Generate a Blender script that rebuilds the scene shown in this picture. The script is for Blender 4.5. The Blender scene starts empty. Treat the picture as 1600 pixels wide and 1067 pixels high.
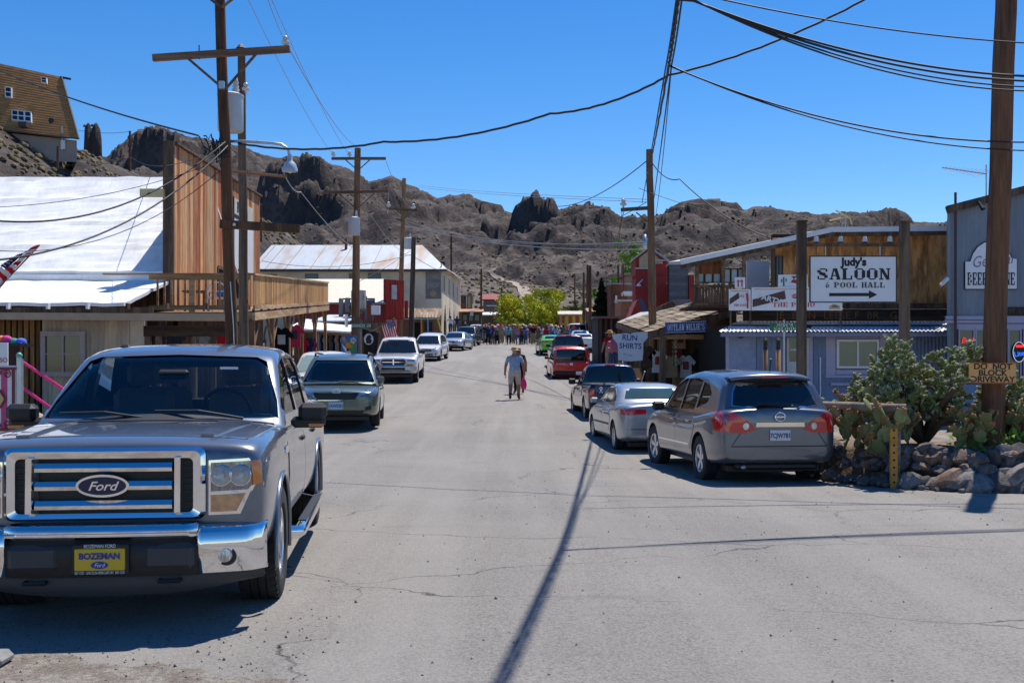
import bpy, bmesh, math, random
import numpy as np
from mathutils import Vector, Matrix, noise
from mathutils.bvhtree import BVHTree
R = math.radians
random.seed(7)
SC = bpy.context.scene
COL = SC.collection
# ---------------------------------------------------------------- camera
FPX, CZ, HY = 1700.0, 1.6, 575.0            # focal length in photo pixels, eye height, horizon row
cam_d = bpy.data.cameras.new('camera'); cam = bpy.data.objects.new('camera', cam_d); COL.objects.link(cam)
cam.location = (0, 0, CZ); cam.rotation_euler = (R(90), 0, 0)
cam_d.sensor_width = 36; cam_d.lens = 36 * FPX / 1600
cam_d.shift_y = (HY - 533.5) / 1600
cam_d.clip_start = .05; cam_d.clip_end = 9000
SC.camera = cam
# ---------------------------------------------------------------- sky and sun
SUN = Vector((.25, .45, 1)).normalized()
w = bpy.data.worlds.new('World'); SC.world = w; w.use_nodes = True
nt = w.node_tree; bg = nt.nodes['Background']
sky = nt.nodes.new('ShaderNodeTexSky'); sky.sky_type = 'NISHITA'; sky.sun_disc = False
sky.sun_elevation = math.asin(SUN.z); sky.sun_rotation = math.atan2(SUN.x, SUN.y)
sky.altitude = 800; sky.air_density = 1.0; sky.dust_density = 0.15; sky.ozone_density = 3.5
hsv = nt.nodes.new('ShaderNodeHueSaturation'); hsv.inputs['Saturation'].default_value = 1.36; hsv.inputs['Hue'].default_value = .506
nt.links.new(sky.outputs[0], hsv.inputs['Color']); nt.links.new(hsv.outputs[0], bg.inputs[0])
bg.inputs[1].default_value = .115
sd = bpy.data.lights.new('sun', 'SUN'); sd.energy = 5; sd.angle = R(.53); sd.color = (1, .945, .865)
so = bpy.data.objects.new('sun', sd); COL.objects.link(so)
so.rotation_euler = SUN.to_track_quat('Z', 'Y').to_euler(); so.location = (0, 0, 60)
SC.view_settings.view_transform = 'Standard'; SC.view_settings.look = 'None'
SC.view_settings.exposure = .3; SC.view_settings.gamma = 1; SC.view_settings.use_curve_mapping = False
SC.render.engine = 'CYCLES'; SC.cycles.max_bounces = 6; SC.cycles.transparent_max_bounces = 12
SC.cycles.use_denoising = True
# ---------------------------------------------------------------- helpers
def P(px, py, d):
    return Vector(((px - 800) * d / FPX, d, CZ - (py - HY) * d / FPX))
def PX(px, d): return (px - 800) * d / FPX
def PZ(py, d): return CZ - (py - HY) * d / FPX
def lerp(a, b, t): return a + (b - a) * t
def ss(a, b, x):
    t = min(1, max(0, (x - a) / (b - a))); return t * t * (3 - 2 * t)
def itp(tab, x):
    if x <= tab[0][0]: return tab[0][1]
    for (a, p), (b, q) in zip(tab, tab[1:]):
        if x <= b: return p + (q - p) * (x - a) / (b - a)
    return tab[-1][1]
def tag(o, label=None, cat=None, group=None, kind=None):
    if label: o['label'] = label
    if cat: o['category'] = cat
    if group: o['group'] = group
    if kind: o['kind'] = kind
    return o
def parent(o, p):
    if p is not None:
        o.parent = p
        o.matrix_parent_inverse = p.matrix_basis.inverted()
def child(o, p):                                   # local coordinates of the parent
    o.parent = p
    return o
def empty(name, loc=(0, 0, 0), rz=0, label=None, cat=None, group=None):
    o = bpy.data.objects.new(name, None); COL.objects.link(o)
    o.location = loc; o.rotation_euler = (0, 0, rz); o.empty_display_size = .2
    return tag(o, label, cat, group)
class MB:
    def __init__(s): s.v = []; s.f = []; s.m = []; s.mi = 0; s.M = None
    def add(s, vs, fs):
        b = len(s.v)
        if s.M is not None: vs = [s.M @ Vector(q) for q in vs]
        s.v += [tuple(q) for q in vs]
        for f in fs: s.f.append(tuple(b + i for i in f)); s.m.append(s.mi)
        return s
    def box(s, x0, x1, y0, y1, z0, z1):
        return s.add([(x0,y0,z0),(x1,y0,z0),(x1,y1,z0),(x0,y1,z0),(x0,y0,z1),(x1,y0,z1),(x1,y1,z1),(x0,y1,z1)],
                     [(0,3,2,1),(4,5,6,7),(0,1,5,4),(1,2,6,5),(2,3,7,6),(3,0,4,7)])
    def cb(s, c, d, **k):
        return s.box(c[0]-d[0]/2, c[0]+d[0]/2, c[1]-d[1]/2, c[1]+d[1]/2, c[2]-d[2]/2, c[2]+d[2]/2)
    def rb(s, x0, x1, y0, y1, z0, z1, c=.02):      # chamfered box
        vs = []; idx = {}
        X = (x0, x1); Y = (y0, y1); Z = (z0, z1); q = (1, -1)
        for i in (0, 1):
            for j in (0, 1):
                for k in (0, 1):
                    b = (X[i], Y[j], Z[k]); o = (q[i]*c, q[j]*c, q[k]*c)
                    idx[i,j,k,0] = len(vs); vs.append((b[0], b[1]+o[1], b[2]+o[2]))
                    idx[i,j,k,1] = len(vs); vs.append((b[0]+o[0], b[1], b[2]+o[2]))
                    idx[i,j,k,2] = len(vs); vs.append((b[0]+o[0], b[1]+o[1], b[2]))
        F = []
        I = lambda i,j,k,a: idx[i,j,k,a]
        for a in (0, 1):
            F.append([I(a,0,0,0), I(a,1,0,0), I(a,1,1,0), I(a,0,1,0)])
            F.append([I(0,a,0,1), I(1,a,0,1), I(1,a,1,1), I(0,a,1,1)])
            F.append([I(0,0,a,2), I(1,0,a,2), I(1,1,a,2), I(0,1,a,2)])
            for b2 in (0, 1):
                F.append([I(a,b2,0,0), I(a,b2,1,0), I(a,b2,1,1), I(a,b2,0,1)])
                F.append([I(a,0,b2,0), I(a,1,b2,0), I(a,1,b2,2), I(a,0,b2,2)])
                F.append([I(0,a,b2,1), I(1,a,b2,1), I(1,a,b2,2), I(0,a,b2,2)])
                for c2 in (0, 1): F.append([I(a,b2,c2,0), I(a,b2,c2,1), I(a,b2,c2,2)])
        cx = Vector(((x0+x1)/2, (y0+y1)/2, (z0+z1)/2)); G_ = []
        for f in F:
            p = [Vector(vs[i]) for i in f]; n = (p[1]-p[0]).cross(p[2]-p[0]); m = sum(p, Vector())/len(p)
            G_.append(tuple(f) if n.dot(m-cx) > 0 else tuple(reversed(f)))
        return s.add(vs, G_)
    def cyl(s, a, b, r0, r1=None, n=10, caps=True):
        a = Vector(a); b = Vector(b); r1 = r0 if r1 is None else r1
        return s.tube([a, b], [r0, r1], n, caps)
    def tube(s, pts, r, n=8, caps=True):
        pts = [Vector(q) for q in pts]; k = len(pts)
        rs = list(r) if isinstance(r, (list, tuple)) else [r]*k
        vs = []; fs = []; ref = None
        for i, q in enumerate(pts):
            t = (pts[min(i+1, k-1)] - pts[max(i-1, 0)]).normalized()
            if ref is None: ref = Vector((0, 0, 1)) if abs(t.z) < .9 else Vector((1, 0, 0))
            u = t.cross(ref).normalized(); ref = u.cross(t).normalized(); ref2 = ref
            for j in range(n):
                a = 2*math.pi*j/n
                vs.append(q + (u*math.cos(a) + ref2*math.sin(a))*rs[i])
        for i in range(k-1):
            for j in range(n):
                j2 = (j+1) % n
                fs.append((i*n+j, i*n+j2, (i+1)*n+j2, (i+1)*n+j))
        if caps: fs.append(tuple(range(n-1, -1, -1))); fs.append(tuple((k-1)*n+j for j in range(n)))
        return s.add(vs, fs)
    def prism(s, poly, ax, a, b):                  # poly in the two remaining axes (in order), extruded on axis ax
        def mk(p, t):
            return (t, p[0], p[1]) if ax == 0 else (p[0], t, p[1]) if ax == 1 else (p[0], p[1], t)
        n = len(poly); vs = [mk(p, a) for p in poly] + [mk(p, b) for p in poly]
        fs = [(i, (i+1) % n, n+(i+1) % n, n+i) for i in range(n)] + [tuple(range(n-1, -1, -1)), tuple(range(n, 2*n))]
        return s.add(vs, fs)
    def lathe(s, prof, n=16, ax=2, c=(0, 0, 0), close=False):   # prof: (r, h)
        vs = []; fs = []; k = len(prof)
        for r, h in prof:
            for j in range(n):
                a = 2*math.pi*j/n; p = (r*math.cos(a), r*math.sin(a))
                q = (h, p[0], p[1]) if ax == 0 else (p[0], h, p[1]) if ax == 1 else (p[0], p[1], h)
                vs.append((q[0]+c[0], q[1]+c[1], q[2]+c[2]))
        for i in range(k-1 if not close else k):
            for j in range(n):
                j2 = (j+1) % n; i2 = (i+1) % k
                fs.append((i*n+j, i*n+j2, i2*n+j2, i2*n+j))
        return s.add(vs, fs)
    def quad(s, a, b, c, d): return s.add([a, b, c, d], [(0, 1, 2, 3)])
    def slab(s, a, b, c, d, t):                    # four corners thickened downwards along the normal
        a, b, c, d = map(Vector, (a, b, c, d)); n = (b-a).cross(d-a).normalized()*t
        return s.add([a, b, c, d, a-n, b-n, c-n, d-n], [(0,1,2,3),(7,6,5,4),(0,4,5,1),(1,5,6,2),(2,6,7,3),(3,7,4,0)])
    def grid(s, rows):
        n = len(rows[0]); vs = [q for r in rows for q in r]
        fs = [(i*n+j, i*n+j+1, (i+1)*n+j+1, (i+1)*n+j) for i in range(len(rows)-1) for j in range(n-1)]
        return s.add(vs, fs)
    def mesh(s, name, mats, smooth=False, fix=True):
        me = bpy.data.meshes.new(name); me.from_pydata(s.v, [], s.f)
        if not isinstance(mats, (list, tuple)): mats = [mats]
        for m in mats: me.materials.append(m)
        if len(mats) > 1: me.polygons.foreach_set('material_index', s.m)
        if fix:
            b = bmesh.new(); b.from_mesh(me); bmesh.ops.recalc_face_normals(b, faces=b.faces); b.to_mesh(me); b.free()
        if smooth is True: me.polygons.foreach_set('use_smooth', [True]*len(me.polygons))
        elif smooth: me.shade_smooth() if False else me.set_sharp_from_angle(angle=R(smooth))
        me.update(); return me
    def build(s, name, mats, par=None, smooth=False, local=False, fix=True):
        o = bpy.data.objects.new(name, s.mesh(name, mats, smooth, fix)); COL.objects.link(o)
        if par is not None:
            if local: o.parent = par
            else: parent(o, par)
        return o
def obj(name, me, par=None, local=True):
    o = bpy.data.objects.new(name, me); COL.objects.link(o)
    if par is not None:
        if local: o.parent = par
        else: parent(o, par)
    return o
TMP = bpy.data.scenes.new('modifier_bench'); TVL = TMP.view_layers[0]
def ev(o):                                          # evaluated copy of an object's mesh, modifiers applied in a bench scene of its own
    objs = [o]+[m.object for m in o.modifiers if getattr(m, 'object', None)]
    for q in objs: TMP.collection.objects.link(q)
    TVL.update(); dg = TVL.depsgraph
    me = bpy.data.meshes.new_from_object(o.evaluated_get(dg), depsgraph=dg)
    for q in objs: TMP.collection.objects.unlink(q)
    return me
# ---------------------------------------------------------------- materials
MC = {}
def mat(name, col, rough=.65, metal=0., var=.18, vs=3., st=(1, 1, 1), bump=0., bs=25., coat=0., spec=.5, col2=None, c2s=1.5, c2w=.5, emit=None, rnd=0.):
    if name in MC: return MC[name]
    m = bpy.data.materials.new(name); m.use_nodes = True; MC[name] = m
    n = m.node_tree.nodes; l = m.node_tree.links; b = n['Principled BSDF']
    b.inputs['Roughness'].default_value = rough; b.inputs['Metallic'].default_value = metal
    b.inputs['Specular IOR Level'].default_value = spec
    if coat: b.inputs['Coat Weight'].default_value = coat; b.inputs['Coat Roughness'].default_value = .03
    c = (*col, 1)
    b.inputs['Base Color'].default_value = c
    if emit: b.inputs['Emission Color'].default_value = (*emit[:3], 1); b.inputs['Emission Strength'].default_value = emit[3]
    if var or bump or col2:
        tc = n.new('ShaderNodeTexCoord'); mp = n.new('ShaderNodeMapping'); mp.inputs['Scale'].default_value = st
        oi = n.new('ShaderNodeObjectInfo'); add = n.new('ShaderNodeVectorMath'); add.operation = 'MULTIPLY_ADD'
        l.new(oi.outputs['Random'], add.inputs[0]); add.inputs[1].default_value = (37, 53, 71); l.new(tc.outputs['Object'], add.inputs[2])
        l.new(add.outputs[0], mp.inputs[0])
        src = None
        if var or col2:
            no = n.new('ShaderNodeTexNoise'); no.inputs['Scale'].default_value = vs; no.inputs['Detail'].default_value = 6; no.inputs['Roughness'].default_value = .65
            l.new(mp.outputs[0], no.inputs['Vector'])
            mr = n.new('ShaderNodeMapRange'); mr.inputs[1].default_value = .3; mr.inputs[2].default_value = .7; mr.inputs[3].default_value = 1-var; mr.inputs[4].default_value = 1+var
            l.new(no.outputs[0], mr.inputs[0])
            vm = n.new('ShaderNodeVectorMath'); vm.operation = 'SCALE'
            if col2:
                n2 = n.new('ShaderNodeTexNoise'); n2.inputs['Scale'].default_value = c2s; n2.inputs['Detail'].default_value = 5; n2.inputs['Roughness'].default_value = .6
                l.new(mp.outputs[0], n2.inputs['Vector'])
                r2 = n.new('ShaderNodeMapRange'); r2.inputs[1].default_value = .5+(.5-c2w)*.4-.08; r2.inputs[2].default_value = .5+(.5-c2w)*.4+.08
                l.new(n2.outputs[0], r2.inputs[0])
                mx = n.new('ShaderNodeMix'); mx.data_type = 'RGBA'; mx.inputs[6].default_value = c; mx.inputs[7].default_value = (*col2, 1)
                l.new(r2.outputs[0], mx.inputs[0]); l.new(mx.outputs[2], vm.inputs[0])
            else: vm.inputs[0].default_value = col
            if rnd:
                m2 = n.new('ShaderNodeMapRange'); m2.inputs[3].default_value = 1-rnd; m2.inputs[4].default_value = 1+rnd
                l.new(oi.outputs['Random'], m2.inputs[0]); mu = n.new('ShaderNodeMath'); mu.operation = 'MULTIPLY'
                l.new(m2.outputs[0], mu.inputs[0]); l.new(mr.outputs[0], mu.inputs[1]); l.new(mu.outputs[0], vm.inputs['Scale'])
            else: l.new(mr.outputs[0], vm.inputs['Scale'])
            l.new(vm.outputs[0], b.inputs['Base Color'])
        if bump:
            nb = n.new('ShaderNodeTexNoise'); nb.inputs['Scale'].default_value = bs; nb.inputs['Detail'].default_value = 5
            l.new(mp.outputs[0], nb.inputs['Vector'])
            bp = n.new('ShaderNodeBump'); bp.inputs['Strength'].default_value = bump; bp.inputs['Distance'].default_value = .02
            l.new(nb.outputs[0], bp.inputs['Height']); l.new(bp.outputs[0], b.inputs['Normal'])
    return m
def wood(name, c, c2, ax=2, rough=.8, w=.5, rnd=.25):
    st = [9, 9, 9]; st[ax] = .7
    return mat(name, c, rough, var=.35, vs=3, st=tuple(st), bump=.5, bs=8, col2=c2, c2s=.5, c2w=w, spec=.25, rnd=rnd)
def plain(name, col, rough=.6, **k): return mat(name, col, rough, var=k.pop('var', .06), vs=8, **k)
def glassmat(name, tint, gl=.62):
    if name in MC: return MC[name]
    m = bpy.data.materials.new(name); m.use_nodes = True; MC[name] = m
    n = m.node_tree.nodes; l = m.node_tree.links; n.remove(n['Principled BSDF'])
    t = n.new('ShaderNodeBsdfTransparent'); t.inputs[0].default_value = (*tint, 1)
    g = n.new('ShaderNodeBsdfGlossy'); g.inputs['Roughness'].default_value = .02; g.inputs[0].default_value = (gl, gl, gl, 1)
    f = n.new('ShaderNodeFresnel'); f.inputs[0].default_value = 1.5
    mx = n.new('ShaderNodeMixShader'); l.new(f.outputs[0], mx.inputs[0]); l.new(t.outputs[0], mx.inputs[1]); l.new(g.outputs[0], mx.inputs[2])
    l.new(mx.outputs[0], n['Material Output'].inputs[0]); return m
BLACK = plain('black_plastic', (.012, .012, .013), .5); RUBBER = mat('rubber', (.018, .018, .019), .85, var=.25, vs=6)
CHROME = mat('chrome', (.8, .8, .82), .06, 1., var=0); STEEL = mat('galvanised_steel', (.5, .52, .54), .4, .9, var=.15)
WHITE = plain('white_paint', (.78, .78, .77), .55, var=.05); DARK = plain('dark_void', (.01, .009, .008), .9)
OLDW = wood('grey_weathered_wood', (.16, .11, .075), (.08, .055, .04)); POLE = wood('creosote_pole', (.165, .08, .042), (.075, .042, .027))
PALEP = wood('pale_pole', (.34, .2, .11), (.2, .115, .065))
WOODX = wood('wood_beam', (.3, .19, .11), (.17, .1, .055), 0); WOODY = wood('wood_beam_y', (.33, .21, .12), (.2, .12, .065), 1)
WOODD = wood('dark_beam', (.075, .045, .028), (.035, .022, .016), 0)
FONT = {}
def text(s, size, mt, loc, par=None, name='lettering', rot=(90, 0, 0), sx=1., ext=.004, local=False, al='CENTER', bold=0., sp=1., shear=0.):
    k = (s, size, ext, al, bold, sp, shear)
    if k not in FONT:
        c = bpy.data.curves.new('t', 'FONT'); c.body = s; c.size = size; c.extrude = ext; c.align_x = al; c.align_y = 'CENTER'
        c.offset = bold; c.space_character = sp; c.resolution_u = 3; c.shear = shear
        o = bpy.data.objects.new('t', c)
        me = ev(o); bpy.data.objects.remove(o); FONT[k] = me
    me = FONT[k].copy(); me.materials.clear(); me.materials.append(mt)
    for p in me.polygons: p.material_index = 0
    o = bpy.data.objects.new(name, me); COL.objects.link(o)
    o.location = loc; o.rotation_euler = tuple(R(a) for a in rot); o.scale = (sx, 1, 1); o['kind'] = 'stuff'
    if par is not None:
        if local: o.parent = par
        else: parent(o, par)
    return o
# western slab letters drawn from strokes; each stroke is (x0,z0,x1,z1,thick) in a 1 x 1 cell
SLAB = {
 'A': [(.14,0,.42,1,'n'),(.86,0,.54,1,'t'),(.28,.36,.72,.36,'h'),(0,.05,.34,.05,'s'),(.62,.05,1,.05,'s'),(.34,.95,.62,.95,'s')],
 'B': [(.2,0,.2,1,'t'),(.0,.05,.7,.05,'s'),(0,.95,.68,.95,'s'),(.2,.52,.66,.52,'h'),(.78,.18,.78,.42,'t'),(.74,.62,.74,.84,'t')],
 'C': [(.18,.2,.18,.8,'t'),(.3,.06,.8,.06,'s'),(.3,.94,.8,.94,'s'),(.86,.66,.86,.92,'n'),(.86,.08,.86,.3,'n')],
 'D': [(.22,0,.22,1,'t'),(0,.05,.72,.05,'s'),(0,.95,.72,.95,'s'),(.82,.16,.82,.84,'t')],
 'E': [(.22,0,.22,1,'t'),(0,.05,.9,.05,'s'),(0,.95,.9,.95,'s'),(.22,.5,.6,.5,'h'),(.88,.05,.88,.3,'n'),(.88,.7,.88,.95,'n'),(.62,.38,.62,.62,'n')],
 'F': [(.22,0,.22,1,'t'),(0,.05,.5,.05,'s'),(0,.95,.9,.95,'s'),(.22,.5,.6,.5,'h'),(.88,.7,.88,.95,'n'),(.62,.38,.62,.62,'n')],
 'G': [(.18,.2,.18,.8,'t'),(.3,.06,.8,.06,'s'),(.3,.94,.8,.94,'s'),(.86,.66,.86,.92,'n'),(.82,.08,.82,.42,'t'),(.55,.45,1,.45,'s')],
 'H': [(.2,0,.2,1,'t'),(.8,0,.8,1,'t'),(.2,.5,.8,.5,'h'),(0,.05,.4,.05,'s'),(.6,.05,1,.05,'s'),(0,.95,.4,.95,'s'),(.6,.95,1,.95,'s')],
 'I': [(.5,0,.5,1,'t'),(.2,.05,.8,.05,'s'),(.2,.95,.8,.95,'s')],
 'J': [(.66,.18,.66,1,'t'),(.4,.95,.96,.95,'s'),(.15,.06,.6,.06,'s'),(.14,.06,.14,.3,'n')],
 'K': [(.2,0,.2,1,'t'),(0,.05,.4,.05,'s'),(0,.95,.4,.95,'s'),(.3,.45,.82,.95,'n'),(.4,.55,.84,.03,'t'),(.66,.95,1,.95,'s'),(.64,.05,1,.05,'s')],
 'L': [(.24,0,.24,1,'t'),(0,.05,.9,.05,'s'),(0,.95,.52,.95,'s'),(.88,.05,.88,.36,'n')],
 'M': [(.18,0,.18,1,'n'),(.82,0,.82,1,'t'),(.2,1,.5,.2,'t'),(.5,.2,.8,1,'n'),(0,.05,.34,.05,'s'),(.62,.05,1,.05,'s'),(0,.95,.26,.95,'s'),(.74,.95,1,.95,'s')],
 'N': [(.18,0,.18,1,'n'),(.84,0,.84,1,'n'),(.2,1,.82,0,'t'),(0,.05,.38,.05,'s'),(0,.95,.3,.95,'s'),(.66,.95,1,.95,'s')],
 'O': [(.16,.2,.16,.8,'t'),(.84,.2,.84,.8,'t'),(.28,.06,.72,.06,'s'),(.28,.94,.72,.94,'s'),(.15,.22,.3,.06,'n'),(.85,.22,.7,.06,'n'),(.15,.78,.3,.94,'n'),(.85,.78,.7,.94,'n')],
 'P': [(.22,0,.22,1,'t'),(0,.05,.5,.05,'s'),(0,.95,.7,.95,'s'),(.22,.44,.7,.44,'h'),(.8,.54,.8,.86,'t')],
 'R': [(.2,0,.2,1,'t'),(0,.05,.42,.05,'s'),(0,.95,.68,.95,'s'),(.2,.5,.68,.5,'h'),(.78,.6,.78,.86,'t'),(.56,.5,.84,.04,'t'),(.7,.05,1,.05,'s')],
 'S': [(.18,.62,.18,.84,'t'),(.82,.16,.82,.4,'t'),(.26,.94,.76,.94,'s'),(.24,.06,.74,.06,'s'),(.2,.6,.8,.42,'t'),(.86,.7,.86,.96,'n'),(.12,.04,.12,.32,'n')],
 'T': [(.5,0,.5,1,'t'),(.26,.05,.74,.05,'s'),(.02,.95,.98,.95,'s'),(.06,.68,.06,.95,'n'),(.94,.68,.94,.95,'n')],
 'U': [(.2,.2,.2,1,'t'),(.82,.2,.82,1,'n'),(.3,.06,.74,.06,'s'),(0,.95,.42,.95,'s'),(.64,.95,1,.95,'s')],
 'W': [(.16,1,.32,0,'t'),(.32,0,.5,.8,'n'),(.5,.8,.68,0,'t'),(.68,0,.86,1,'n'),(0,.95,.32,.95,'s'),(.7,.95,1,.95,'s')],
 'Y': [(.5,0,.5,.46,'t'),(.16,1,.5,.44,'t'),(.86,1,.5,.44,'n'),(.28,.05,.72,.05,'s'),(0,.95,.34,.95,'s'),(.68,.95,1,.95,'s')],
 'Z': [(.06,.95,.9,.95,'s'),(.06,.05,.94,.05,'s'),(.84,.95,.16,.05,'t'),(.06,.7,.06,.95,'n'),(.94,.05,.94,.3,'n')],
 "'": [(.5,.7,.5,1,'t')], '&': [(.3,.1,.3,.42,'t'),(.3,.06,.8,.06,'s'),(.4,.6,.4,.86,'n'),(.45,.94,.7,.94,'s'),(.3,.48,.9,.48,'h'),(.78,.1,.78,.46,'n')]}
def slab(s, h, wd, mt, loc, par, name='lettering', gap=.16, tk=.24, dep=.006):
    """letters of height h, total width wd, centred on loc, facing -Y"""
    cells = [(.45 if c in " I'" else 1.) for c in s]; tot = sum(cells) + gap*(len(s)-1); u = wd/tot
    mb = MB(); x = loc[0]-wd/2; z0 = loc[2]-h/2; k = 0
    for c, cw in zip(s, cells):
        for (a, b, e, f, t) in SLAB.get(c, []):
            th = {'t': tk*u, 'n': tk*u*.45, 'h': h*.09, 's': h*.1}[t]
            p = Vector((x+a*u*cw, z0+b*h)); q = Vector((x+e*u*cw, z0+f*h)); dlt = q-p
            dep2 = dep + .0004*(k % 7); k += 1
            if t in 'tn':
                n_ = Vector((1, 0)) if abs(dlt.y) > abs(dlt.x) else Vector((0, 1))
            else: n_ = Vector((0, 1))
            hv = n_*th/2
            mb.prism([(p-hv)[:], (p+hv)[:], (q+hv)[:], (q-hv)[:]], 1, loc[1], loc[1]-dep2)
        x += (cw+gap)*u
    o = mb.build(name, mt, par); o['kind'] = 'stuff'; return o
def corr(mb, a, b, h0, h1, pitch=.09, amp=.012):
    """corrugated sheet between plan points a and b, from height h0 to h1 (numbers or functions of 0..1)"""
    a = Vector(a); b = Vector(b); L = (b-a).length; n = max(2, int(L/pitch*4)); nn = Vector((-(b-a).y, (b-a).x)).normalized()
    lo = []; hi = []
    for i in range(n+1):
        t = i/n; q = a.lerp(b, t) + nn*amp*math.sin(i*math.pi/2)
        lo.append((q.x, q.y, h0(t) if callable(h0) else h0)); hi.append((q.x, q.y, h1(t) if callable(h1) else h1))
    return mb.grid([lo, hi])
def corr_roof(mb, A, B, C, D, pitch=.09, amp=.014):
    """corrugated roof sheet: eave A->B, top D->C; ribs run up the slope"""
    A, B, C, D = map(Vector, (A, B, C, D)); n = max(3, int((B-A).length/pitch*4)); nn = (B-A).cross(D-A).normalized()
    r0 = []; r1 = []
    for i in range(n+1):
        t = i/n; o = nn*amp*math.sin(i*math.pi/2); r0.append(A.lerp(B, t)+o); r1.append(D.lerp(C, t)+o)
    return mb.grid([r0, r1])
# ---------------------------------------------------------------- terrain
_rng = np.random.RandomState(3); _perm = np.concatenate([_rng.permutation(512)]*3); _g = _rng.rand(512)*2*np.pi
_gx = np.cos(_g); _gy = np.sin(_g)
def pn(x, y, s=0):
    x = np.asarray(x, float)+s*17.3; y = np.asarray(y, float)+s*9.1
    xi = np.floor(x).astype(int); yi = np.floor(y).astype(int); fx = x-xi; fy = y-yi
    def g(i, j):
        h = _perm[_perm[(xi+i) & 511] + ((yi+j) & 511)] & 511
        return _gx[h]*(fx-i) + _gy[h]*(fy-j)
    u = fx*fx*fx*(fx*(fx*6-15)+10); v = fy*fy*fy*(fy*(fy*6-15)+10)
    a = g(0,0)*(1-u)+g(1,0)*u; b = g(0,1)*(1-u)+g(1,1)*u
    return (a*(1-v)+b*v)*1.5
def fbm(x, y, o=4, s=0):
    r = 0; a = .5
    for i in range(o): r = r + a*pn(x*2**i, y*2**i, s+i); a *= .5
    return r
def ridged(x, y, o=4, s=0):
    r = 0; a = .5
    for i in range(o): r = r + a*(1-np.abs(pn(x*2**i, y*2**i, s+i))*1.8); a *= .5
    return r
def sst(a, b, x):
    t = np.clip((x-a)/(b-a), 0, 1); return t*t*(3-2*t)
ROADZ = [(-60, .3), (0, 0), (10, 0), (14, -.03), (17, -.08), (22, -.03), (26, .13), (29, .24), (38, .5), (47, 1.0), (57, 1.45), (67, 2.05), (83, 2.9), (100, 3.75), (120, 4.7), (150, 6), (200, 8), (230, 11)]
_ry = np.array([a for a, b in ROADZ], float); _rz = np.array([b for a, b in ROADZ])
SKY = [(-900, 300), (-300, 250), (0, 235), (100, 240), (165, 247), (190, 226), (205, 212), (216, 203), (250, 200), (275, 208), (300, 218), (345, 226), (400, 238), (430, 249), (452, 246), (480, 250), (510, 256), (545, 268), (575, 284), (600, 279), (612, 275), (640, 290), (655, 297), (685, 311), (700, 306), (725, 304), (745, 311), (775, 326), (800, 333), (875, 331), (900, 321), (925, 322), (950, 331), (975, 345), (1000, 345), (1030, 337), (1065, 322), (1090, 318), (1140, 318), (1165, 329), (1190, 326), (1240, 336), (1275, 340), (1320, 336), (1400, 333), (1415, 340), (1428, 350), (1470, 352), (1600, 350), (2000, 330), (2600, 320)]
_sx = np.array([a for a, b in SKY], float); _sy = np.array([b for a, b in SKY], float)
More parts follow.
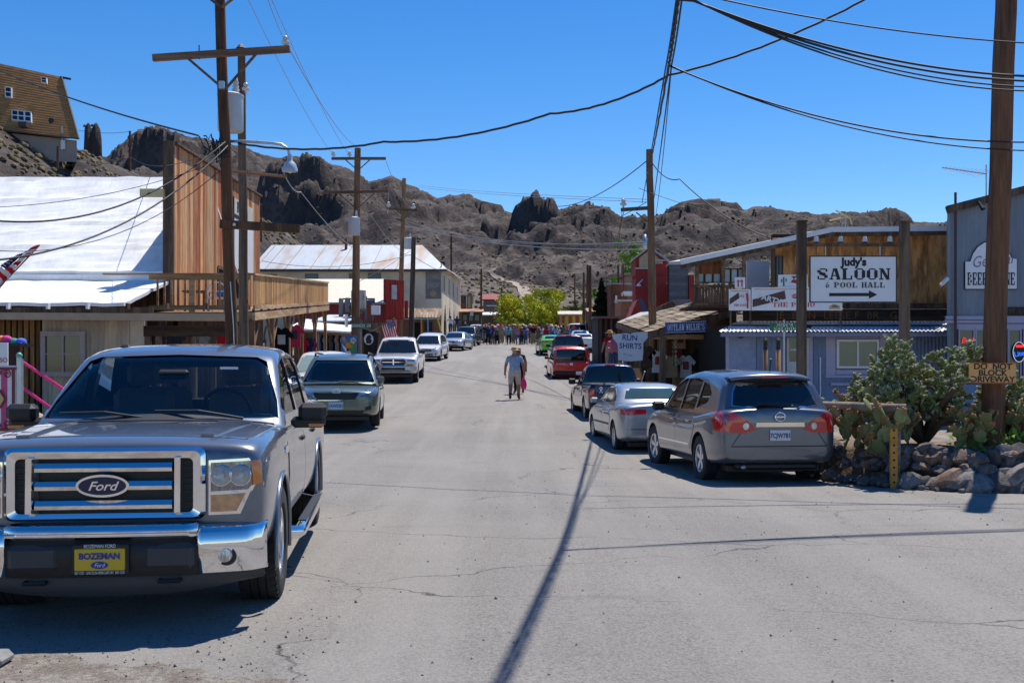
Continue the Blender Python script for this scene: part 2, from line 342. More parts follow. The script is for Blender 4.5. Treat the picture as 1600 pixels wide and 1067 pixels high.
def GA(x, y):
    x = np.asarray(x, float); y = np.asarray(y, float)
    rz = np.interp(y, _ry, _rz)
    left = 24*sst(-22, -58, x)*sst(48, 112, y)*(1-.6*sst(180, 420, y))
    right = 5*sst(16, 60, x)*sst(60, 140, y)
    off = sst(6.5, 12, np.abs(x))
    z = rz + left + right + off*.12*fbm(x/3, y/3, 3) + sst(18, 40, np.abs(x))*sst(40, 90, y)*(1.6*fbm(x/12, y/12, 4, 5))
    yc = np.maximum(y, 60.); u = x/yc*FPX+800
    far = y > 195
    Yr = 1150 + 180*np.sin(u/210.) + 120*np.sin(u/93.+1)
    zr = CZ + (HY-np.interp(u, _sx, _sy))/FPX*Yr
    t = (y-200)/(Yr-200); tc = np.clip(t, 0, 1)
    m = 8 + (zr-8)*tc**1.04
    wx = x+26*fbm(x/120, y/120, 3, 71); wy = y+26*fbm(x/120, y/120, 3, 77)
    rg = ridged(wx/165, wy/200, 6, 2)-.62
    fine = fbm(x/26, y/30, 4, 8)
    amp = np.sin(np.pi*np.clip(tc, 0, 1)**.8)
    m = m + amp*44*rg + sst(.06, .3, tc)*4*(ridged(wx/34, wy/40, 4, 14)-.6)
    # broken cliff bands near the crests and on the flanks
    cl = fbm(x/95, y/120, 4, 11)
    band = sst(.02, .07, cl)*(.3+.7*sst(.45, .8, tc))*sst(.22, .34, tc)*(1-sst(.93, 1., tc))
    m = m + band*16*(1+.5*fbm(x/14, y/14, 3, 21))
    m = m + sst(.9, 1, tc)*3*fbm(x/22, y/22, 4, 31)
    m = np.where(t < 1, np.minimum(m, CZ+(zr-CZ)*y/Yr+2.5*fbm(x/30, y/30, 4, 33)-.5), m)
    m = m - 230*np.clip(t-1, 0, 3)
    hb = 19+5*np.sin(x/140.); q = m/hb+1.1*fbm(x/110, y/130, 3, 81); fr = q-np.floor(q)
    m = m + sst(.3, .5, tc)*(1-sst(.97, 1., tc))*hb*.5*(sst(.4, .6, fr)-fr)*sst(-.12, .1, fbm(x/70, y/90, 3, 85))
    # craggy outcrops and buttes
    def butte(m, u0, u1, y0, y1, prof, jag, s, soft=5):
        e = sst(u0-soft, u0+soft, u+3*fbm(x/6, y/6, 2, s))*(1-sst(u1-soft, u1+soft, u+3*fbm(x/6, y/6, 2, s)))*sst(y0, y0+7, y)*(1-sst(y1-25, y1, y))
        top = CZ + (HY-np.interp(u, [a for a, b in prof], [b for a, b in prof]))/FPX*(y0+6) + jag*fbm(x/5, y/7, 4, s+3)*2
        return np.where(e > 0, m+(np.maximum(top, m)-m)*e, m)
    m = butte(m, 402, 532, 520, 575, [(402, 275), (412, 266), (425, 262), (440, 250), (455, 246), (466, 248), (478, 241), (488, 239), (500, 246), (508, 255), (516, 263), (524, 275), (532, 296)], 3.2, 40)
    m = butte(m, 410, 545, 488, 530, [(402, 305), (430, 292), (452, 300), (470, 285), (505, 290), (520, 300), (545, 312)], 3.5, 47)
    m = butte(m, 797, 873, 640, 700, [(795, 345), (803, 326), (808, 318), (818, 310), (826, 303), (834, 300), (842, 303), (850, 312), (858, 309), (866, 315), (871, 322), (876, 340)], 3, 52, 4)
    m = butte(m, 750, 768, 600, 625, [(748, 352), (753, 335), (757, 322), (760, 323), (764, 333), (770, 350)], 1.2, 57, 3)
    m = butte(m, 578, 614, 470, 500, [(575, 345), (590, 330), (600, 326), (612, 335)], 2, 60)
    m = butte(m, 655, 745, 850, 900, [(655, 322), (670, 312), (700, 309), (730, 312), (748, 326)], 2, 63)
    m = butte(m, 129, 161, 230, 250, [(122, 256), (128, 244), (132, 226), (137, 208), (140, 210), (143, 228), (146, 214), (150, 205), (153, 210), (158, 230), (163, 246), (168, 256)], 1.8, 66, 3)
    m = butte(m, 206, 285, 700, 760, [(204, 225), (212, 206), (225, 201), (250, 199), (270, 206), (286, 222)], 3, 69)
    z2 = np.where(far, m + left*np.clip(1-tc*6, 0, 1)*.0 + (rz+left+right-8)*(1-sst(200, 330, y)), z)
    return np.where(far, z2, z)
def G(x, y): return float(GA(np.array([x]), np.array([y]))[0])
def grid_mesh(name, X, Y, Z, mt):
    h, w_ = X.shape; v = np.stack([X, Y, Z], -1).reshape(-1, 3)
    i = np.arange((h-1)*(w_-1)); r = i//(w_-1); c = i % (w_-1); a = r*w_+c
    f = np.stack([a, a+1, a+w_+1, a+w_], 1)
    me = bpy.data.meshes.new(name); me.vertices.add(len(v)); me.vertices.foreach_set('co', v.ravel())
    me.loops.add(f.size); me.loops.foreach_set('vertex_index', f.ravel().astype(np.int32))
    me.polygons.add(len(f)); me.polygons.foreach_set('loop_start', np.arange(0, f.size, 4, dtype=np.int32))
    me.update(calc_edges=True); me.validate(); me.materials.append(mt)
    me.polygons.foreach_set('use_smooth', [True]*len(me.polygons))
    o = bpy.data.objects.new(name, me); COL.objects.link(o); tag(o, kind='structure'); return o
def hill_material():
    m = bpy.data.materials.new('desert_hillside'); m.use_nodes = True; n = m.node_tree.nodes; l = m.node_tree.links; b = n['Principled BSDF']
    b.inputs['Roughness'].default_value = .95; b.inputs['Specular IOR Level'].default_value = .1
    g = n.new('ShaderNodeNewGeometry'); tc = n.new('ShaderNodeTexCoord')
    sp = n.new('ShaderNodeSeparateXYZ'); l.new(g.outputs['True Normal'], sp.inputs[0])
    def nz(sc, det=6, st=(1, 1, 1)):
        mp = n.new('ShaderNodeMapping'); mp.inputs['Scale'].default_value = st; l.new(tc.outputs['Object'], mp.inputs[0])
        q = n.new('ShaderNodeTexNoise'); q.inputs['Scale'].default_value = sc; q.inputs['Detail'].default_value = det; q.inputs['Roughness'].default_value = .68
        l.new(mp.outputs[0], q.inputs['Vector']); return q.outputs[0]
    def rng(src, a, b_, c=0, d=1):
        q = n.new('ShaderNodeMapRange'); q.inputs[1].default_value = a; q.inputs[2].default_value = b_; q.inputs[3].default_value = c; q.inputs[4].default_value = d
        l.new(src, q.inputs[0]); return q.outputs[0]
    def mix(f, a, b_):
        q = n.new('ShaderNodeMix'); q.data_type = 'RGBA'; l.new(f, q.inputs[0])
        for k, v in ((6, a), (7, b_)):
            if isinstance(v, tuple): q.inputs[k].default_value = (*v, 1)
            else: l.new(v, q.inputs[k])
        return q.outputs[2]
    soil = mix(rng(nz(.02), .35, .65), (.15, .123, .11), (.085, .073, .072))
    soil = mix(rng(nz(.13, 8), .52, .68), soil, (.06, .053, .05))        # scree and low brush
    soil = mix(rng(nz(.055, 8), .58, .7), soil, (.24, .195, .168))           # pale bare earth
    ps = n.new('ShaderNodeSeparateXYZ'); l.new(g.outputs['Position'], ps.inputs[0]); pl = n.new('ShaderNodeMath'); pl.operation = 'MULTIPLY'; l.new(rng(ps.outputs[2], 12, 58, 1, 0), pl.inputs[0]); l.new(rng(nz(.05, 7), .38, .6, .25, .85), pl.inputs[1])
    soil = mix(pl.outputs[0], soil, (.29, .235, .195))
    rock = mix(rng(nz(.09, 7, (1, 1, .22)), .35, .65), (.042, .036, .038), (.115, .092, .084))
    ad = n.new('ShaderNodeMath'); ad.operation = 'ADD'; l.new(sp.outputs[2], ad.inputs[0]); l.new(rng(nz(.08, 6), .3, .7, -.13, .13), ad.inputs[1])
    col = mix(rng(ad.outputs[0], .7, .92), rock, soil)
    vo = n.new('ShaderNodeTexVoronoi'); vo.inputs['Scale'].default_value = .33; vo.inputs['Randomness'].default_value = 1; l.new(tc.outputs['Object'], vo.inputs['Vector'])
    col = mix(rng(vo.outputs['Distance'], .25, .42, .75, 0), col, (.06, .055, .042))
    l.new(col, b.inputs['Base Color'])
    bp = n.new('ShaderNodeBump'); bp.inputs['Strength'].default_value = .9; bp.inputs['Distance'].default_value = 3.; l.new(nz(.2, 10, (1, 1, .5)), bp.inputs['Height']); l.new(bp.outputs[0], b.inputs['Normal'])
    return m
HILL = hill_material()
def far_hills():
    ys = [200.]
    while ys[-1] < 1500: ys.append(ys[-1]*1.0056)
    ys += [1560, 1700, 1900]
    us = np.concatenate([np.linspace(-900, -40, 130, endpoint=False), np.linspace(-40, 1640, 820, endpoint=False), np.linspace(1640, 2500, 130)])
    U, Y = np.meshgrid(us, np.array(ys)); X = (U-800)/FPX*Y
    grid_mesh('hills', X, Y, GA(X, Y+.001), HILL)
far_hills()
def asphalt():
    m = bpy.data.materials.new('dusty_asphalt'); m.use_nodes = True; n = m.node_tree.nodes; l = m.node_tree.links; b = n['Principled BSDF']
    b.inputs['Roughness'].default_value = .9; b.inputs['Specular IOR Level'].default_value = .2
    tc = n.new('ShaderNodeTexCoord')
    def nz(sc, det=5, st=(1, 1, 1), ro=.6):
        mp = n.new('ShaderNodeMapping'); mp.inputs['Scale'].default_value = st; l.new(tc.outputs['Object'], mp.inputs[0])
        q = n.new('ShaderNodeTexNoise'); q.inputs['Scale'].default_value = sc; q.inputs['Detail'].default_value = det; q.inputs['Roughness'].default_value = ro
        l.new(mp.outputs[0], q.inputs['Vector']); return q.outputs[0]
    def rng(src, a, b_, c=0, d=1):
        q = n.new('ShaderNodeMapRange'); q.inputs[1].default_value = a; q.inputs[2].default_value = b_; q.inputs[3].default_value = c; q.inputs[4].default_value = d
        l.new(src, q.inputs[0]); return q.outputs[0]
    def mix(f, a, b_):
        q = n.new('ShaderNodeMix'); q.data_type = 'RGBA'; l.new(f, q.inputs[0])
        for k, v in ((6, a), (7, b_)):
            if isinstance(v, tuple): q.inputs[k].default_value = (*v, 1)
            else: l.new(v, q.inputs[k])
        return q.outputs[2]
    base = mix(rng(nz(.35), .35, .65), (.245, .228, .208), (.295, .274, .25))
    base = mix(rng(nz(1.3, 6, (.5, 2.2, 1)), .56, .72, 0, .6), base, (.2, .19, .182))
    base = mix(rng(nz(.22, 7, (1, .5, 1)), .5, .62, 0, .45), base, (.215, .205, .195))
    base = mix(rng(nz(4.5, 7, ro=.75), .58, .7, 0, .5), base, (.18, .17, .16))
    base = mix(rng(nz(24, 4, ro=.85), .5, .62, 0, .45), base, (.14, .132, .122))
    base = mix(rng(nz(30, 3, (1, 1, 1.7), ro=.8), .6, .68, 0, .4), base, (.42, .395, .365))
    base = mix(rng(nz(48, 3, ro=.8), .44, .64, 0, .6), base, (.12, .113, .108))      # exposed stones
    base = mix(rng(nz(90, 2), .6, .72, 0, .6), base, (.47, .45, .43))
    base = mix(rng(nz(.6, 6), .66, .74, 0, .5), base, (.34, .29, .2))              # dust
    base = mix(rng(nz(1, 5, (1.1, .05, 1)), .44, .62, 0, .4), base, (.325, .305, .282))
    base = mix(rng(nz(.5, 3, (1, .6, 1)), .68, .74, 0, .5), base, (.15, .143, .138))
    # cracks: edges of large warped cells, broken up
    wp = n.new('ShaderNodeMapping'); wp.inputs['Scale'].default_value = (.2, .36, 1); l.new(tc.outputs['Object'], wp.inputs[0])
    nn = n.new('ShaderNodeTexNoise'); nn.inputs['Scale'].default_value = .9; nn.inputs['Detail'].default_value = 6; l.new(tc.outputs['Object'], nn.inputs['Vector'])
    wa = n.new('ShaderNodeVectorMath'); wa.operation = 'MULTIPLY_ADD'; l.new(nn.outputs['Color'], wa.inputs[0]); wa.inputs[1].default_value = (.34, .34, 0); l.new(wp.outputs[0], wa.inputs[2])
    vo = n.new('ShaderNodeTexVoronoi'); vo.feature = 'DISTANCE_TO_EDGE'; vo.inputs['Scale'].default_value = 1; l.new(wa.outputs[0], vo.inputs['Vector'])
    cr = rng(vo.outputs[0], .0008, .0042, 1, 0)
    mm = n.new('ShaderNodeMath'); mm.operation = 'MULTIPLY'; l.new(cr, mm.inputs[0]); l.new(rng(nz(.45, 3), .42, .56, 0, .85), mm.inputs[1])
    base = mix(mm.outputs[0], base, (.07, .062, .058))
    l.new(base, b.inputs['Base Color'])
    bp = n.new('ShaderNodeBump'); bp.inputs['Strength'].default_value = .8; bp.inputs['Distance'].default_value = .018; l.new(nz(70, 3, ro=.8), bp.inputs['Height']); l.new(bp.outputs[0], b.inputs['Normal'])
    return m
ASPH = asphalt()
GRAVEL = mat('gravel_verge', (.27, .235, .2), .95, var=.3, vs=5, bump=1., bs=60, col2=(.19, .165, .145), c2s=1.2, spec=.1)
DIRT = mat('dirt_track_earth', (.34, .28, .23), .95, var=.2, vs=.4, spec=.1)
def near_ground():
    def lines(a, b, s): return list(np.arange(a, b, s))
    xs = lines(-150, -60, 5)+lines(-60, -14, 1)+lines(-14, 14, .7)+lines(14, 60, 1.2)+lines(60, 151, 5)
    ys = lines(-60, -6, 6)+lines(-6, 40, .8)+lines(40, 130, 1.2)+lines(130, 204, 2)
    X, Y = np.meshgrid(np.array(xs), np.array(ys)); Z = GA(X, np.minimum(Y, 195)) + (Y > 195)*((Y-195)*.04) - .012
    o = grid_mesh('ground', X, Y, Z, GRAVEL)
    o.data.materials.append(HILL)
    c = np.zeros(len(o.data.polygons)*3); o.data.polygons.foreach_get('center', c); c = c.reshape(-1, 3)
    o.data.polygons.foreach_set('material_index', ((np.abs(c[:, 0]) > 17) & (c[:, 1] > 44)).astype(np.int32))
    X, Y = np.meshgrid(np.linspace(-2600, 2600, 30), np.linspace(-2600, 2600, 30)); tag(grid_mesh('desert_plain', X, Y, X*0-3.2, HILL), kind='structure')
    rows = []; ys = lines(-14, 40, .8)+lines(40, 190, 1.5)
    for y in ys:
        xl = -7.2 + .35*math.sin(y*.35) + .2*math.sin(y*.9) + (3.0*ss(30, 60, y)-.8*ss(80, 110, y))*.3
        xr = itp([(-14, 14), (6, 14), (12, 11.5), (14.5, 7.2), (17, 6.1), (30, 5.9), (190, 7)], y) + .15*math.sin(y*.8)
        rows.append([(lerp(xl, xr, k/14), y) for k in range(15)])
    a = np.array(rows); tag(grid_mesh('road', a[:, :, 0], a[:, :, 1], GA(a[:, :, 0], a[:, :, 1])+.006, ASPH), kind='structure')
near_ground()
def hit(px, py, y0=60, y1=1300):
    y = np.linspace(y0, y1, 2600); x = (px-800)/FPX*y; z = CZ-(py-HY)/FPX*y; g = GA(x, y); i = np.argmax(g >= z)
    return Vector((x[i], y[i], g[i]))
def track():
    pts = [hit(px, py) for px, py in ((823, 470), (822, 462), (818, 454), (808, 447), (795, 441), (782, 437), (770, 432), (766, 427), (772, 421))]
    mb = MB(); rows = []
    for i in range(len(pts)-1):
        for k in range(8):
            q = pts[i].lerp(pts[i+1], k/8); t = (pts[i+1]-pts[i]).normalized(); s_ = Vector((1, 0, 0))*lerp(1.5, .9, i/8)
            rows.append([(q.x+s_.x*f, q.y, G(q.x+s_.x*f, q.y)+.35) for f in (-1, -.5, 0, .5, 1)])
    mb.grid(rows); tag(mb.build('dirt_track', DIRT, smooth=True), kind='structure')
track()
def scrub():
    """desert bushes dotted over the hillsides"""
    rn = np.random.RandomState(5); n0 = 15000
    V = []; F = []; base = 0
    pts = []
    for (n, ua, ub, ya, yb, s0, s1) in ((9500, -100, 1700, 200, 420, .6, 1.7), (4500, -100, 1700, 420, 800, 1., 2.6), (2600, -60, 420, 62, 135, .45, 1.1)):
        u = rn.uniform(ua, ub, n); y = ya*(yb/ya)**rn.rand(n); x = (u-800)/FPX*y
        ok = np.abs(x) > (24 if ya < 100 else 0)
        pts.append(np.stack([x, y, rn.uniform(s0, s1, n)], 1)[ok])
    p = np.concatenate(pts); z = GA(p[:, 0], p[:, 1]); k = len(p)
    ang = np.arange(6)*np.pi/3
    vs = np.zeros((k, 13, 3))
    for i in range(6):
        j = rn.uniform(.75, 1.2, k); vs[:, i, 0] = np.cos(ang[i])*j*.8; vs[:, i, 1] = np.sin(ang[i])*j*.8; vs[:, i, 2] = -.1
        j = rn.uniform(.7, 1.25, k); vs[:, 6+i, 0] = np.cos(ang[i]+.5)*j*.75; vs[:, 6+i, 1] = np.sin(ang[i]+.5)*j*.75; vs[:, 6+i, 2] = rn.uniform(.35, .75, k)
    vs[:, 12, 2] = rn.uniform(.8, 1.1, k)
    s = p[:, 2][:, None, None]*.42; vs *= s; vs[:, :, 0] += p[:, 0][:, None]; vs[:, :, 1] += p[:, 1][:, None]; vs[:, :, 2] += z[:, None]
    f1 = np.array([(i, (i+1) % 6, 6+i) for i in range(6)]+[((i+1) % 6, 6+(i+1) % 6, 6+i) for i in range(6)]+[(6+i, 6+(i+1) % 6, 12) for i in range(6)])
    f = (f1[None]+(np.arange(k)*13)[:, None, None]).reshape(-1, 3)
    me = bpy.data.meshes.new('scrub'); me.vertices.add(k*13); me.vertices.foreach_set('co', vs.ravel()); me.loops.add(f.size); me.loops.foreach_set('vertex_index', f.ravel().astype(np.int32))
    me.polygons.add(len(f)); me.polygons.foreach_set('loop_start', np.arange(0, f.size, 3, dtype=np.int32)); me.update(calc_edges=True)
    me.materials.append(mat('dry_scrub', (.13, .11, .06), .95, var=.35, vs=.35, spec=.1, col2=(.22, .17, .11), c2s=.21, c2w=.45))
    o = obj('desert_scrub', me); tag(o, 'dry desert bushes dotted over the stony hillsides', 'scrub', kind='stuff')
scrub()
# ---------------------------------------------------------------- left side of the street
BARN = wood('red_barn_board', (.46, .17, .055), (.58, .34, .17), 2, w=.55, rnd=.35)
BARN2 = wood('tan_barn_board', (.6, .4, .22), (.44, .22, .1), 2, w=.45, rnd=.25); BARN3 = wood('rust_barn_board', (.36, .1, .035), (.5, .24, .1), 2, w=.35, rnd=.3)
FENCEB = wood('orange_deck_board', (.52, .28, .11), (.36, .19, .075), 2, rnd=.3)
DECK = wood('deck_rail_x', (.46, .27, .13), (.3, .17, .08), 0); DECKY = wood('deck_rail_y', (.56, .37, .2), (.38, .23, .12), 1)
CREAMT = mat('cream_corrugated', (.62, .5, .36), .7, var=.15, vs=2, col2=(.4, .32, .24), c2s=1, st=(3, 3, .5))
ROOFW = mat('white_coated_roof', (.86, .86, .85), .75, var=.1, vs=.8, bump=.7, bs=6, col2=(.74, .735, .715), c2s=1.2, c2w=.35, st=(1, .35, .35))
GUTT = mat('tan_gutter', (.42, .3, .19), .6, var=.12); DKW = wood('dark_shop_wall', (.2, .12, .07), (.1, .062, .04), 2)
PLY = wood('plywood', (.42, .25, .11), (.3, .16, .065), 2, w=.4)
def boards(par, name, mt, a, b, z0, z1, w=.2, t=.025, gap=.006, jit=.0, skip=None):
    a = Vector(a); b = Vector(b); L = (b-a).length; n = max(1, round(L/w)); nn = Vector(((b-a).y, -(b-a).x)).normalized(); u = (b-a)/L
    for i in range(n):
        p = a.lerp(b, i/n)+u*gap/2; q = a.lerp(b, (i+1)/n)-u*gap/2; t0 = (i+.5)/n
        lo = z0(t0) if callable(z0) else z0; hi = z1(t0) if callable(z1) else z1
        segs = [(lo, hi)]
        if skip:
            for (sa, sb, sl, sh) in skip:
                if sa <= t0 <= sb:
                    segs = [s_ for (c, d) in segs for s_ in ((c, min(d, sl)), (max(c, sh), d)) if s_[1]-s_[0] > .02]
        for lo, hi in segs:
            k = nn*(t+random.uniform(0, .008)); j = random.uniform(-jit, jit); mb = MB()
            mb.add([(p.x,p.y,lo),(q.x,q.y,lo),(q.x+k.x,q.y+k.y,lo),(p.x+k.x,p.y+k.y,lo),(p.x,p.y,hi+j),(q.x,q.y,hi+j),(q.x+k.x,q.y+k.y,hi+j),(p.x+k.x,p.y+k.y,hi+j)],
                   [(0,3,2,1),(4,5,6,7),(0,1,5,4),(1,2,6,5),(2,3,7,6),(3,0,4,7)])
            mb.build(name, random.choice(mt) if isinstance(mt, list) else mt, par)
def part(par, name, mt, fn, smooth=False):
    mb = MB(); fn(mb); return mb.build(name, mt, par, smooth=smooth)
def beam(mb, a, b, w, h):
    """rectangular beam between two points, w wide, h tall"""
    a = Vector(a); b = Vector(b); t = (b-a).normalized()
    s = t.cross(Vector((0, 0, 1)))
    s = (s.normalized() if s.length > .05 else Vector((1, 0, 0)))*w/2; u = s.cross(t).normalized()*h/2
    mb.add([a-s-u, a+s-u, a+s+u, a-s+u, b-s-u, b+s-u, b+s+u, b-s+u], [(0,3,2,1),(4,5,6,7),(0,1,5,4),(1,2,6,5),(2,3,7,6),(3,0,4,7)])
PANE = plain('dark_window_glass', (.02, .025, .03), .08, var=0, spec=.8)
def window(par, c, w, h, frame, ax='y', pane=PANE, mull=1, fw=.07, dep=.05, bars=0):
    """window whose outer face looks along -ax; child of par with frame as sub-part"""
    x, y, z = c; mb = MB()
    sx, sy = ((w/2, .012) if ax == 'y' else (.012, w/2))
    mb.box(x-sx, x+sx, y-sy, y+sy, z-h/2, z+h/2); o = mb.build('window', pane, par)
    mb = MB()
    def fr(u0, u1, z0, z1, d=dep):
        if ax == 'y': mb.box(x+u0, x+u1, y-d, y+.01, z0, z1)
        else: mb.box(x-.01 if ax == 'x' else x-d, x+d if ax == 'x' else x+.01, y+u0, y+u1, z0, z1)
    fr(-w/2-fw, -w/2, z-h/2-fw, z+h/2+fw); fr(w/2, w/2+fw, z-h/2-fw, z+h/2+fw)
    fr(-w/2, w/2, z+h/2, z+h/2+fw); fr(-w/2, w/2, z-h/2-fw, z-h/2)
    for i in range(mull): q = -w/2+w*(i+1)/(mull+1); fr(q-.025, q+.025, z-h/2, z+h/2, dep*.8)
    for i in range(bars): q = z-h/2+h*(i+1)/(bars+1); fr(-w/2, w/2, q-.02, q+.02, dep*.7)
    f = mb.build('frame', frame); parent(f, par); f.parent = o; f.matrix_parent_inverse = (par.matrix_basis.inverted() if par else Matrix())
    f.matrix_parent_inverse = Matrix.Translation(-par.location) if par else Matrix()
    f.matrix_parent_inverse = o.matrix_parent_inverse.inverted() @ Matrix.Translation(-par.location) if par else Matrix()
    return o
F0 = Vector((PX(270, 34.6), 34.6)); F1 = Vector((PX(405, 49), 49.0))
B0 = Vector((PX(395, 33), 33.0)); B1 = Vector((PX(512, 55), 55.0))
def store():
    s = empty('wooden_store', (-14, 40, G(-14, 40)), label='long store with white roof, red board false front and street balcony', cat='building')
    dF = lambda t: lerp(8.72, 9.3, t)
    # false front of upright boards, facing the street
    boards(s, 'board', [BARN, BARN, BARN3, BARN2], F0, F1, 3.3, dF, .34, .03, .008, .03, skip=[(.42, .56, 3.4, 5.35), (.6, .74, 3.4, 5.4)])
    part(s, 'false_front_frame', OLDW, lambda m: (m.add([(F0.x-.28, F0.y-.12, 3.2), (F0.x+.06, F0.y-.12, 3.2), (F0.x+.06, F0.y-.005, 3.2), (F0.x-.28, F0.y-.005, 3.2), (F0.x-.28, F0.y-.12, 8.8), (F0.x+.06, F0.y-.12, 8.8), (F0.x+.06, F0.y-.005, 8.8), (F0.x-.28, F0.y-.005, 8.8)], [(0,3,2,1),(4,5,6,7),(0,1,5,4),(1,2,6,5),(2,3,7,6),(3,0,4,7)]),
          beam(m, (F0.x, F0.y, 8.76), (F1.x, F1.y, 9.34), .3, .07)))
    part(s, 'false_front_backing', DKW, lambda m: m.add([(F0.x-.02, F0.y, .2), (F1.x-.02, F1.y, 1), (F1.x-.02, F1.y, 9.2), (F0.x-.02, F0.y, 8.65), (F0.x-.2, F0.y, .2), (F1.x-.2, F1.y, 1), (F1.x-.2, F1.y, 9.2), (F0.x-.2, F0.y, 8.65)], [(0,1,2,3),(7,6,5,4),(0,4,5,1),(1,5,6,2),(2,6,7,3),(3,7,4,0)]))
    for t0, t1 in ((.42, .56), (.6, .74)):
        a = F0.lerp(F1, t0); b = F0.lerp(F1, t1)
        d = part(s, 'door', DARK, lambda m: m.box(a.x-.01, a.x+.012, a.y, b.y, 3.4, 5.35))
        m = MB(); m.box(a.x+.0, a.x+.07, a.y-.06, a.y+.06, 3.4, 5.4); m.box(b.x+.0, b.x+.07, b.y-.06, b.y+.06, 3.4, 5.4); m.box(a.x, a.x+.07, a.y+.06, b.y-.06, 5.32, 5.44)
        m.build('door_frame', OLDW, s)
    # sign on the false front
    a = F0.lerp(F1, .6); b = F0.lerp(F1, .82)
    part(s, 'sign_panel', WHITE, lambda m: m.box(a.x+.02, a.x+.1, a.y, b.y, 5.6, 7.6)); part(s, 'sign_border', BLACK, lambda m: (m.box(a.x+.02, a.x+.12, a.y-.12, a.y-.005, 5.5, 8.4), m.box(a.x+.02, a.x+.12, a.y, b.y, 7.62, 7.72)))
    part(s, 'sign_header', mat('sign_cream', (.6, .55, .45), .6), lambda m: m.box(a.x+.02, a.x+.1, a.y, b.y, 7.75, 8.38))
    text('BAR', .6, BLACK, (a.x+.11, (a.y+b.y)/2-.6, 8.06), s, 'sign_lettering', (90, 0, 90))
    # roofs: gable running away from the street, then a lower lean-to
    xl = -34
    zr, dr, ze, de = 8.5, 39.5, 4.64, 34.5
    def rf(m, x0, x1, y0, z0, y1, z1, nx, ny, t=.1):
        top = [[Vector((lerp(x0, x1, i/nx), lerp(y0, y1, j/ny), lerp(z0, z1, j/ny)+.05*noise.noise((i*.7, j*.5, 3))+(.03 if j % 7 == 0 else 0))) for i in range(nx+1)] for j in range(ny+1)]
        m.grid(top); m.grid([[q-Vector((0, 0, t)) for q in r] for r in top]); m.grid([top[0], [q-Vector((0, 0, t)) for q in top[0]]])
        m.grid([[r[-1] for r in top], [r[-1]-Vector((0, 0, t)) for r in top]])
    part(s, 'main_roof', ROOFW, lambda m: (rf(m, xl, F0.x-.22, de, ze, dr, zr, 40, 28), rf(m, xl, F0.x-.22, 45, 4.6, dr, zr, 20, 10)))
    part(s, 'lower_roof', ROOFW, lambda m: rf(m, xl, -8.0-2.85, 30.4, 3.4, 34.4, 4.36, 40, 12))
    part(s, 'roof_step', ROOFW, lambda m: m.box(xl, F0.x-.24, 34.42, 34.6, 4.3, 4.56))
    part(s, 'rear_wall', DKW, lambda m: m.box(xl, F0.x-.25, 35, 44.5, .2, 4.4))
    part(s, 'gutter', GUTT, lambda m: beam(m, (xl, 30.2, 3.16), (PX(376, 30.2), 30.2, 3.0), .16, .2), )
    part(s, 'fascia', OLDW, lambda m: m.box(xl, PX(240, 30.5), 30.42, 30.5, 3.12, 3.3))
    for i in range(7):
        x = PX(12+i*62, 30.3)
        part(s, 'rafter_end', WHITE if i < 3 else OLDW, lambda m: m.box(x, x+.06, 30.2, 30.4, 3.24, 3.4))
    # front wall under the eave
    part(s, 'corrugated_wall', CREAMT, lambda m: corr(m, (PX(66, 31), 31), (PX(226, 31), 31), .1, 3.2, .13, .034), True)
    part(s, 'wall_end_panel', mat('cream_board', (.5, .42, .32), .8), lambda m: m.box(PX(205, 31), PX(227, 31), 30.93, 30.97, .1, 3.15))
    window(s, (PX(101, 31), 30.93, PZ(553, 31)), 1.0, 1.02, mat('grey_lilac_frame', (.36, .3, .29), .8), 'y', mull=1, fw=.13, bars=1, dep=.08)
    boards(s, 'wall_plank', wood('orange_slat', (.3, .15, .05), (.12, .065, .03), 2, rnd=.5), (PX(64, 31), 31), (xl, 31), .1, 3.1, .17, .05, .05)
    part(s, 'wall_backing', DARK, lambda m: m.box(xl, PX(226, 31), 31.06, 31.2, .1, 3.2))
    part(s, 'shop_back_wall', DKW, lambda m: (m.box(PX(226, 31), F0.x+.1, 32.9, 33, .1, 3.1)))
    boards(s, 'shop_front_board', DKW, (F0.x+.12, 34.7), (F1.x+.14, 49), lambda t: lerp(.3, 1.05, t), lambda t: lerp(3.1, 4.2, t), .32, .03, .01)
    part(s, 'lintel', WOODD, lambda m: m.box(PX(226, 31), PX(372, 31), 30.9, 31.1, 2.5, 2.8))
    for px in (228, 244, 300, 330):
        part(s, 'post', OLDW, lambda m: m.box(PX(px, 31), PX(px, 31)+.14, 30.92, 31.06, .1, 2.52))
    # balcony
    b = Vector((B0.x, B0.y)); e = Vector((B1.x, B1.y)); zz = lambda z0, z1: (lambda t: lerp(z0, z1, t))
    al = empty
    part(s, 'balcony_floor', WOODY, lambda m: m.slab((F0.x, 33.05, 3.3), (b.x-.05, 33.05, 3.3), (e.x-.05, 55, 4.8), (F0.x-.9, 55, 4.8), .07))
    boards(s, 'balcony_board', FENCEB, b, e, zz(3.52, 4.94), zz(4.4, 5.87), .24, .022, .006, .008)
    part(s, 'balcony_rail', DECKY, lambda m: (beam(m, (b.x, b.y-.05, 4.44), (e.x, e.y, 5.92), .16, .06), beam(m, (b.x+.05, b.y-.05, 3.44), (e.x+.05, e.y, 4.87), .07, .13), beam(m, (b.x+.04, b.y-.05, 3.16), (e.x+.04, e.y, 4.64), .08, .24)))
    part(s, 'balcony_front_rail', DECK, lambda m: (m.box(F0.x-.2, b.x-.07, 32.93, 33.0, 4.27, 4.42), m.box(F0.x-1.6, b.x+.08, 32.9, 33.06, 4.42, 4.47), m.box(F0.x-.2, b.x-.07, 32.93, 33.0, 3.36, 3.5), m.box(F0.x-.2, b.x-.0, 32.94, 33.0, 3.06, 3.28)))
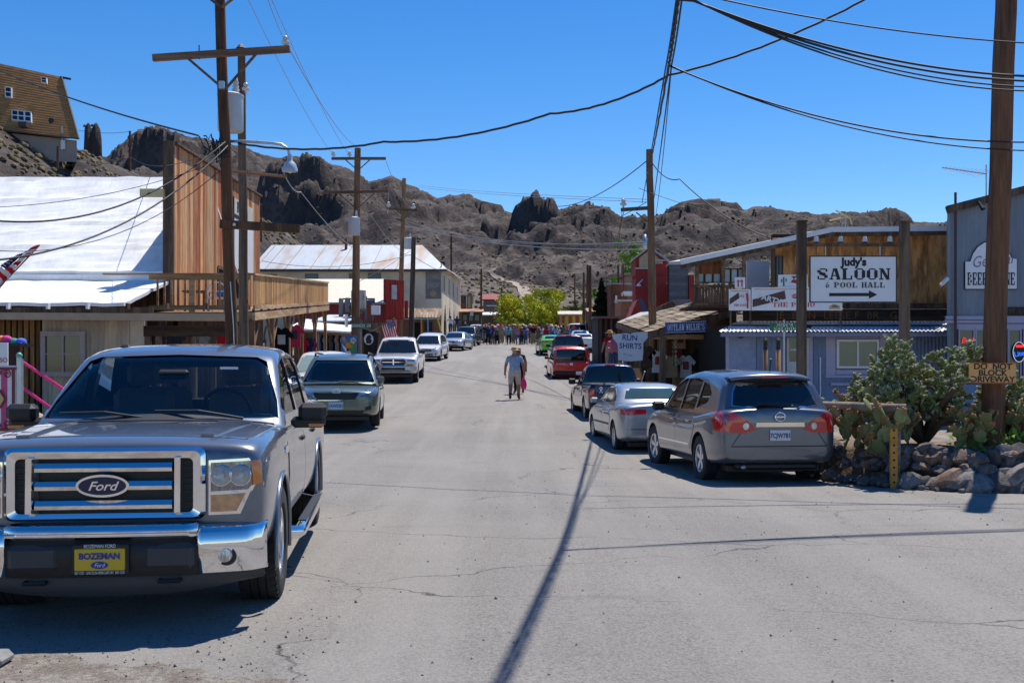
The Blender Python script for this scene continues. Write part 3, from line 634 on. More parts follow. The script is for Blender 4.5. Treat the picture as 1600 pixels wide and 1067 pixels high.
    for i in range(14):
        x = lerp(F0.x, b.x-.2, i/13)
        part(s, 'baluster', DECK, lambda m: m.box(x, x+.06, 33.005, 33.045, 3.42, 4.3) if i % 5 or i == 0 else m.box(x-.05, x+.13, 32.955, 33.045, 3.07, 4.418))
    for i in range(16):
        t = i/15; q = b.lerp(e, t)
        part(s, 'rail_foot', OLDW, lambda m: m.box(q.x-.02, q.x+.04, q.y, q.y+.09, lerp(3.28, 4.74, t), lerp(3.4, 4.85, t)))
        part(s, 'joist', OLDW, lambda m: m.box(F0.x+.1-.5*t, q.x-.04, q.y-.03, q.y+.03, lerp(3.06, 4.5, t), lerp(3.23, 4.72, t)))
    for i, t in enumerate((.02, .2, .38, .56, .78, .985)):
        q = b.lerp(e, t); zt = lerp(3.03, 4.5, t); zb = G(q.x, q.y)-.05
        part(s, 'porch_post', PALEP, lambda m: m.box(q.x-.16, q.x-.02, q.y-.07, q.y+.07, zb, zt))
        part(s, 'brace', PALEP, lambda m: (beam(m, (q.x-.09, q.y-.07, zt-.9), (q.x-.09, q.y-.8, zt-.05), .07, .1) if t > .1 else None, beam(m, (q.x-.09, q.y+.07, zt-.9), (q.x-.09, q.y+.8, zt-.02), .07, .1) if t < .9 else None))
    # yellow flood light on the front corner
    part(s, 'flood_lamp_box', mat('tan_lamp', (.5, .42, .22), .6), lambda m: m.box(F0.x-.95, F0.x-.2, 34.3, 34.5, 7.0, 7.25))
    # furniture on the balcony
    fu = empty('balcony_chair', (-9.3, 34.5, 3.35), label='white round-backed metal chair on the wooden balcony', cat='chair')
    m = MB(); m.tube([(-9.3+.3*math.cos(a), 34.3, 4.0+.3*math.sin(a)) for a in np.linspace(-.3, math.pi+.3, 12)], .02, 6); m.tube([(-9.58, 34.3, 3.9), (-9.6, 34.3, 3.38)], .02, 6); m.tube([(-9.02, 34.3, 3.9), (-9.0, 34.3, 3.38)], .02, 6); m.tube([(-9.58, 34.8, 3.8), (-9.6, 34.85, 3.42)], .02, 6); m.tube([(-9.02, 34.8, 3.8), (-9.0, 34.85, 3.42)], .02, 6); m.build('chair_frame', WHITE, fu)
    part(fu, 'seat', WHITE, lambda m: m.box(-9.6, -9.0, 34.3, 34.85, 3.8, 3.84)); part(fu, 'cushion', mat('blue_cloth', (.02, .16, .6), .8), lambda m: m.rb(-9.35, -9.05, 34.35, 34.6, 3.85, 4.05, .05))
    t_ = empty('balcony_table', (-10, 35, 3.35), label='brown wooden table standing on the store balcony', cat='table')
    part(t_, 'tabletop', WOODX, lambda m: m.box(-10.5, -9.75, 34.6, 35.3, 4.02, 4.07))
    for a_, c_ in ((-10.45, 34.65), (-9.85, 34.65), (-10.45, 35.2), (-9.85, 35.2)): part(t_, 'leg', WOODX, lambda m: m.box(a_, a_+.06, c_, c_+.06, 3.36, 4.02))
store()
# ---- hanging garments
TEE = None
def tee_mesh():
    global TEE
    out = [(-.1, .72), (-.2, .7), (-.43, .5), (-.34, .4), (-.24, .48), (-.25, 0), (.25, 0), (.24, .48), (.34, .4), (.43, .5), (.2, .7), (.1, .72), (0, .66)]
    mb = MB(); mb.prism(out, 1, -.045, .045); TEE = mb.mesh('tee', WHITE)
tee_mesh()
def tee(p, col, label, w=1., h=1., rz=0, name='hanging_shirt', cat='shirt', group=None, printc=None):
    me = TEE.copy(); me.materials.clear(); me.materials.append(mat('cloth_%d_%d_%d' % tuple(int(c*255) for c in col), col, .9, var=.2, vs=5, bump=.6, bs=5, spec=.1))
    o = obj(name, me); o.location = p; o.scale = (w, 1, h); o.rotation_euler = (0, 0, rz); tag(o, label, cat, group or 'garments hanging in the shop porches')
    md = o.modifiers.new('s', 'SUBSURF'); md.subdivision_type = 'SIMPLE'; md.levels = md.render_levels = 0
    if printc:
        m = MB(); m.box(-.13, .13, -.056, -.047, .26, .52); q = m.build('chest_print', mat('print_%d' % int(printc[0]*200+printc[1]*40), printc, .9)); q.parent = o
    return o
tee(P(440, 553, 40), (.012, .012, .014), 'black T-shirt with white print hanging under the balcony', 1.05, 1.35, .15, printc=(.5, .5, .48))
tee(P(459, 543, 44), (.55, .04, .1), 'crimson T-shirt with dark print hanging below the balcony edge', 1.05, 1.3, .1, printc=(.04, .05, .06))
tee(P(473, 560, 47), (.6, .02, .03), 'bright red vest hanging low beside the crimson shirt', .65, 1.25, .2)
tee(P(483, 560, 49), (.02, .03, .07), 'navy shirt on the rack right of the red vest', .6, 1.3, .9)
tee(P(489, 560, 50), (.25, .04, .08), 'wine red shirt on the rack nearest the last porch post', .5, 1.25, .9)
tee(P(346, 545, 32.3), (.5, .015, .02), 'red shirt hanging in the dark doorway behind the twin poles', .5, .8)
tee(P(275, 552, 32.5), (.05, .05, .055), 'charcoal shirt hanging in the dark shop front', .7, .9, .3)
tee(P(318, 552, 32.4), (.28, .25, .2), 'beige shirt hanging beside the red shirt in the shop front', .6, .9, .4)
for px, c, l in ((418, (.4, .4, .4), 'grey knitted garment hanging beside the black T-shirt'),): tee(P(px, 560, 38.5), c, l, .35, 1.6, .9)
def display_panel(px0, px1, py0, py1, d, label):
    p = P(px0, py1, d); q = P(px1, py0, d); m = MB(); m.box(p.x, q.x, d, d+.04, G(p.x, d)-.02, q.z); o = m.build('display_panel', PLY); tag(o, label, 'panel', 'plywood display panels under the balcony')
display_panel(446, 457, 542, 590, 42.5, 'plywood panel below the crimson T-shirt'); display_panel(466, 474, 556, 590, 46, 'plywood panel below the bright red vest')
# ---- small things at the left edge
def left_edge():
    t = empty('market_table', P(20, 575, 27), label='dark table piled with coloured hats by the slatted wall', cat='table'); t.location.z = G(PX(20, 27), 27)
    x0, x1 = PX(-30, 27), PX(40, 27)
    part(t, 'tabletop', BLACK, lambda m: m.box(x0, x1, 26.7, 27.5, PZ(537, 27)-.06, PZ(537, 27)))
    for x in (x0+.05, x1-.1): part(t, 'leg', BLACK, lambda m: m.box(x, x+.05, 26.75, 26.8, .1, PZ(537, 27)-.06))
    part(t, 'skirt', mat('brown_cloth', (.05, .02, .015), .9), lambda m: m.box(x0+.02, x1-.02, 26.72, 26.74, .5, PZ(537, 27)-.07))
    for px, py, c, l in ((6, 532, (.08, .14, .55), 'blue cap in front of the orange one on the table'), (5, 524, (.7, .22, .03), 'orange cap at the back of the hat table'), (14, 526, (.65, .04, .3), 'pink cap between the orange and green caps'), (22, 530, (.02, .3, .22), 'green cap in the middle of the hat table'), (33, 532, (.1, .15, .5), 'blue cap at the right end of the hat table')):
        q = P(px, 537, 27); m = MB(); m.lathe([(.13, 0), (.135, .04), (.12, .09), (.08, .125), (.03, .14), (.0, .141)], 12, 2, (q.x, 27 + random.uniform(-.15, .1), q.z+(.0 if py > 528 else .06)))
        y0 = m.v[0][1]; o = empty('cap', (q.x, y0, q.z), label=l, cat='cap', group='caps on the market table')
        m.build('crown', mat('cap_%s' % l[:5], c, .85), o, smooth=True)
        part(o, 'peak', MC['cap_%s' % l[:5]], lambda m: m.box(q.x-.1, q.x+.1, y0-.28, y0-.14, q.z+.01, q.z+.03))
    s = empty('price_board', (PX(4, 22), 22, G(PX(4, 22), 22)), label='white price board standing left of the pink handrail', cat='sign')
    part(s, 'board', WHITE, lambda m: m.box(PX(-18, 22), PX(12, 22), 22, 22.03, PZ(571, 22), PZ(535, 22))); part(s, 'leg', OLDW, lambda m: m.box(PX(0, 22), PX(0, 22)+.05, 22.04, 22.09, -.05, PZ(540, 22)))
    text('SO', .13, mat('red_ink', (.5, .03, .03), .7), (PX(6, 22), 21.99, PZ(563, 22)), s, 'price', ext=.002)
    # ornate striped sign
    d = 12.5; o = empty('ornate_sign', (PX(0, d), d, 0), label='pink and white striped sign with maroon scrollwork border', cat='sign')
    pink = mat('pink_paint', (.6, .06, .2), .5); maroon = mat('maroon_paint', (.22, .015, .03), .5); tan = mat('tan_paint', (.6, .42, .2), .55)
    x0, x1, z0, z1 = PX(-75, d), PX(25, d), PZ(676, d), PZ(571, d)
    part(o, 'panel', WHITE, lambda m: m.box(x0, x1, d, d+.04, z0, z1))
    for i in range(4):
        a = x1-.1-i*.17; part(o, 'stripe', pink, lambda m: m.box(a-.07, a, d-.004, d, z0+.05, z1-.05))
    part(o, 'border', maroon, lambda m: (m.box(x0, x1, d-.02, d-.004, z1-.05, z1-.02), m.box(x0, x1, d-.02, d-.004, z0+.02, z0+.05), m.box(x1-.04, x1-.012, d-.02, d-.004, z0+.05, z1-.05)))
    part(o, 'medallion', maroon, lambda m: m.prism([(x1-.1, (z0+z1)/2), (x1-.16, (z0+z1)/2+.1), (x1-.22, (z0+z1)/2+.12), (x1-.25, z1-.16), (x0+.2, z1-.16), (x0+.2, z0+.16), (x1-.25, z0+.16), (x1-.22, (z0+z1)/2-.12), (x1-.16, (z0+z1)/2-.1)], 1, d-.012, d-.005))
    part(o, 'medallion_field', tan, lambda m: m.prism([(x1-.13, (z0+z1)/2), (x1-.18, (z0+z1)/2+.08), (x1-.25, (z0+z1)/2+.1), (x1-.28, z1-.19), (x0+.23, z1-.19), (x0+.23, z0+.19), (x1-.28, z0+.19), (x1-.25, (z0+z1)/2-.1), (x1-.18, (z0+z1)/2-.08)], 1, d-.018, d-.0125))
    def scroll(m, cx, cz, sx, sz):
        m.tube([(cx+sx*(.015+.035*k/14)*math.cos(k*.6), d-.012, cz+sz*(.015+.035*k/14)*math.sin(k*.6)) for k in range(15)], .006, 5)
    [part(o, 'scroll', maroon, lambda m: scroll(m, *q)) for q in ((x1-.1, z1-.1, 1, 1), (x1-.1, z0+.1, 1, -1), (x1-.2, z1-.08, -1, 1), (x1-.2, z0+.08, -1, -1))]
    part(o, 'frame_post', STEEL, lambda m: (m.box(x1+.005, x1+.06, d, d+.06, -.02, PZ(560, d)), m.box(x0, x0+.05, d+.045, d+.09, -.02, z1)))
    r = empty('pink_handrail', (PX(60, 17), 17, 0), label='sloping pink pipe handrail behind the grey pickup mirror', cat='handrail')
    pk = mat('hot_pink_paint', (.75, .02, .22), .45)
    for a, b in (((30, 562), (108, 614)), ((30, 602), (100, 652))): part(r, 'rail', pk, lambda m: m.cyl(P(*a, 17), P(*b, 17.6), .025, n=8))
    part(r, 'post', STEEL, lambda m: m.cyl((PX(30, 17), 17, -.05), P(30, 557, 17), .04, n=8)); part(r, 'finial', mat('teal', (.1, .35, .3), .5), lambda m: m.lathe([(0, -.05), (.045, -.02), (.05, .02), (.02, .05), (0, .055)], 10, 2, P(30, 556, 17)), True)
    # rubble at the foot of the wall
    st = mat('rubble_stone', (.4, .33, .27), .9, var=.3, vs=4, bump=.6)
    hp = empty('rubble_heap', (PX(70, 28), 28, .2), label='loose pale rubble lying below the cream wall', cat='rubble')
    for i in range(26):
        x = PX(random.uniform(35, 110), 28); y = random.uniform(26.2, 30); rock('stone', (x, y, G(x, y)+.05), random.uniform(.12, .34), st, par=hp)
def rock_mesh(seed, sub=2, flat=.75):
    rn = random.Random(seed); bm = bmesh.new(); bmesh.ops.create_icosphere(bm, subdivisions=sub, radius=1)
    planes = [(Vector((rn.gauss(0, 1), rn.gauss(0, 1), rn.gauss(0, 1))).normalized(), rn.uniform(.6, .92)) for _ in range(9)]
    o = Vector((rn.random()*50, 0, 0)); sc = Vector((rn.uniform(.8, 1.25), rn.uniform(.75, 1.15), flat*rn.uniform(.8, 1.15)))
    for v in bm.verts:
        c = v.co.copy()
        for n_, h in planes:
            d = c.dot(n_)
            if d > h: c -= n_*(d-h)
        c *= 1+.1*noise.noise(c*2+o)
        v.co = Vector((c.x*sc.x, c.y*sc.y, c.z*sc.z))
    me = bpy.data.meshes.new('rock'); bm.to_mesh(me); bm.free(); me.polygons.foreach_set('use_smooth', [True]*len(me.polygons)); me.set_sharp_from_angle(angle=R(32)); return me
ROCKS = [rock_mesh(s) for s in range(8)]; ROCKM = {}
def rock(name, p, r, mt, label=None, cat=None, group=None, par=None, flat=1.):
    k = (random.randrange(8), mt.name)
    if k not in ROCKM: ROCKM[k] = ROCKS[k[0]].copy(); ROCKM[k].materials.append(mt)
    o = bpy.data.objects.new(name, ROCKM[k]); COL.objects.link(o); o.location = p; o.scale = (r, r*random.uniform(.8, 1.1), r*flat*random.uniform(.85, 1.1)); o.rotation_euler = (random.uniform(-.4, .4), random.uniform(-.4, .4), random.uniform(0, 6.3))
    if par: parent(o, par)
    return tag(o, label, cat, group)
left_edge()
# ---------------------------------------------------------------- right side of the street
BLUEC = mat('blue_corrugated', (.19, .255, .4), .6, var=.12, vs=1.5, st=(2, 2, .4), col2=(.16, .21, .33), c2s=.8)
GREYC = mat('grey_corrugated', (.24, .275, .32), .6, .1, var=.12, vs=1.5, st=(2, 2, .3), col2=(.2, .23, .27), c2s=.8)
LILAC = mat('lilac_trim', (.42, .4, .54), .6, var=.08); SHINY = mat('new_corrugated_iron', (.78, .8, .82), .5, .15, var=.1, vs=2)
PLYV = mat('weathered_plywood', (.72, .36, .125), .75, var=.45, vs=1.6, st=(3, 1, .8), col2=(.32, .15, .055), c2s=1.4, c2w=.5, bump=.2)
REDW = mat('dark_red_paint', (.34, .03, .02), .7, var=.25, vs=3, st=(3, 3, .6)); SIGNW = mat('sign_white', (.84, .85, .86), .5, var=.04)
def zgr(px, d): return G(PX(px, d), d)-.1
def saloon():
    s = empty('corner_saloon', (11, 33, G(11, 33)), label='blue corrugated saloon with plywood upper storey and tin awning', cat='building')
    d = 30.; X = lambda px, dd=d: PX(px, dd); Z = lambda py, dd=d: PZ(py, dd)
    part(s, 'front_wall', BLUEC, lambda m: corr(m, (X(1182), d), (X(1228), d), -.1, 2.75, .1, .014), True)
    part(s, 'front_wall', BLUEC, lambda m: corr(m, (X(1268), d), (X(1500), d), -.1, 2.75, .1, .014), True)
    part(s, 'flat_panel', mat('blue_panel', (.25, .3, .45), .6), lambda m: m.box(X(1138), X(1181), d-.02, d+.05, -.1, 2.75))
    part(s, 'wall_core', DARK, lambda m: (m.box(X(1140), 16, d+.06, 36, -.1, 2.8), m.box(X(1228), X(1268), d+.03, d+.059, -.1, 2.75)))
    door = part(s, 'door', mat('cream_door', (.52, .53, .55), .5), lambda m: m.box(X(1229), X(1266), d-.03, d+.02, -.05, 2.45))
    part(s, 'door_pane', PANE, lambda m: (m.box(X(1233), X(1250), d-.045, d-.031, Z(565), Z(528))))
    part(s, 'door_rail', mat('cream_door', (.5, .5, .5)), lambda m: m.box(X(1233), X(1250), d-.055, d-.046, Z(548), Z(545)))
    window(s, (X(1339), d-.05, Z(553)), X(1369)-X(1310), Z(534)-Z(572), WHITE, 'y', pane=mat('curtained_glass', (.1, .13, .11), .12, var=.05, spec=.8), mull=1, fw=.06, dep=.05)
    part(s, 'window_surround', LILAC, lambda m: (m.box(X(1290), X(1305)-.0, d-.04, d-.0, Z(588), Z(522)), m.box(X(1374), X(1388), d-.04, d, Z(588), Z(522)), m.box(X(1284), X(1398), d-.08, d-.041, Z(526), Z(521)), m.box(X(1288), X(1390), d-.1, d-.041, Z(590), Z(586)), m.box(X(1306), X(1373), d-.035, d, Z(530), Z(526.5)), m.box(X(1306), X(1373), d-.035, d, Z(585), Z(578))))
    part(s, 'sill', LILAC, lambda m: m.box(X(1296), X(1378), d-.16, d-.02, Z(602), Z(598)))
    part(s, 'corner_trim', LILAC, lambda m: m.box(X(1264), X(1269), d-.05, d-.031, -.05, 2.6)); part(s, 'corner_trim', LILAC, lambda m: m.box(X(1134), X(1139), d-.05, d+.02, -.05, 2.6))
    part(s, 'conduit', WHITE, lambda m: m.cyl((X(1281), d-.05, .2), (X(1281), d-.05, 1.9), .02, n=6))
    # tin awning
    part(s, 'tin_awning', SHINY, lambda m: corr_roof(m, (X(1122, 29.3), 29.3, Z(518, 29.3)), (X(1482, 29.3), 29.3, Z(517, 29.3)), (X(1478, 31.9), 31.9, Z(502, 31.9)), (X(1150, 31.9), 31.9, Z(503, 31.9)), .11, .02), True)
    part(s, 'awning_fascia', mat('blue_fascia', (.2, .22, .33), .6), lambda m: m.box(X(1126, 29.4), X(1482, 29.4), 29.36, 29.42, Z(526, 29.4), Z(520, 29.4)))
    # upper storey
    D = 32.; xu = lambda px: PX(px, D); zu = lambda py: PZ(py, D)
    boards(s, 'plywood_sheet', PLYV, (xu(1207), D), (xu(1482), D), zu(478), lambda t: min(zu(362), lerp(zu(374), zu(362), t*3)), .61, .02, .008)
    part(s, 'upper_backing', DARK, lambda m: m.box(xu(1207), xu(1482), D+.03, D+.2, zu(480), zu(366)))
    part(s, 'sign_beam', WOODD, lambda m: m.box(xu(1160), xu(1482), D-.3, D-.05, zu(502), zu(484)))
    part(s, 'ledge', OLDW, lambda m: m.box(xu(1317), xu(1482), D-.34, D-.04, zu(483), zu(475)))
    text('JE  E KN  LEESE F  BR   GI', .3, mat('faded_gold_letters', (.2, .09, .02), .8), (xu(1305), D-.305, zu(494)), s, 'faded_lettering', sp=1.1)
    part(s, 'barred_window', PANE, lambda m: m.box(xu(1206), xu(1222), D-.05, D-.03, zu(446), zu(402)))
    for i in range(4): part(s, 'window_bar', OLDW, lambda m: m.box(xu(1206+i*5), xu(1206+i*5)+.03, D-.08, D-.052, zu(448), zu(400)))
    # roof with pale edge: slopes down towards the street
    pts = [(1063, 408), (1300, 357), (1482, 355)]
    part(s, 'roof', mat('pale_roof', (.5, .47, .44), .7), lambda m: [m.add([P(a, b, 30.9), P(c, e, 30.9), P(c, e, 30.9)+Vector((0, dy, .2)), P(a, b, 30.9)+Vector((0, dy, .2))]+[q-Vector((0, 0, .07)) for q in (P(a, b, 30.9), P(c, e, 30.9), P(c, e, 30.9)+Vector((0, dy, .2)), P(a, b, 30.9)+Vector((0, dy, .2)))], [(0,1,2,3),(7,6,5,4),(0,4,5,1),(1,5,6,2),(2,6,7,3),(3,7,4,0)]) for (a, b), (c, e), dy in zip(pts, pts[1:], (2.3, 6))])
    part(s, 'roof_edge', WHITE, lambda m: [beam(m, P(a, b+2, 30.85), P(c, e+2, 30.85), .05, .14) for (a, b), (c, e) in zip(pts, pts[1:])])
    part(s, 'fascia_board', OLDW, lambda m: [beam(m, P(a, b+8, 30.98), P(c, e+8, 30.98), .06, .16) for (a, b), (c, e) in zip(pts, pts[1:])])
    for px in (1086, 1127, 1160, 1205):
        part(s, 'upper_post', WOODY if px != 1205 else OLDW, lambda m: m.box(PX(px, 31.2), PX(px, 31.2)+.1, 31.15, 31.25, PZ(478, 31.2), PZ(412-(px-1063)*.215, 31.2)))
    boards(s, 'gable_board', wood('rust_board', (.26, .09, .035), (.18, .065, .03), 2), (PX(1090, 31.3), 31.3), (PX(1126, 31.3), 31.3), PZ(428, 31.3), PZ(402, 31.3), .12, .02)
    for px in (1089, 1102, 1115, 1131, 1142, 1153):
        window(s, (PX(px+5, 31.35), 31.35, PZ(431, 31.35)), PX(10, 31.35)-PX(0, 31.35), .36, wood('brown_sash', (.13, .06, .03), (.09, .04, .02)), 'y', pane=mat('hazy_pane', (.32, .36, .36), .15, var=.15, vs=2, spec=.8), mull=0, fw=.03)
    for i in range(13):
        x = lerp(PX(1083, 31.1), PX(1139, 31.1), i/12); part(s, 'rail_slab', DKW, lambda m: m.box(x, x+.065, 31.08, 31.12, PZ(474, 31.1), PZ(447, 31.1)+random.uniform(-.04, .04)))
    part(s, 'deck_rail', DKW, lambda m: (m.box(PX(1080, 31), PX(1165, 31), 31.0, 31.07, PZ(449, 31), PZ(445, 31)), m.box(PX(1080, 31), PX(1165, 31), 31.0, 31.07, PZ(477, 31), PZ(473, 31))))
    part(s, 'deck', OLDW, lambda m: m.box(PX(1080, 31), PX(1206, 31), 31.1, 33.2, PZ(480, 31), PZ(476.5, 31)))
    part(s, 'white_parapet', WHITE, lambda m: m.box(PX(1167, 35), PX(1202, 35), 35, 35.2, PZ(456, 35), PZ(408, 35)))
    # party banner
    b = empty('patio_banner', P(1228, 485, 29.6), label='long white banner with red and black lettering above the tin awning', cat='banner')
    e = 29.6; bx = lambda px: PX(px, e); bz = lambda py: PZ(py, e); red = mat('sign_red', (.55, .03, .025), .6); brn = mat('sign_brown', (.12, .06, .05), .7)
    part(b, 'cloth', SIGNW, lambda m: (m.box(bx(1139), bx(1173), e, e+.03, bz(485), bz(452)), m.box(bx(1174.5), bx(1316), e, e+.03, bz(485), bz(449))))
    part(b, 'orange_line', mat('sign_orange', (.65, .25, .04), .6), lambda m: (m.box(bx(1178), bx(1264), e-.004, e, bz(452.5), bz(451.5)), m.box(bx(1142), bx(1170), e-.004, e, bz(455.5), bz(454.5))))
    part(b, 'ribbon', brn, lambda m: (m.prism([(bx(1176), bz(480)), (bx(1176), bz(468)), (bx(1226), bz(454)), (bx(1228), bz(467))], 1, e-.006, e), m.prism([(bx(1140), bz(476)), (bx(1140), bz(467)), (bx(1154), bz(457)), (bx(1155), bz(466))], 1, e-.006, e)))
    o = text('PARTY', .2, WHITE, (bx(1202), e-.01, bz(467.5)), b, 'party_lettering', (90, 15, 0), 1.1, ext=.002, bold=.006)
    part(b, 'on_badge', red, lambda m: m.prism([(bx(1242)+.09*math.cos(a), bz(463)+.065*math.sin(a)) for a in np.linspace(0, 6.28, 11)[:-1]], 1, e-.006, e)); text('ON', .1, WHITE, (bx(1242), e-.009, bz(463)), b, 'on_lettering', ext=.002)
    slab('THE PATIO', .12, bx(1272)-bx(1206), red, (bx(1240), e-.001, bz(476)), b, 'patio_lettering'); slab('THE PATIO', .06, bx(1170)-bx(1147), red, (bx(1158), e-.001, bz(477)), b, 'small_lettering')
    text('ON', .12, red, (bx(1157), e-.004, bz(463)), b, 'small_on', ext=.002)
    part(b, 'figure', red, lambda m: (m.cyl((bx(1168), e-.02, bz(470)), (bx(1167), e-.02, bz(458)), .03, n=6), m.cyl((bx(1168), e-.02, bz(482)), (bx(1168), e-.02, bz(470)), .02, n=6)))
    part(b, 'car_emblem', mat('sign_yellow', (.65, .4, .03), .6), lambda m: (m.prism([(bx(1296), bz(483)), (bx(1296), bz(478)), (bx(1303), bz(475)), (bx(1312), bz(478)), (bx(1312), bz(483))], 1, e-.006, e)))
    part(b, 'car_window', mat('sign_blue', (.05, .12, .4), .6), lambda m: m.prism([(bx(1300), bz(480)), (bx(1301), bz(477)), (bx(1309), bz(477.5)), (bx(1309), bz(480))], 1, e-.01, e-.0065))
    for px in (1142, 1173, 1314): part(b, 'support', OLDW, lambda m: m.cyl((bx(px), e+.05, bz(510)), (bx(px), e+.05, bz(450)), .025, n=6))
    for (x0, x1, y0, y1, l) in ((1149, 1165, 433, 450, 'small white picture board left end above the patio banner'), (1217, 1263, 429, 451, 'white picture board with cactus and cowboy above the patio banner')):
        q = empty('picture_board', P((x0+x1)/2, y1, e), label=l, cat='sign')
        part(q, 'board', SIGNW, lambda m: m.box(bx(x0), bx(x1), e+.06, e+.08, bz(y1)+.0, bz(y0)))
        if x1-x0 > 20:
            part(q, 'cactus', mat('sign_green', (.05, .25, .12), .6), lambda m: (m.box(bx(1224), bx(1226.5), e+.052, e+.06, bz(447), bz(433)), m.box(bx(1221), bx(1223), e+.052, e+.06, bz(441), bz(436)), m.box(bx(1228), bx(1230), e+.052, e+.06, bz(440), bz(435))))
            part(q, 'cowboy', red, lambda m: (m.prism([(bx(1236), bz(441)), (bx(1240), bz(436)), (bx(1249), bz(438)), (bx(1246), bz(443))], 1, e+.052, e+.06), m.box(bx(1240), bx(1243), e+.05, e+.06, bz(435.5), bz(432)), m.prism([(bx(1246), bz(443)), (bx(1249), bz(440)), (bx(1256), bz(447)), (bx(1252), bz(448))], 1, e+.05, e+.06)))
            part(q, 'cowboy_hat', BLACK, lambda m: m.box(bx(1238), bx(1246), e+.05, e+.06, bz(433), bz(431.5)))
        else: part(q, 'figure', red, lambda m: (m.box(bx(1153), bx(1155), e+.052, e+.06, bz(448), bz(437)), m.box(bx(1159), bx(1161), e+.052, e+.06, bz(448), bz(437)), m.box(bx(1152), bx(1162), e+.05, e+.06, bz(440), bz(438.6))))
    # two lantern posts and small street sign
    for px, lab in ((1196, 'left of two lanterns on log posts by the saloon door'), (1216, 'right of two lanterns on log posts by the saloon door')):
        L = empty('lantern_post', (PX(px, 26.5), 26.5, G(PX(px, 26.5), 26.5)), label=lab, cat='lamp post', group='lantern posts by the saloon door')
        part(L, 'log_post', PALEP, lambda m: m.cyl((PX(px, 26.5), 26.5, -.2), P(px, 546, 26.5), .06, n=8), True)
        part(L, 'lantern', BLACK, lambda m: (m.lathe([(.02, 0), (.06, .02), (.06, .04), (.045, .06), (.05, .2), (.07, .22), (.02, .28), (0, .29)], 8, 2, P(px, 546, 26.5))))
    g = empty('green_road_sign', P(1230, 512, 25.5), label="small green street sign naming the saloon", cat='sign'); grn = mat('road_sign_green', (.01, .16, .07), .4, var=.03)
    part(g, 'blade', grn, lambda m: m.box(PX(1203, 25.5), PX(1247, 25.5), 25.5, 25.52, PZ(517, 25.5), PZ(505, 25.5)))
    slab("JUDY'S", .075, .4, WHITE, (PX(1226, 25.5), 25.499, PZ(508.3, 25.5)), g, 'upper_lettering', dep=.003); slab('SALOON', .075, .52, WHITE, (PX(1226, 25.5), 25.499, PZ(514, 25.5)), g, 'lower_lettering', dep=.003)
    part(g, 'post', STEEL, lambda m: m.cyl((PX(1226, 25.5), 25.56, -.2), (PX(1226, 25.5), 25.56, PZ(500, 25.5)), .025, n=8))
    part(s, 'wall_lamp', BLACK, lambda m: m.lathe([(.02, 0), (.07, .03), (.08, .1), (.03, .14)], 8, 2, (X(1156), d-.12, Z(529))))
saloon()
def antenna(px, py, d, label, n=9, mast=1.2, L=1.3, rz=.3):
    q = P(px, py, d); a = empty('television_antenna', (q.x, q.y, q.z-mast), label=label, cat='antenna')
    part(a, 'mast', STEEL, lambda m: m.cyl((q.x, q.y, q.z-mast), (q.x, q.y, q.z+.25), .018, n=6))
    u = Vector((math.cos(rz), math.sin(rz), -.12)); v = Vector((-math.sin(rz), math.cos(rz), 0))
    part(a, 'boom', STEEL, lambda m: m.cyl(q, q-u*L, .015, n=6))
    for i in range(n): c = q-u*L*(i+.5)/n; part(a, 'element', STEEL, lambda m: m.cyl(c-v*(.5-.03*i), c+v*(.5-.03*i), .007, n=4))
antenna(1541, 272, 29.5, 'television antenna on a mast above the beer sign building', 12, 1.9, 1.25, .1)
def roof_antenna():
    q = P(1320, 352, 34); a = empty('roof_antenna', q, label='yellowed V-shaped antenna on the saloon roof', cat='antenna'); y = mat('yellowed_metal', (.45, .36, .15), .5)
    for b, c in (((1306, 329), (1327, 341)), ((1296, 345), (1324, 338)), ((1327, 336), (1331, 351))): part(a, 'arm', y, lambda m: m.cyl(P(*b, 34), P(*c, 34), .03, n=5))
    part(a, 'mast', STEEL, lambda m: m.cyl(P(1321, 358, 34), P(1322, 332, 34), .015, n=6)); part(a, 'guy', STEEL, lambda m: m.cyl(P(1314, 356, 34), P(1321, 338, 34), .008, n=4))
roof_antenna()
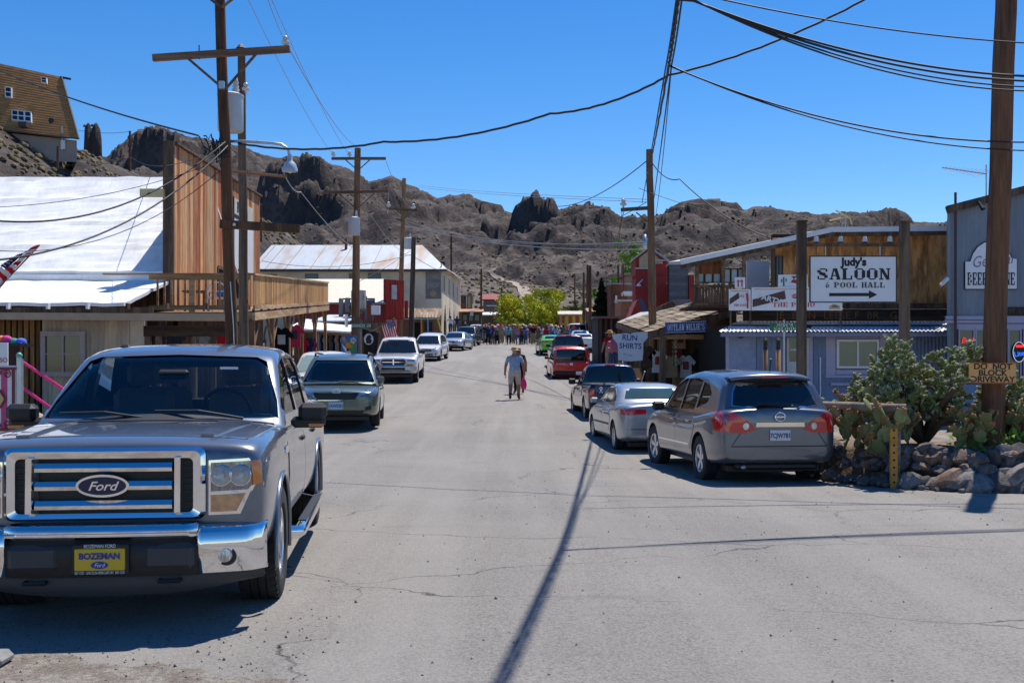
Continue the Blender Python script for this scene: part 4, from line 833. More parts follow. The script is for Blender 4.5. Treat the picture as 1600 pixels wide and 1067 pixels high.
def judy_sign():
    d = 24.; s = empty('saloon_sign', (PX(1332, d), d, G(PX(1332, d), d)), label='large white hanging saloon and pool hall sign between two timber posts', cat='sign')
    x = lambda p: PX(p, d); z = lambda p: PZ(p, d)
    for a, b, t in ((1246, 1259, 347), (1407, 1420, 348)): part(s, 'post', OLDW, lambda m: (m.box(x(a), x(b), d-.08, d+.1, G(x(a), d)-.2, z(t)), m.box(x(a)-.02, x(b)+.02, d-.1, d+.12, z(t), z(t)+.03)))
    part(s, 'crossbar', OLDW, lambda m: m.box(x(1259), x(1407), d-.03, d+.05, z(385), z(380)))
    part(s, 'panel', SIGNW, lambda m: m.box(x(1266), x(1399), d-.03, d+.0, z(471.5), z(401.5)))
    part(s, 'border', BLACK, lambda m: (m.box(x(1264.5), x(1400.5), d-.036, d+.006, z(401.5), z(400)), m.box(x(1264.5), x(1400.5), d-.036, d+.006, z(473), z(471.5)), m.box(x(1264.5), x(1266), d-.036, d+.006, z(471.5), z(401.5)), m.box(x(1399), x(1400.5), d-.036, d+.006, z(471.5), z(401.5))))
    e = d-.031; ink = plain('sign_ink', (.012, .011, .012), .5)
    text("Judy's", .24, ink, (x(1333.5), e, z(410)), s, 'name_lettering', bold=.012, ext=.003)
    slab('SALOON', .25, x(1390)-x(1276), ink, (x(1333), e, z(428.5)), s, 'saloon_lettering', .14, .3); slab('& POOL HALL', .12, x(1382)-x(1288), ink, (x(1335), e, z(445.5)), s, 'pool_hall_lettering', .18, .24)
    part(s, 'arrow', ink, lambda m: m.prism([(x(1295), z(463)), (x(1357), z(463)), (x(1357), z(467)), (x(1370), z(460.5)), (x(1357), z(454)), (x(1357), z(458)), (x(1295), z(458))], 1, e-.004, e))
    for p in (1275, 1313, 1351, 1390):
        part(s, 'flood_lamp', mat('lamp_glass', (.6, .62, .6), .3), lambda m: m.lathe([(.03, .12), (.05, .08), (.06, 0), (0, 0)], 10, 2, (x(p), d-.02, z(378))))
        part(s, 'lamp_bracket', BLACK, lambda m: m.box(x(p)-.05, x(p)+.05, d-.025, d+.025, z(380), z(378)-.002))
    for p in (1290, 1375): part(s, 'chain', STEEL, lambda m: m.cyl((x(p), d, z(400)), (x(p), d, z(385)), .012, n=5))
judy_sign()
def beer_store():
    d = 28.6; s = empty('beer_store', (14, 30, 0), label='grey corrugated store with arched beer and wine sign', cat='building')
    x = lambda p: PX(p, d); z = lambda p: PZ(p, d); xr = 21.
    top = lambda X_: z(327)+(X_-x(1480))*.26
    def wall(m, x0, x1, z0, z1=None): corr(m, (x0, d), (x1, d), z0, (lambda t: top(lerp(x0, x1, t))) if z1 is None else z1, .11, .014)
    part(s, 'corrugated_wall', GREYC, lambda m: wall(m, x(1480), xr, z(494)), True); part(s, 'corrugated_wall', GREYC, lambda m: wall(m, x(1480), x(1496), -.1, z(496)), True)
    part(s, 'side_wall', GREYC, lambda m: corr(m, (x(1480)+.01, d+.02), (PX(1486, 30.6), 30.6), -.1, 5.5, .1, .012), True)
    part(s, 'core', DARK, lambda m: m.box(PX(1492, 30.6), xr, d+.12, 30.6, -.1, 5.4)); part(s, 'roof_slab', OLDW, lambda m: m.slab((x(1480)-.1, d-.1, top(x(1480))+.04), (xr, d-.1, top(xr)+.04), (xr, 30.6, top(xr)+.04), (PX(1482, 30.6), 30.6, top(x(1480))+.04), .1))
    part(s, 'fascia', OLDW, lambda m: beam(m, (x(1477), d-.13, top(x(1480))-.03), (xr, d-.13, top(xr)-.03), .05, .2))
    part(s, 'trim_band', LILAC, lambda m: (m.box(x(1476), xr, d-.1, d-.02, z(505), z(494)), m.box(x(1494), xr, d-.04, d+.02, z(514), z(506))))
    part(s, 'sill_wall', BLUEC, lambda m: m.box(x(1496), xr, d-.03, d+.05, -.1, z(600)))
    for a, b in ((1499, 1520), (1525, 1541), (1576, 1593), (1600, 1640)):
        w_ = x(b)-x(a); window(s, (x((a+b)/2), d, z(556)), w_, z(516)-z(596), LILAC, 'y', mull=0, fw=.035, dep=.05)
    part(s, 'name_board', WOODD, lambda m: m.box(x(1566), x(1660), d-.06, d-.025, z(493.5), z(480))); text('ST. GE', .17, mat('faint_letters', (.12, .11, .1), .8), (x(1588), d-.062, z(487)), s, 'faint_lettering', ext=.002)
    # neon signs
    nr = mat('neon_red', (.8, .02, .02), .4, var=0, emit=(1, .03, .03, .8)); nb = mat('neon_blue', (.02, .1, .8), .4, var=0, emit=(.03, .2, 1, .7)); nw = mat('neon_white', (.7, .75, .8), .4, var=0, emit=(.7, .8, 1, .5))
    q = empty('red_neon_sign', (x(1509), d-.05, z(535)), label='small red neon script sign in the store window', cat='neon sign'); text('Bud', .2, nr, (x(1510), d-.05, z(532)), q, 'neon_script', shear=.2); part(q, 'mount', BLACK, lambda m: m.box(x(1503), x(1517), d-.03, d-.02, z(540), z(539)))
    q = empty('oval_neon_sign', (x(1590), d-.08, z(566)), label='oval blue and red neon sign behind the utility pole', cat='neon sign')
    part(q, 'ring', nw, lambda m: m.tube([(x(1590)+.16*math.cos(a), d-.09, z(550)+.26*math.sin(a)) for a in np.linspace(0, 6.283, 25)], .008, 5)); part(q, 'backing', BLACK, lambda m: m.prism([(x(1590)+.155*math.cos(a), z(550)+.25*math.sin(a)) for a in np.linspace(0, 6.283, 21)[:-1]], 1, d-.08, d-.06))
    text('Lite', .18, nb, (x(1590), d-.09, z(553)), q, 'neon_script', (90, -10, 0), bold=.004); part(q, 'red_cap', nr, lambda m: m.box(x(1585), x(1596), d-.095, d-.082, z(543), z(539)))
    # arched sign
    g = empty('beer_wine_sign', (x(1547), d-.1, z(453)), label='white arched beer and wine sign on the grey wall', cat='sign')
    arch = [(1507, 451.5), (1507, 409.5), (1515, 409), (1519, 397), (1526, 387), (1536, 380), (1547, 377.5), (1558, 380), (1568, 387), (1575, 397), (1579, 404), (1587, 405), (1587, 451.5)]
    part(g, 'border', BLACK, lambda m: m.prism([(x(1547)+(x(a)-x(1547))*1.03, z(414)+(z(b)-z(414))*1.035) for a, b in arch], 1, d-.05, d-.02))
    part(g, 'panel', SIGNW, lambda m: m.prism([(x(a), z(b)) for a, b in arch], 1, d-.065, d-.051)); slab('BEER & WINE', .33, x(1584)-x(1510), plain('sign_ink', (.01, .01, .01)), (x(1547), d-.066, z(436)), g, 'beer_lettering', .14, .3, .004)
    text('General', .42, mat('lilac_script', (.3, .2, .32), .6), (x(1548), d-.067, z(408)), g, 'script_lettering', (90, -6, 0), .8, ext=.002, shear=.35)
    part(s, 'vent_pipe', plain('rust_pipe', (.07, .04, .035), .7), lambda m: m.cyl((x(1490), d-.12, 0), (x(1490), d-.12, z(302)), .035, n=8))
    part(s, 'wall_flood_lamp', BLACK, lambda m: (m.cyl((x(1524), d-.2, z(317)), (x(1527), d-.35, z(330)), .03, .06, 10), m.cyl((x(1524), d-.2, z(317)), (x(1540), d-.05, z(310)), .012, n=6)))
    part(s, 'flood_lamp', WHITE, lambda m: m.cyl((x(1478), d-.1, z(436)), (x(1466), d-.2, z(446)), .06, .05, 8)); part(s, 'cable', BLACK, lambda m: m.tube([(x(1473), d-.1, z(445)), (x(1463), d-.1, z(462)), (x(1462), d-.1, z(485)), (x(1476), d-.12, z(500)), (x(1500), d-.11, z(500)), (x(1560), d-.11, z(501))], .008, 5))
beer_store()
def porch_shop():
    s = empty('shake_porch_shop', (6.5, 39, G(6.5, 39)), label='shop with sagging wooden shake porch roof and dark open front', cat='building')
    A, B, C, D = Vector((4.28, 34, 2.68)), Vector((4.27, 44, 3.4)), Vector((7.3, 44, 4.2)), Vector((6.82, 34, 3.42))
    part(s, 'roof_deck', DKW, lambda m: m.slab(A, D, C, B, .06) if False else m.add([A, B, C, D]+[q-Vector((0, 0, .07)) for q in (A, B, C, D)], [(3,2,1,0),(4,5,6,7),(0,4,7,3),(1,2,6,5),(0,1,5,4),(2,3,7,6)]))
    SH = [wood('shake_%d' % i, c, tuple(q*.55 for q in c), 0, rnd=.35) for i, c in enumerate(((.3, .23, .15), (.38, .31, .22), (.22, .16, .1)))]
    nr, ncol = 9, 26; me = []
    for k in range(3): m = MB(); m.box(-.19, .19, -.18, .18, 0, .02); me.append(m.mesh('shingle', SH[k]))
    ux = (D-A).normalized(); uy = (B-A).normalized(); uz = ux.cross(uy).normalized()
    for i in range(nr):
        for j in range(ncol):
            t = (i+.5)/nr; w_ = (j+.5+(.5 if i % 2 else 0))/ncol
            if w_ > 1: continue
            q = A.lerp(D, t).lerp(B.lerp(C, t), w_); o = obj('shingle', random.choice(me), s, False)
            o.matrix_basis = Matrix.Translation(q+uz*(.03+random.uniform(0, .015))) @ Matrix((ux, uy, uz)).transposed().to_4x4() @ Matrix.Rotation(R(4)+random.uniform(-.03, .03), 4, 'Y') @ Matrix.Rotation(random.uniform(-.04, .04), 4, 'Z')
    part(s, 'rake_board', OLDW, lambda m: beam(m, A+Vector((-.05, -.05, -.1)), D+Vector((.05, -.05, -.1)), .05, .2)); part(s, 'eave_board', OLDW, lambda m: beam(m, A+Vector((-.05, 0, -.1)), B+Vector((-.05, 0, -.1)), .05, .16))
    part(s, 'porch_beam', DECK, lambda m: m.box(4.2, 6.9, 34.05, 34.2, 2.5, 2.64))
    for (x, y) in ((4.72, 34.1), (4.5, 37.5), (4.4, 41), (4.35, 43.8)):
        zt = 2.55+(y-34)*.07; part(s, 'porch_post', OLDW, lambda m: m.box(x-.09, x+.09, y-.08, y+.1, G(x, y)-.1, zt))
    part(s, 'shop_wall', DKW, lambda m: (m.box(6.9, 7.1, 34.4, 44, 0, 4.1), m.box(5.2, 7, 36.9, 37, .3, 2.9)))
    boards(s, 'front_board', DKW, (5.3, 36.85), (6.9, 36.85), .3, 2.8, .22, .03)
    part(s, 'boardwalk', WOODY, lambda m: m.box(4.3, 7, 34, 44, .2, .62)); part(s, 'red_door', REDW, lambda m: m.box(5.35, 5.75, 36.7, 36.8, .6, 2.5))
    part(s, 'counter', PLY, lambda m: m.box(5.3, 6.2, 35.4, 36.0, .62, 1.5))
    part(s, 'side_rail', wood('tan_rail', (.36, .24, .13), (.27, .17, .09), 1), lambda m: (m.box(4.16, 4.22, 35.5, 43.5, 1.45, 1.6), ))
    for i in range(22): y = 35.5+i*.36; part(s, 'rail_board', FENCEB, lambda m: m.box(4.23, 4.25, y, y+.33, .5+(y-34)*.04, 1.4+(y-34)*.05))
    for i, (px, py, c, l) in enumerate(((1050, 590, (.3, .22, .14), 'tan leather vest hanging by the porch post'), (1028, 582, (.62, .62, .62), 'white printed T-shirt hanging behind the porch post'), (1062, 545, (.62, .3, .22), 'pale pink printed T-shirt high in the porch shop'), (1072, 590, (.5, .5, .52), 'white and red shirt low beside the shop counter'), (1010, 575, (.08, .05, .04), 'brown leather jacket hanging behind the shirt banner'), (1093, 580, (.03, .03, .035), 'black jacket hanging at the dark end of the porch'), (1108, 575, (.05, .035, .03), 'dark brown coat beside the blue saloon panel'))):
        tee(P(px, py, 35.2 if i != 2 else 34.9), c, l, .75, 1.0 if i != 2 else .75, .3*(i % 3-1), printc=(.25, .04, .04) if i in (1, 2, 3) else None)
    for i, (px, c) in enumerate(((1052, (.02, .3, .1)), (1056, (.5, .5, .5)), (1103, (.5, .03, .03)))):
        m = MB()
        for k in range(7): m.lathe([(0, -.045), (.04, -.02), (.045, .02), (0, .045)], 7, 2, (PX(px, 34.6), 34.6, PZ(528+k*7, 34.6)))
        m.tube([(PX(px, 34.6), 34.6, PZ(523, 34.6)), (PX(px, 34.6), 34.6, PZ(572, 34.6))], .008, 4)
        tag(m.build('bead_string', mat('beads_%d' % i, c, .4)), ('green bead string hanging in the shop porch', 'white bead string hanging beside the green one', 'red bead string hanging at the right of the porch')[i], 'beads', 'bead strings in the shop porch')
    n_ = empty('name_sign', (PX(1072, 33.7), 33.7, PZ(520, 33.7)), label='blue board sign with white lettering on the shake porch', cat='sign'); bl = mat('royal_blue_paint', (.025, .1, .4), .5, var=.06)
    M = Matrix.Translation((PX(1072, 33.7), 33.7, PZ(511, 33.7))) @ Matrix.Rotation(R(-2), 4, 'Y')
    m = MB(); m.M = M; m.box(-.64, .64, 0, .04, -.17, .17); m.build('board', bl, n_); o = slab("OUTLAW WILLIE'S", .2, 1.15, SIGNW, (0, 0, 0), None, 'lettering'); o.data.transform(M); parent(o, n_)
    part(n_, 'border', SIGNW, lambda m: None if False else [beam(m, M @ Vector(a), M @ Vector(b), .01, .012) for a, b in (((-.62, -.004, .155), (.62, -.004, .155)), ((-.62, -.004, -.155), (.62, -.004, -.155)))])
    # shirt shaped banner
    b = empty('shirt_banner', (PX(985, 33.3), 33.3, PZ(565, 33.3)), label='white shirt-shaped cloth banner hanging at the porch corner', cat='banner'); x = lambda p: PX(p, 33.3); z = lambda p: PZ(p, 33.3)
    out = [(956, 522), (968, 521.5), (980, 520.5), (985, 522), (990, 520), (1002, 518.5), (1012, 518), (1012, 528), (1005, 536), (1005, 550), (1004, 563), (985, 564.5), (966, 563), (966, 550), (965, 537), (958, 529)]
    part(b, 'cloth', mat('white_cloth', (.66, .68, .74), .9, var=.06, vs=2, bump=.5, bs=3, spec=.1), lambda m: m.prism([(x(a), z(c)) for a, c in out], 1, 33.3, 33.32)); ink = mat('blue_ink', (.03, .05, .25), .7)
    text('RUN', .24, ink, (x(984), 33.297, z(528)), b, 'upper_lettering', (90, 3, 0), .95, ext=.002, bold=.004); text('SHIRTS', .24, ink, (x(985), 33.297, z(541)), b, 'lower_lettering', (90, 2, 0), .92, ext=.002, bold=.004); text('all sizes', .09, mat('grey_ink', (.2, .2, .22), .7), (x(981), 33.297, z(554)), b, 'small_lettering', (90, 12, 0), ext=.001)
porch_shop()
def red_house():
    d = 58.; x = lambda p, dd=d: PX(p, dd); z = lambda p, dd=d: PZ(p, dd); s = empty('red_gable_building', (x(1018), d, G(x(1018), d)), label='dark red building with cream gable and stovepipe', cat='building')
    part(s, 'wall', REDW, lambda m: m.box(x(993), x(1044), d, d+1.6, 1, z(431)))
    boards(s, 'siding_board', REDW, (x(993), d), (x(1044), d), z(500), z(432), .22, .02)
    part(s, 'upper_wall', REDW, lambda m: m.prism([(x(993), z(433)), (x(993), z(404)), (x(1015), z(387)), (x(1043), z(408)), (x(1043), z(433))], 1, d+.1, d+1.6))
    part(s, 'cream_gable', mat('cream_board2', (.55, .43, .27), .8), lambda m: m.prism([(x(999), z(419)), (x(999), z(403)), (x(1014), z(391)), (x(1036), z(408)), (x(1036), z(412)), (x(1018), z(412)), (x(1018), z(419))], 1, d+.05, d+.09))
    tr = mat('pale_blue_trim', (.45, .5, .55), .6)
    part(s, 'roof', tr, lambda m: (m.slab((x(989), d-.2, z(404)), (x(1014.5), d-.2, z(385)), (x(1014.5), d+1.8, z(385)), (x(989), d+1.8, z(404)), .07), m.slab((x(1014.5), d-.2, z(385)), (x(1047), d-.2, z(409)), (x(1047), d+1.8, z(409)), (x(1014.5), d+1.8, z(385)), .07)))
    part(s, 'ledge', tr, lambda m: (m.box(x(992), x(1018), d-.1, d-.03, z(420.5), z(418.5)), m.box(x(1018), x(1045), d-.1, d-.03, z(408), z(406))))
    part(s, 'stovepipe', STEEL, lambda m: m.cyl((x(1011), d+1, z(395)), (x(1011), d+1, z(363)), .11, n=10), True)
    for p, q in ((996, 444), (1043, 440)): part(s, 'gooseneck_lamp', WHITE, lambda m: (m.cyl((x(p), d-.6, z(q)), (x(p+8), d-.03, z(q-7)), .03, n=6), m.lathe([(.02, .15), (.1, .08), (.14, 0)], 10, 2, (x(p), d-.6, z(q)-.15))))
    w_ = wood('weathered_cladding', (.17, .18, .19), (.13, .135, .14), 0)
    g = empty('grey_board_building', (x(1060), 54, G(x(1060), 54)), label='grey weathered board building right of the red gable', cat='building')
    X = lambda p: PX(p, 54); Z = lambda p: PZ(p, 54)
    part(g, 'wall', DARK, lambda m: m.box(X(1047), X(1074), 54.05, 55, 1, Z(414)))
    for i in range(16): a = Z(500-(i+1)*5.3); part(g, 'clapboard', w_, lambda m: m.box(X(1046), X(1075), 53.98, 54.04, a, Z(500-i*5.3)-.01))
    part(g, 'roof_edge', STEEL, lambda m: m.box(X(1045), X(1084), 53.9, 55, Z(414), Z(411.5))); part(g, 'rust_wall', REDW, lambda m: m.box(X(1076), X(1084), 53.9, 58, 1, Z(430)))
    f = empty('low_a_frame', (PX(1003, 50), 50, G(PX(1003, 50), 50)), label='low red A-frame stall with dark blue slope beside the red building', cat='stall')
    X = lambda p: PX(p, 50); Z = lambda p: PZ(p, 50)
    part(f, 'front', REDW, lambda m: m.prism([(X(984), Z(496)), (X(996), Z(468)), (X(1008), Z(496))], 1, 50, 52)); part(f, 'slope', mat('slate_blue', (.06, .075, .12), .6), lambda m: m.slab((X(995), 49.8, Z(467)), (X(1003), 49.8, Z(468)), (X(1014), 49.8, Z(493)), (X(1006), 49.8, Z(496)), .08))
    part(f, 'lower_wall', DKW, lambda m: m.box(X(984), X(1040), 50.05, 53, .8, Z(497)))
    h = empty('rusty_roof_shed', (PX(1055, 46), 46, 1), label='small shed with rusty pink tin roof behind the shake porch', cat='shed'); X = lambda p: PX(p, 46); Z = lambda p: PZ(p, 46)
    part(h, 'gable', DKW, lambda m: m.prism([(X(1035), Z(486)), (X(1035), Z(477)), (X(1050), Z(470)), (X(1080), Z(470)), (X(1080), Z(486))], 1, 46, 48)); part(h, 'roof', mat('rusty_pink_tin', (.36, .2, .17), .7, var=.3, vs=1.5), lambda m: (m.slab((X(1050), 45.8, Z(469)), (X(1078), 45.8, Z(468)), (X(1080), 48.5, Z(472)), (X(1054), 48.5, Z(472)), .05), m.slab((X(1056), 45.7, Z(478)), (X(1080), 45.7, Z(476)), (X(1078), 45.8, Z(469)), (X(1050), 45.8, Z(470)), .05)))
    part(h, 'lower_wall', DKW, lambda m: m.box(X(1035), X(1080), 46.1, 48.4, .8, Z(486)))
    k = empty('grey_sidewalk_roof', (PX(1000, 47), 47, 1.2), label='grey sloping roof strip between red building and shake porch', cat='roof'); part(k, 'sheet', mat('grey_sheet', (.33, .33, .33), .7), lambda m: m.slab((PX(965, 46), 46, PZ(503, 46)), (PX(1025, 46), 46, PZ(491, 46)), (PX(1022, 49), 49, PZ(486, 49)), (PX(1000, 49), 49, PZ(488, 49)), .06)); part(k, 'prop', DKW, lambda m: m.box(PX(985, 46.5), PX(1018, 46.5), 46.5, 46.7, 1, PZ(500, 46.5)))
red_house()
# ---------------------------------------------------------------- middle distance and far buildings
ADOBE = mat('cream_adobe', (.68, .58, .43), .9, var=.12, vs=.5, bump=.4, bs=4, col2=(.56, .46, .33), c2s=.3, c2w=.4, spec=.1)
TINR = mat('rust_streaked_tin', (.5, .53, .55), .45, .35, var=.1, vs=2, col2=(.42, .31, .22), c2s=.5, c2w=.3, st=(1.2, .25, .25))
def hotel():
    d = 105.; c = Vector((PX(690, d), d)); zg = G(c.x, d); s = empty('adobe_hotel', (c.x-8, d+4, zg), label='two-storey cream adobe hotel with hipped tin roof and arcade', cat='building')
    xl = PX(400, d); ze = PZ(421, d); e2 = Vector((PX(720, 128), 128.)); 
    part(s, 'side_wall', ADOBE, lambda m: m.box(xl, c.x, d, d+.4, zg-1, ze))
    n = 5; ua = [(0, .12), (.2, .32), (.4, .52), (.6, .72), (.8, 1)]
    def street(m):
        a = c; b = e2; nn = Vector((-(b-a).y, (b-a).x)).normalized()*.09
        def seg(t0, t1, z0, z1):
            p = a.lerp(b, t0); q = a.lerp(b, t1)
            m.add([(p.x,p.y,z0),(q.x,q.y,z0),(q.x+nn.x,q.y+nn.y,z0),(p.x+nn.x,p.y+nn.y,z0),(p.x,p.y,z1),(q.x,q.y,z1),(q.x+nn.x,q.y+nn.y,z1),(p.x+nn.x,p.y+nn.y,z1)], [(0,3,2,1),(4,5,6,7),(0,1,5,4),(1,2,6,5),(2,3,7,6),(3,0,4,7)])
        seg(0, 1, zg+4.3, zg+4.75); seg(0, 1, ze-.3, ze+.6)
        for i in range(5):                      # piers and pointed arch haunches, then window piers above
            t0 = i*.22+.0; seg(max(0, t0), min(1, t0+.1), zg-1, zg+4.3)
            if i < 4:
                for k in range(5): h = .105*(1-((k+1)/5.)**1.6*.97)*.5; u = zg+2.3+k*.4; seg(t0+.1, t0+.16-h, u, u+.4); seg(t0+.16+h, t0+.22, u, u+.4)
            seg(max(0, t0-.07) if i else 0, min(1, t0+.1), zg+4.75, ze-.3)
            if i < 4: seg(t0+.1, t0+.15, zg+4.75, zg+5.2)
    part(s, 'street_wall', ADOBE, street)
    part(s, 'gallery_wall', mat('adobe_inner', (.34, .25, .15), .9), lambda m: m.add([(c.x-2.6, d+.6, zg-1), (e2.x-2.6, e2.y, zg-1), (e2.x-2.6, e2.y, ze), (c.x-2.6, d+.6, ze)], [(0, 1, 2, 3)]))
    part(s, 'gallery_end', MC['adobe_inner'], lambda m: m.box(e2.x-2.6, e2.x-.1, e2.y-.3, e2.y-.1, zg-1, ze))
    part(s, 'gallery_floor', OLDW, lambda m: m.add([(c.x-.46, d+.5, zg+4.5), (e2.x-.46, e2.y, zg+4.5), (e2.x-2.6, e2.y, zg+4.5), (c.x-2.6, d+.5, zg+4.5)], [(0, 1, 2, 3)]))
    zr = PZ(383, 114)
    part(s, 'roof', TINR, lambda m: (m.add([(xl-.5, d-.5, ze), (c.x+.5, d-.5, ze), (c.x-2.6, 114, zr), (xl-.5, 114, zr)], [(0, 1, 2, 3)]), m.add([(c.x+.5, d-.5, ze), (e2.x+.7, e2.y+.4, ze+.6), (e2.x-3.8, 122, zr), (c.x-2.6, 114, zr)], [(0, 1, 2, 3)]), m.add([(xl, 114, zr), (c.x-2.6, 114, zr), (e2.x-3.8, 122, zr), (xl, 122, zr)], [(0, 1, 2, 3)])))
    xs = lambda p: PX(p, d)
    for i in range(9):                          # lapped sheets and rusty ribs
        x = lerp(xl, c.x-3.2, (i+.4*math.sin(i*5))/9); part(s, 'roof_rib', mat('rust_rib', (.4, .33, .27), .7, var=.3), lambda m: beam(m, (x, d-.5, ze+.05), (x, 113.9, zr+.04), .05, .04))
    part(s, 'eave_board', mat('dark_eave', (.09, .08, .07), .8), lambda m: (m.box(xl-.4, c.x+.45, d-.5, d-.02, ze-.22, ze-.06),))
    part(s, 'chimney', mat('rust_pipe2', (.2, .06, .04), .8), lambda m: m.box(xs(521), xs(525), 112, 112.4, zr-.7, zr+.45))
    part(s, 'vent', BLACK, lambda m: m.cyl((PX(691, 110), 110, PZ(423, 110)), (PX(691, 110), 110, PZ(409, 110)), .3, n=8))
    for p0, p1, y0, y1 in ((478, 496, 429, 441), (547, 556, 429, 440), (576, 594, 428, 441), (410, 432, 430, 440)):
        window(s, (xs((p0+p1)/2), d-.02, PZ((y0+y1)/2, d)), xs(p1)-xs(p0), PZ(y0, d)-PZ(y1, d), mat('old_sash', (.2, .15, .1), .8), 'y', mull=0, fw=.08)
    g = empty('coffee_shop_panel', (xs(678), d-.05, PZ(467, d)), label='faded grey painted shop panel on the hotel side wall', cat='sign')
    part(g, 'panel', mat('faded_grey_paint', (.22, .2, .185), .9, var=.25, vs=1.2), lambda m: m.box(xs(665), xs(689), d-.06, d-.01, PZ(467, d), PZ(425, d))); ink = mat('faded_ink', (.33, .29, .25), .9)
    text('COFFEE', .52, ink, (xs(677), d-.07, PZ(433, d)), g, 'upper_lettering', sx=.62, bold=.02); text('SHOP', .7, ink, (xs(677), d-.07, PZ(446, d)), g, 'lower_lettering', sx=.7, bold=.02); part(g, 'emblem', mat('faded_tan', (.4, .28, .15), .9), lambda m: m.prism([(xs(677)+.35*math.cos(a), PZ(459, d)+.3*math.sin(a)) for a in np.linspace(0, 6.283, 12)[:-1]], 1, d-.07, d-.062))
hotel()
def left_mid():
    # shop with cream roof and red front
    d = 72.; x = lambda p, e=d: PX(p, e); z = lambda p, e=d: PZ(p, e); zg = G(x(560), d)
    s = empty('red_front_shop', (x(570), d, zg), label='low shop with cream roof and bright red false front', cat='building'); red = wood('bright_red_board', (.38, .035, .022), (.28, .03, .02), 2)
    part(s, 'wall', mat('red_wall', (.24, .02, .02), .7), lambda m: m.box(x(460), x(603), d, d+7, zg-.5, z(471)))
    part(s, 'roof', mat('cream_roof', (.62, .58, .47), .8, var=.06), lambda m: m.slab((x(455), d-.4, z(473)), (x(602), d-.4, z(473)), (x(600, 79), 79, z(436, 79)), (x(455, 79), 79, z(436, 79)), .1))
    part(s, 'eave', mat('blue_grey_eave', (.2, .25, .28), .7), lambda m: m.box(x(455), x(603), d-.45, d-.3, z(476), z(473.5)))
    boards(s, 'front_board', red, (x(600), d-.3), (x(632), d-.3), z(500), lambda t: z(437+2*t), .18, .03)
    part(s, 'door_panel', mat('pale_panel', (.5, .5, .52), .6), lambda m: m.box(x(613), x(621), d-.38, d-.34, z(468), z(446)))
    boards(s, 'side_board', red, (x(632), d-.1), (x(638), d-.1), z(498), z(470), .2, .03)
    # white canopy in front
    d = 60.; zg = G(x(520, d), d); c = empty('white_canopy_stall', (x(510, d), d, zg), label='clothes stall under a white sheet-metal canopy', cat='stall')
    X = lambda p: PX(p, 60.); Z = lambda p: PZ(p, 60.)
    part(c, 'canopy', mat('white_sheet_metal', (.76, .77, .78), .5, var=.05), lambda m: (m.slab((X(455), 59, Z(513)), (X(551), 59, Z(519)), (X(553), 64, Z(503)), (X(455), 64, Z(493)), .09),))
    part(c, 'fascia', WOODX, lambda m: (beam(m, (X(455), 59.1, Z(517)), (X(550), 59.1, Z(523)), .06, .13)))
    part(c, 'grey_roof', mat('grey_roof_sheet', (.5, .51, .53), .6), lambda m: m.slab((X(470), 63, Z(497)), (X(533), 63, Z(497)), (X(533), 67, Z(482)), (X(480), 67, Z(482)), .07))
    for px in (470, 500, 528, 549): part(c, 'post', PALEP, lambda m: m.box(X(px), X(px)+.1, 59.2, 59.3, zg-.2, Z(519)))
    part(c, 'back_wall', DKW, lambda m: m.box(X(440), X(600), 63.4, 63.6, zg-.5, Z(500))); part(c, 'stovepipe', STEEL, lambda m: m.cyl((X(537), 61, Z(510)), (X(537), 61, Z(490)), .09, n=8))
    cols = [((.03, .2, .45), 'blue'), ((.02, .02, .03), 'black'), ((.35, .3, .25), 'tan'), ((.03, .05, .06), 'dark teal'), ((.12, .1, .09), 'brown'), ((.02, .02, .05), 'navy'), ((.3, .3, .32), 'grey'), ((.05, .045, .04), 'charcoal'), ((.5, .25, .22), 'pink')]
    for i, (cc, n_) in enumerate(cols): tee((X(501+i*4.6), 59.6+.1*(i % 2), Z(549)), cc, '%s garment on the rack under the white canopy' % n_, .42, 1.2, .9)
    # junk frame
    j = empty('junk_display_frame', (x(555, 66), 66, 2.0), label='metal frame hung with old signs and junk above the canopy', cat='display'); X = lambda p: PX(p, 66.); Z = lambda p: PZ(p, 66.); rn = random.Random(4)
    for p in (532, 583): part(j, 'upright', BLACK, lambda m: m.box(X(p), X(p)+.1, 66, 66.1, G(X(p), 66)-.2, Z(466)))
    part(j, 'crossbar', BLACK, lambda m: (m.box(X(530), X(585), 65.95, 66.05, Z(468), Z(466))))
    for i in range(16):
        p = rn.uniform(533, 580); q = rn.uniform(470, 492); w_ = rn.uniform(.08, .3); h = rn.uniform(.2, .6); cc = rn.choice(((.16, .16, .16), (.03, .03, .03), (.2, .05, .03), (.1, .07, .05), (.04, .06, .16), (.26, .22, .17)))
        part(j, 'junk_piece', mat('junk_%.2f' % cc[0], cc, .6, .2), lambda m: m.rb(X(p)-w_, X(p)+w_, 65.7+.02*i, 65.78+.02*i, Z(q)-h, Z(q)+h, .04))
    part(j, 'drum', mat('old_drum', (.36, .33, .3), .7, var=.3), lambda m: m.cyl((X(562), 65.5, Z(483)), (X(562), 65.5, Z(455)), .45, n=12)); part(j, 'heater', WHITE, lambda m: m.cyl((X(588), 65.7, Z(492)), (X(588), 65.7, Z(478)), .28, n=12))
    # street name sign on a heart shaped rusty backing, painted board, flags
    d = 47.; X = lambda p: PX(p, 47.); Z = lambda p: PZ(p, 47.)
    g = empty('street_name_sign', (X(563), d, G(X(563), d)), label='green Bannon lane street name sign on a thin post', cat='sign')
    part(g, 'blade', MC['road_sign_green'], lambda m: m.box(X(550), X(578), d, d+.02, Z(513.5), Z(504.5))); text('BANNON  LN', .2, WHITE, (X(564), d-.004, Z(509)), g, 'lettering', sx=.68, ext=.002, bold=.004); part(g, 'post', STEEL, lambda m: m.cyl((X(563.5), d+.03, G(X(563), d)-.2), (X(563.5), d+.03, Z(504)), .03, n=6))
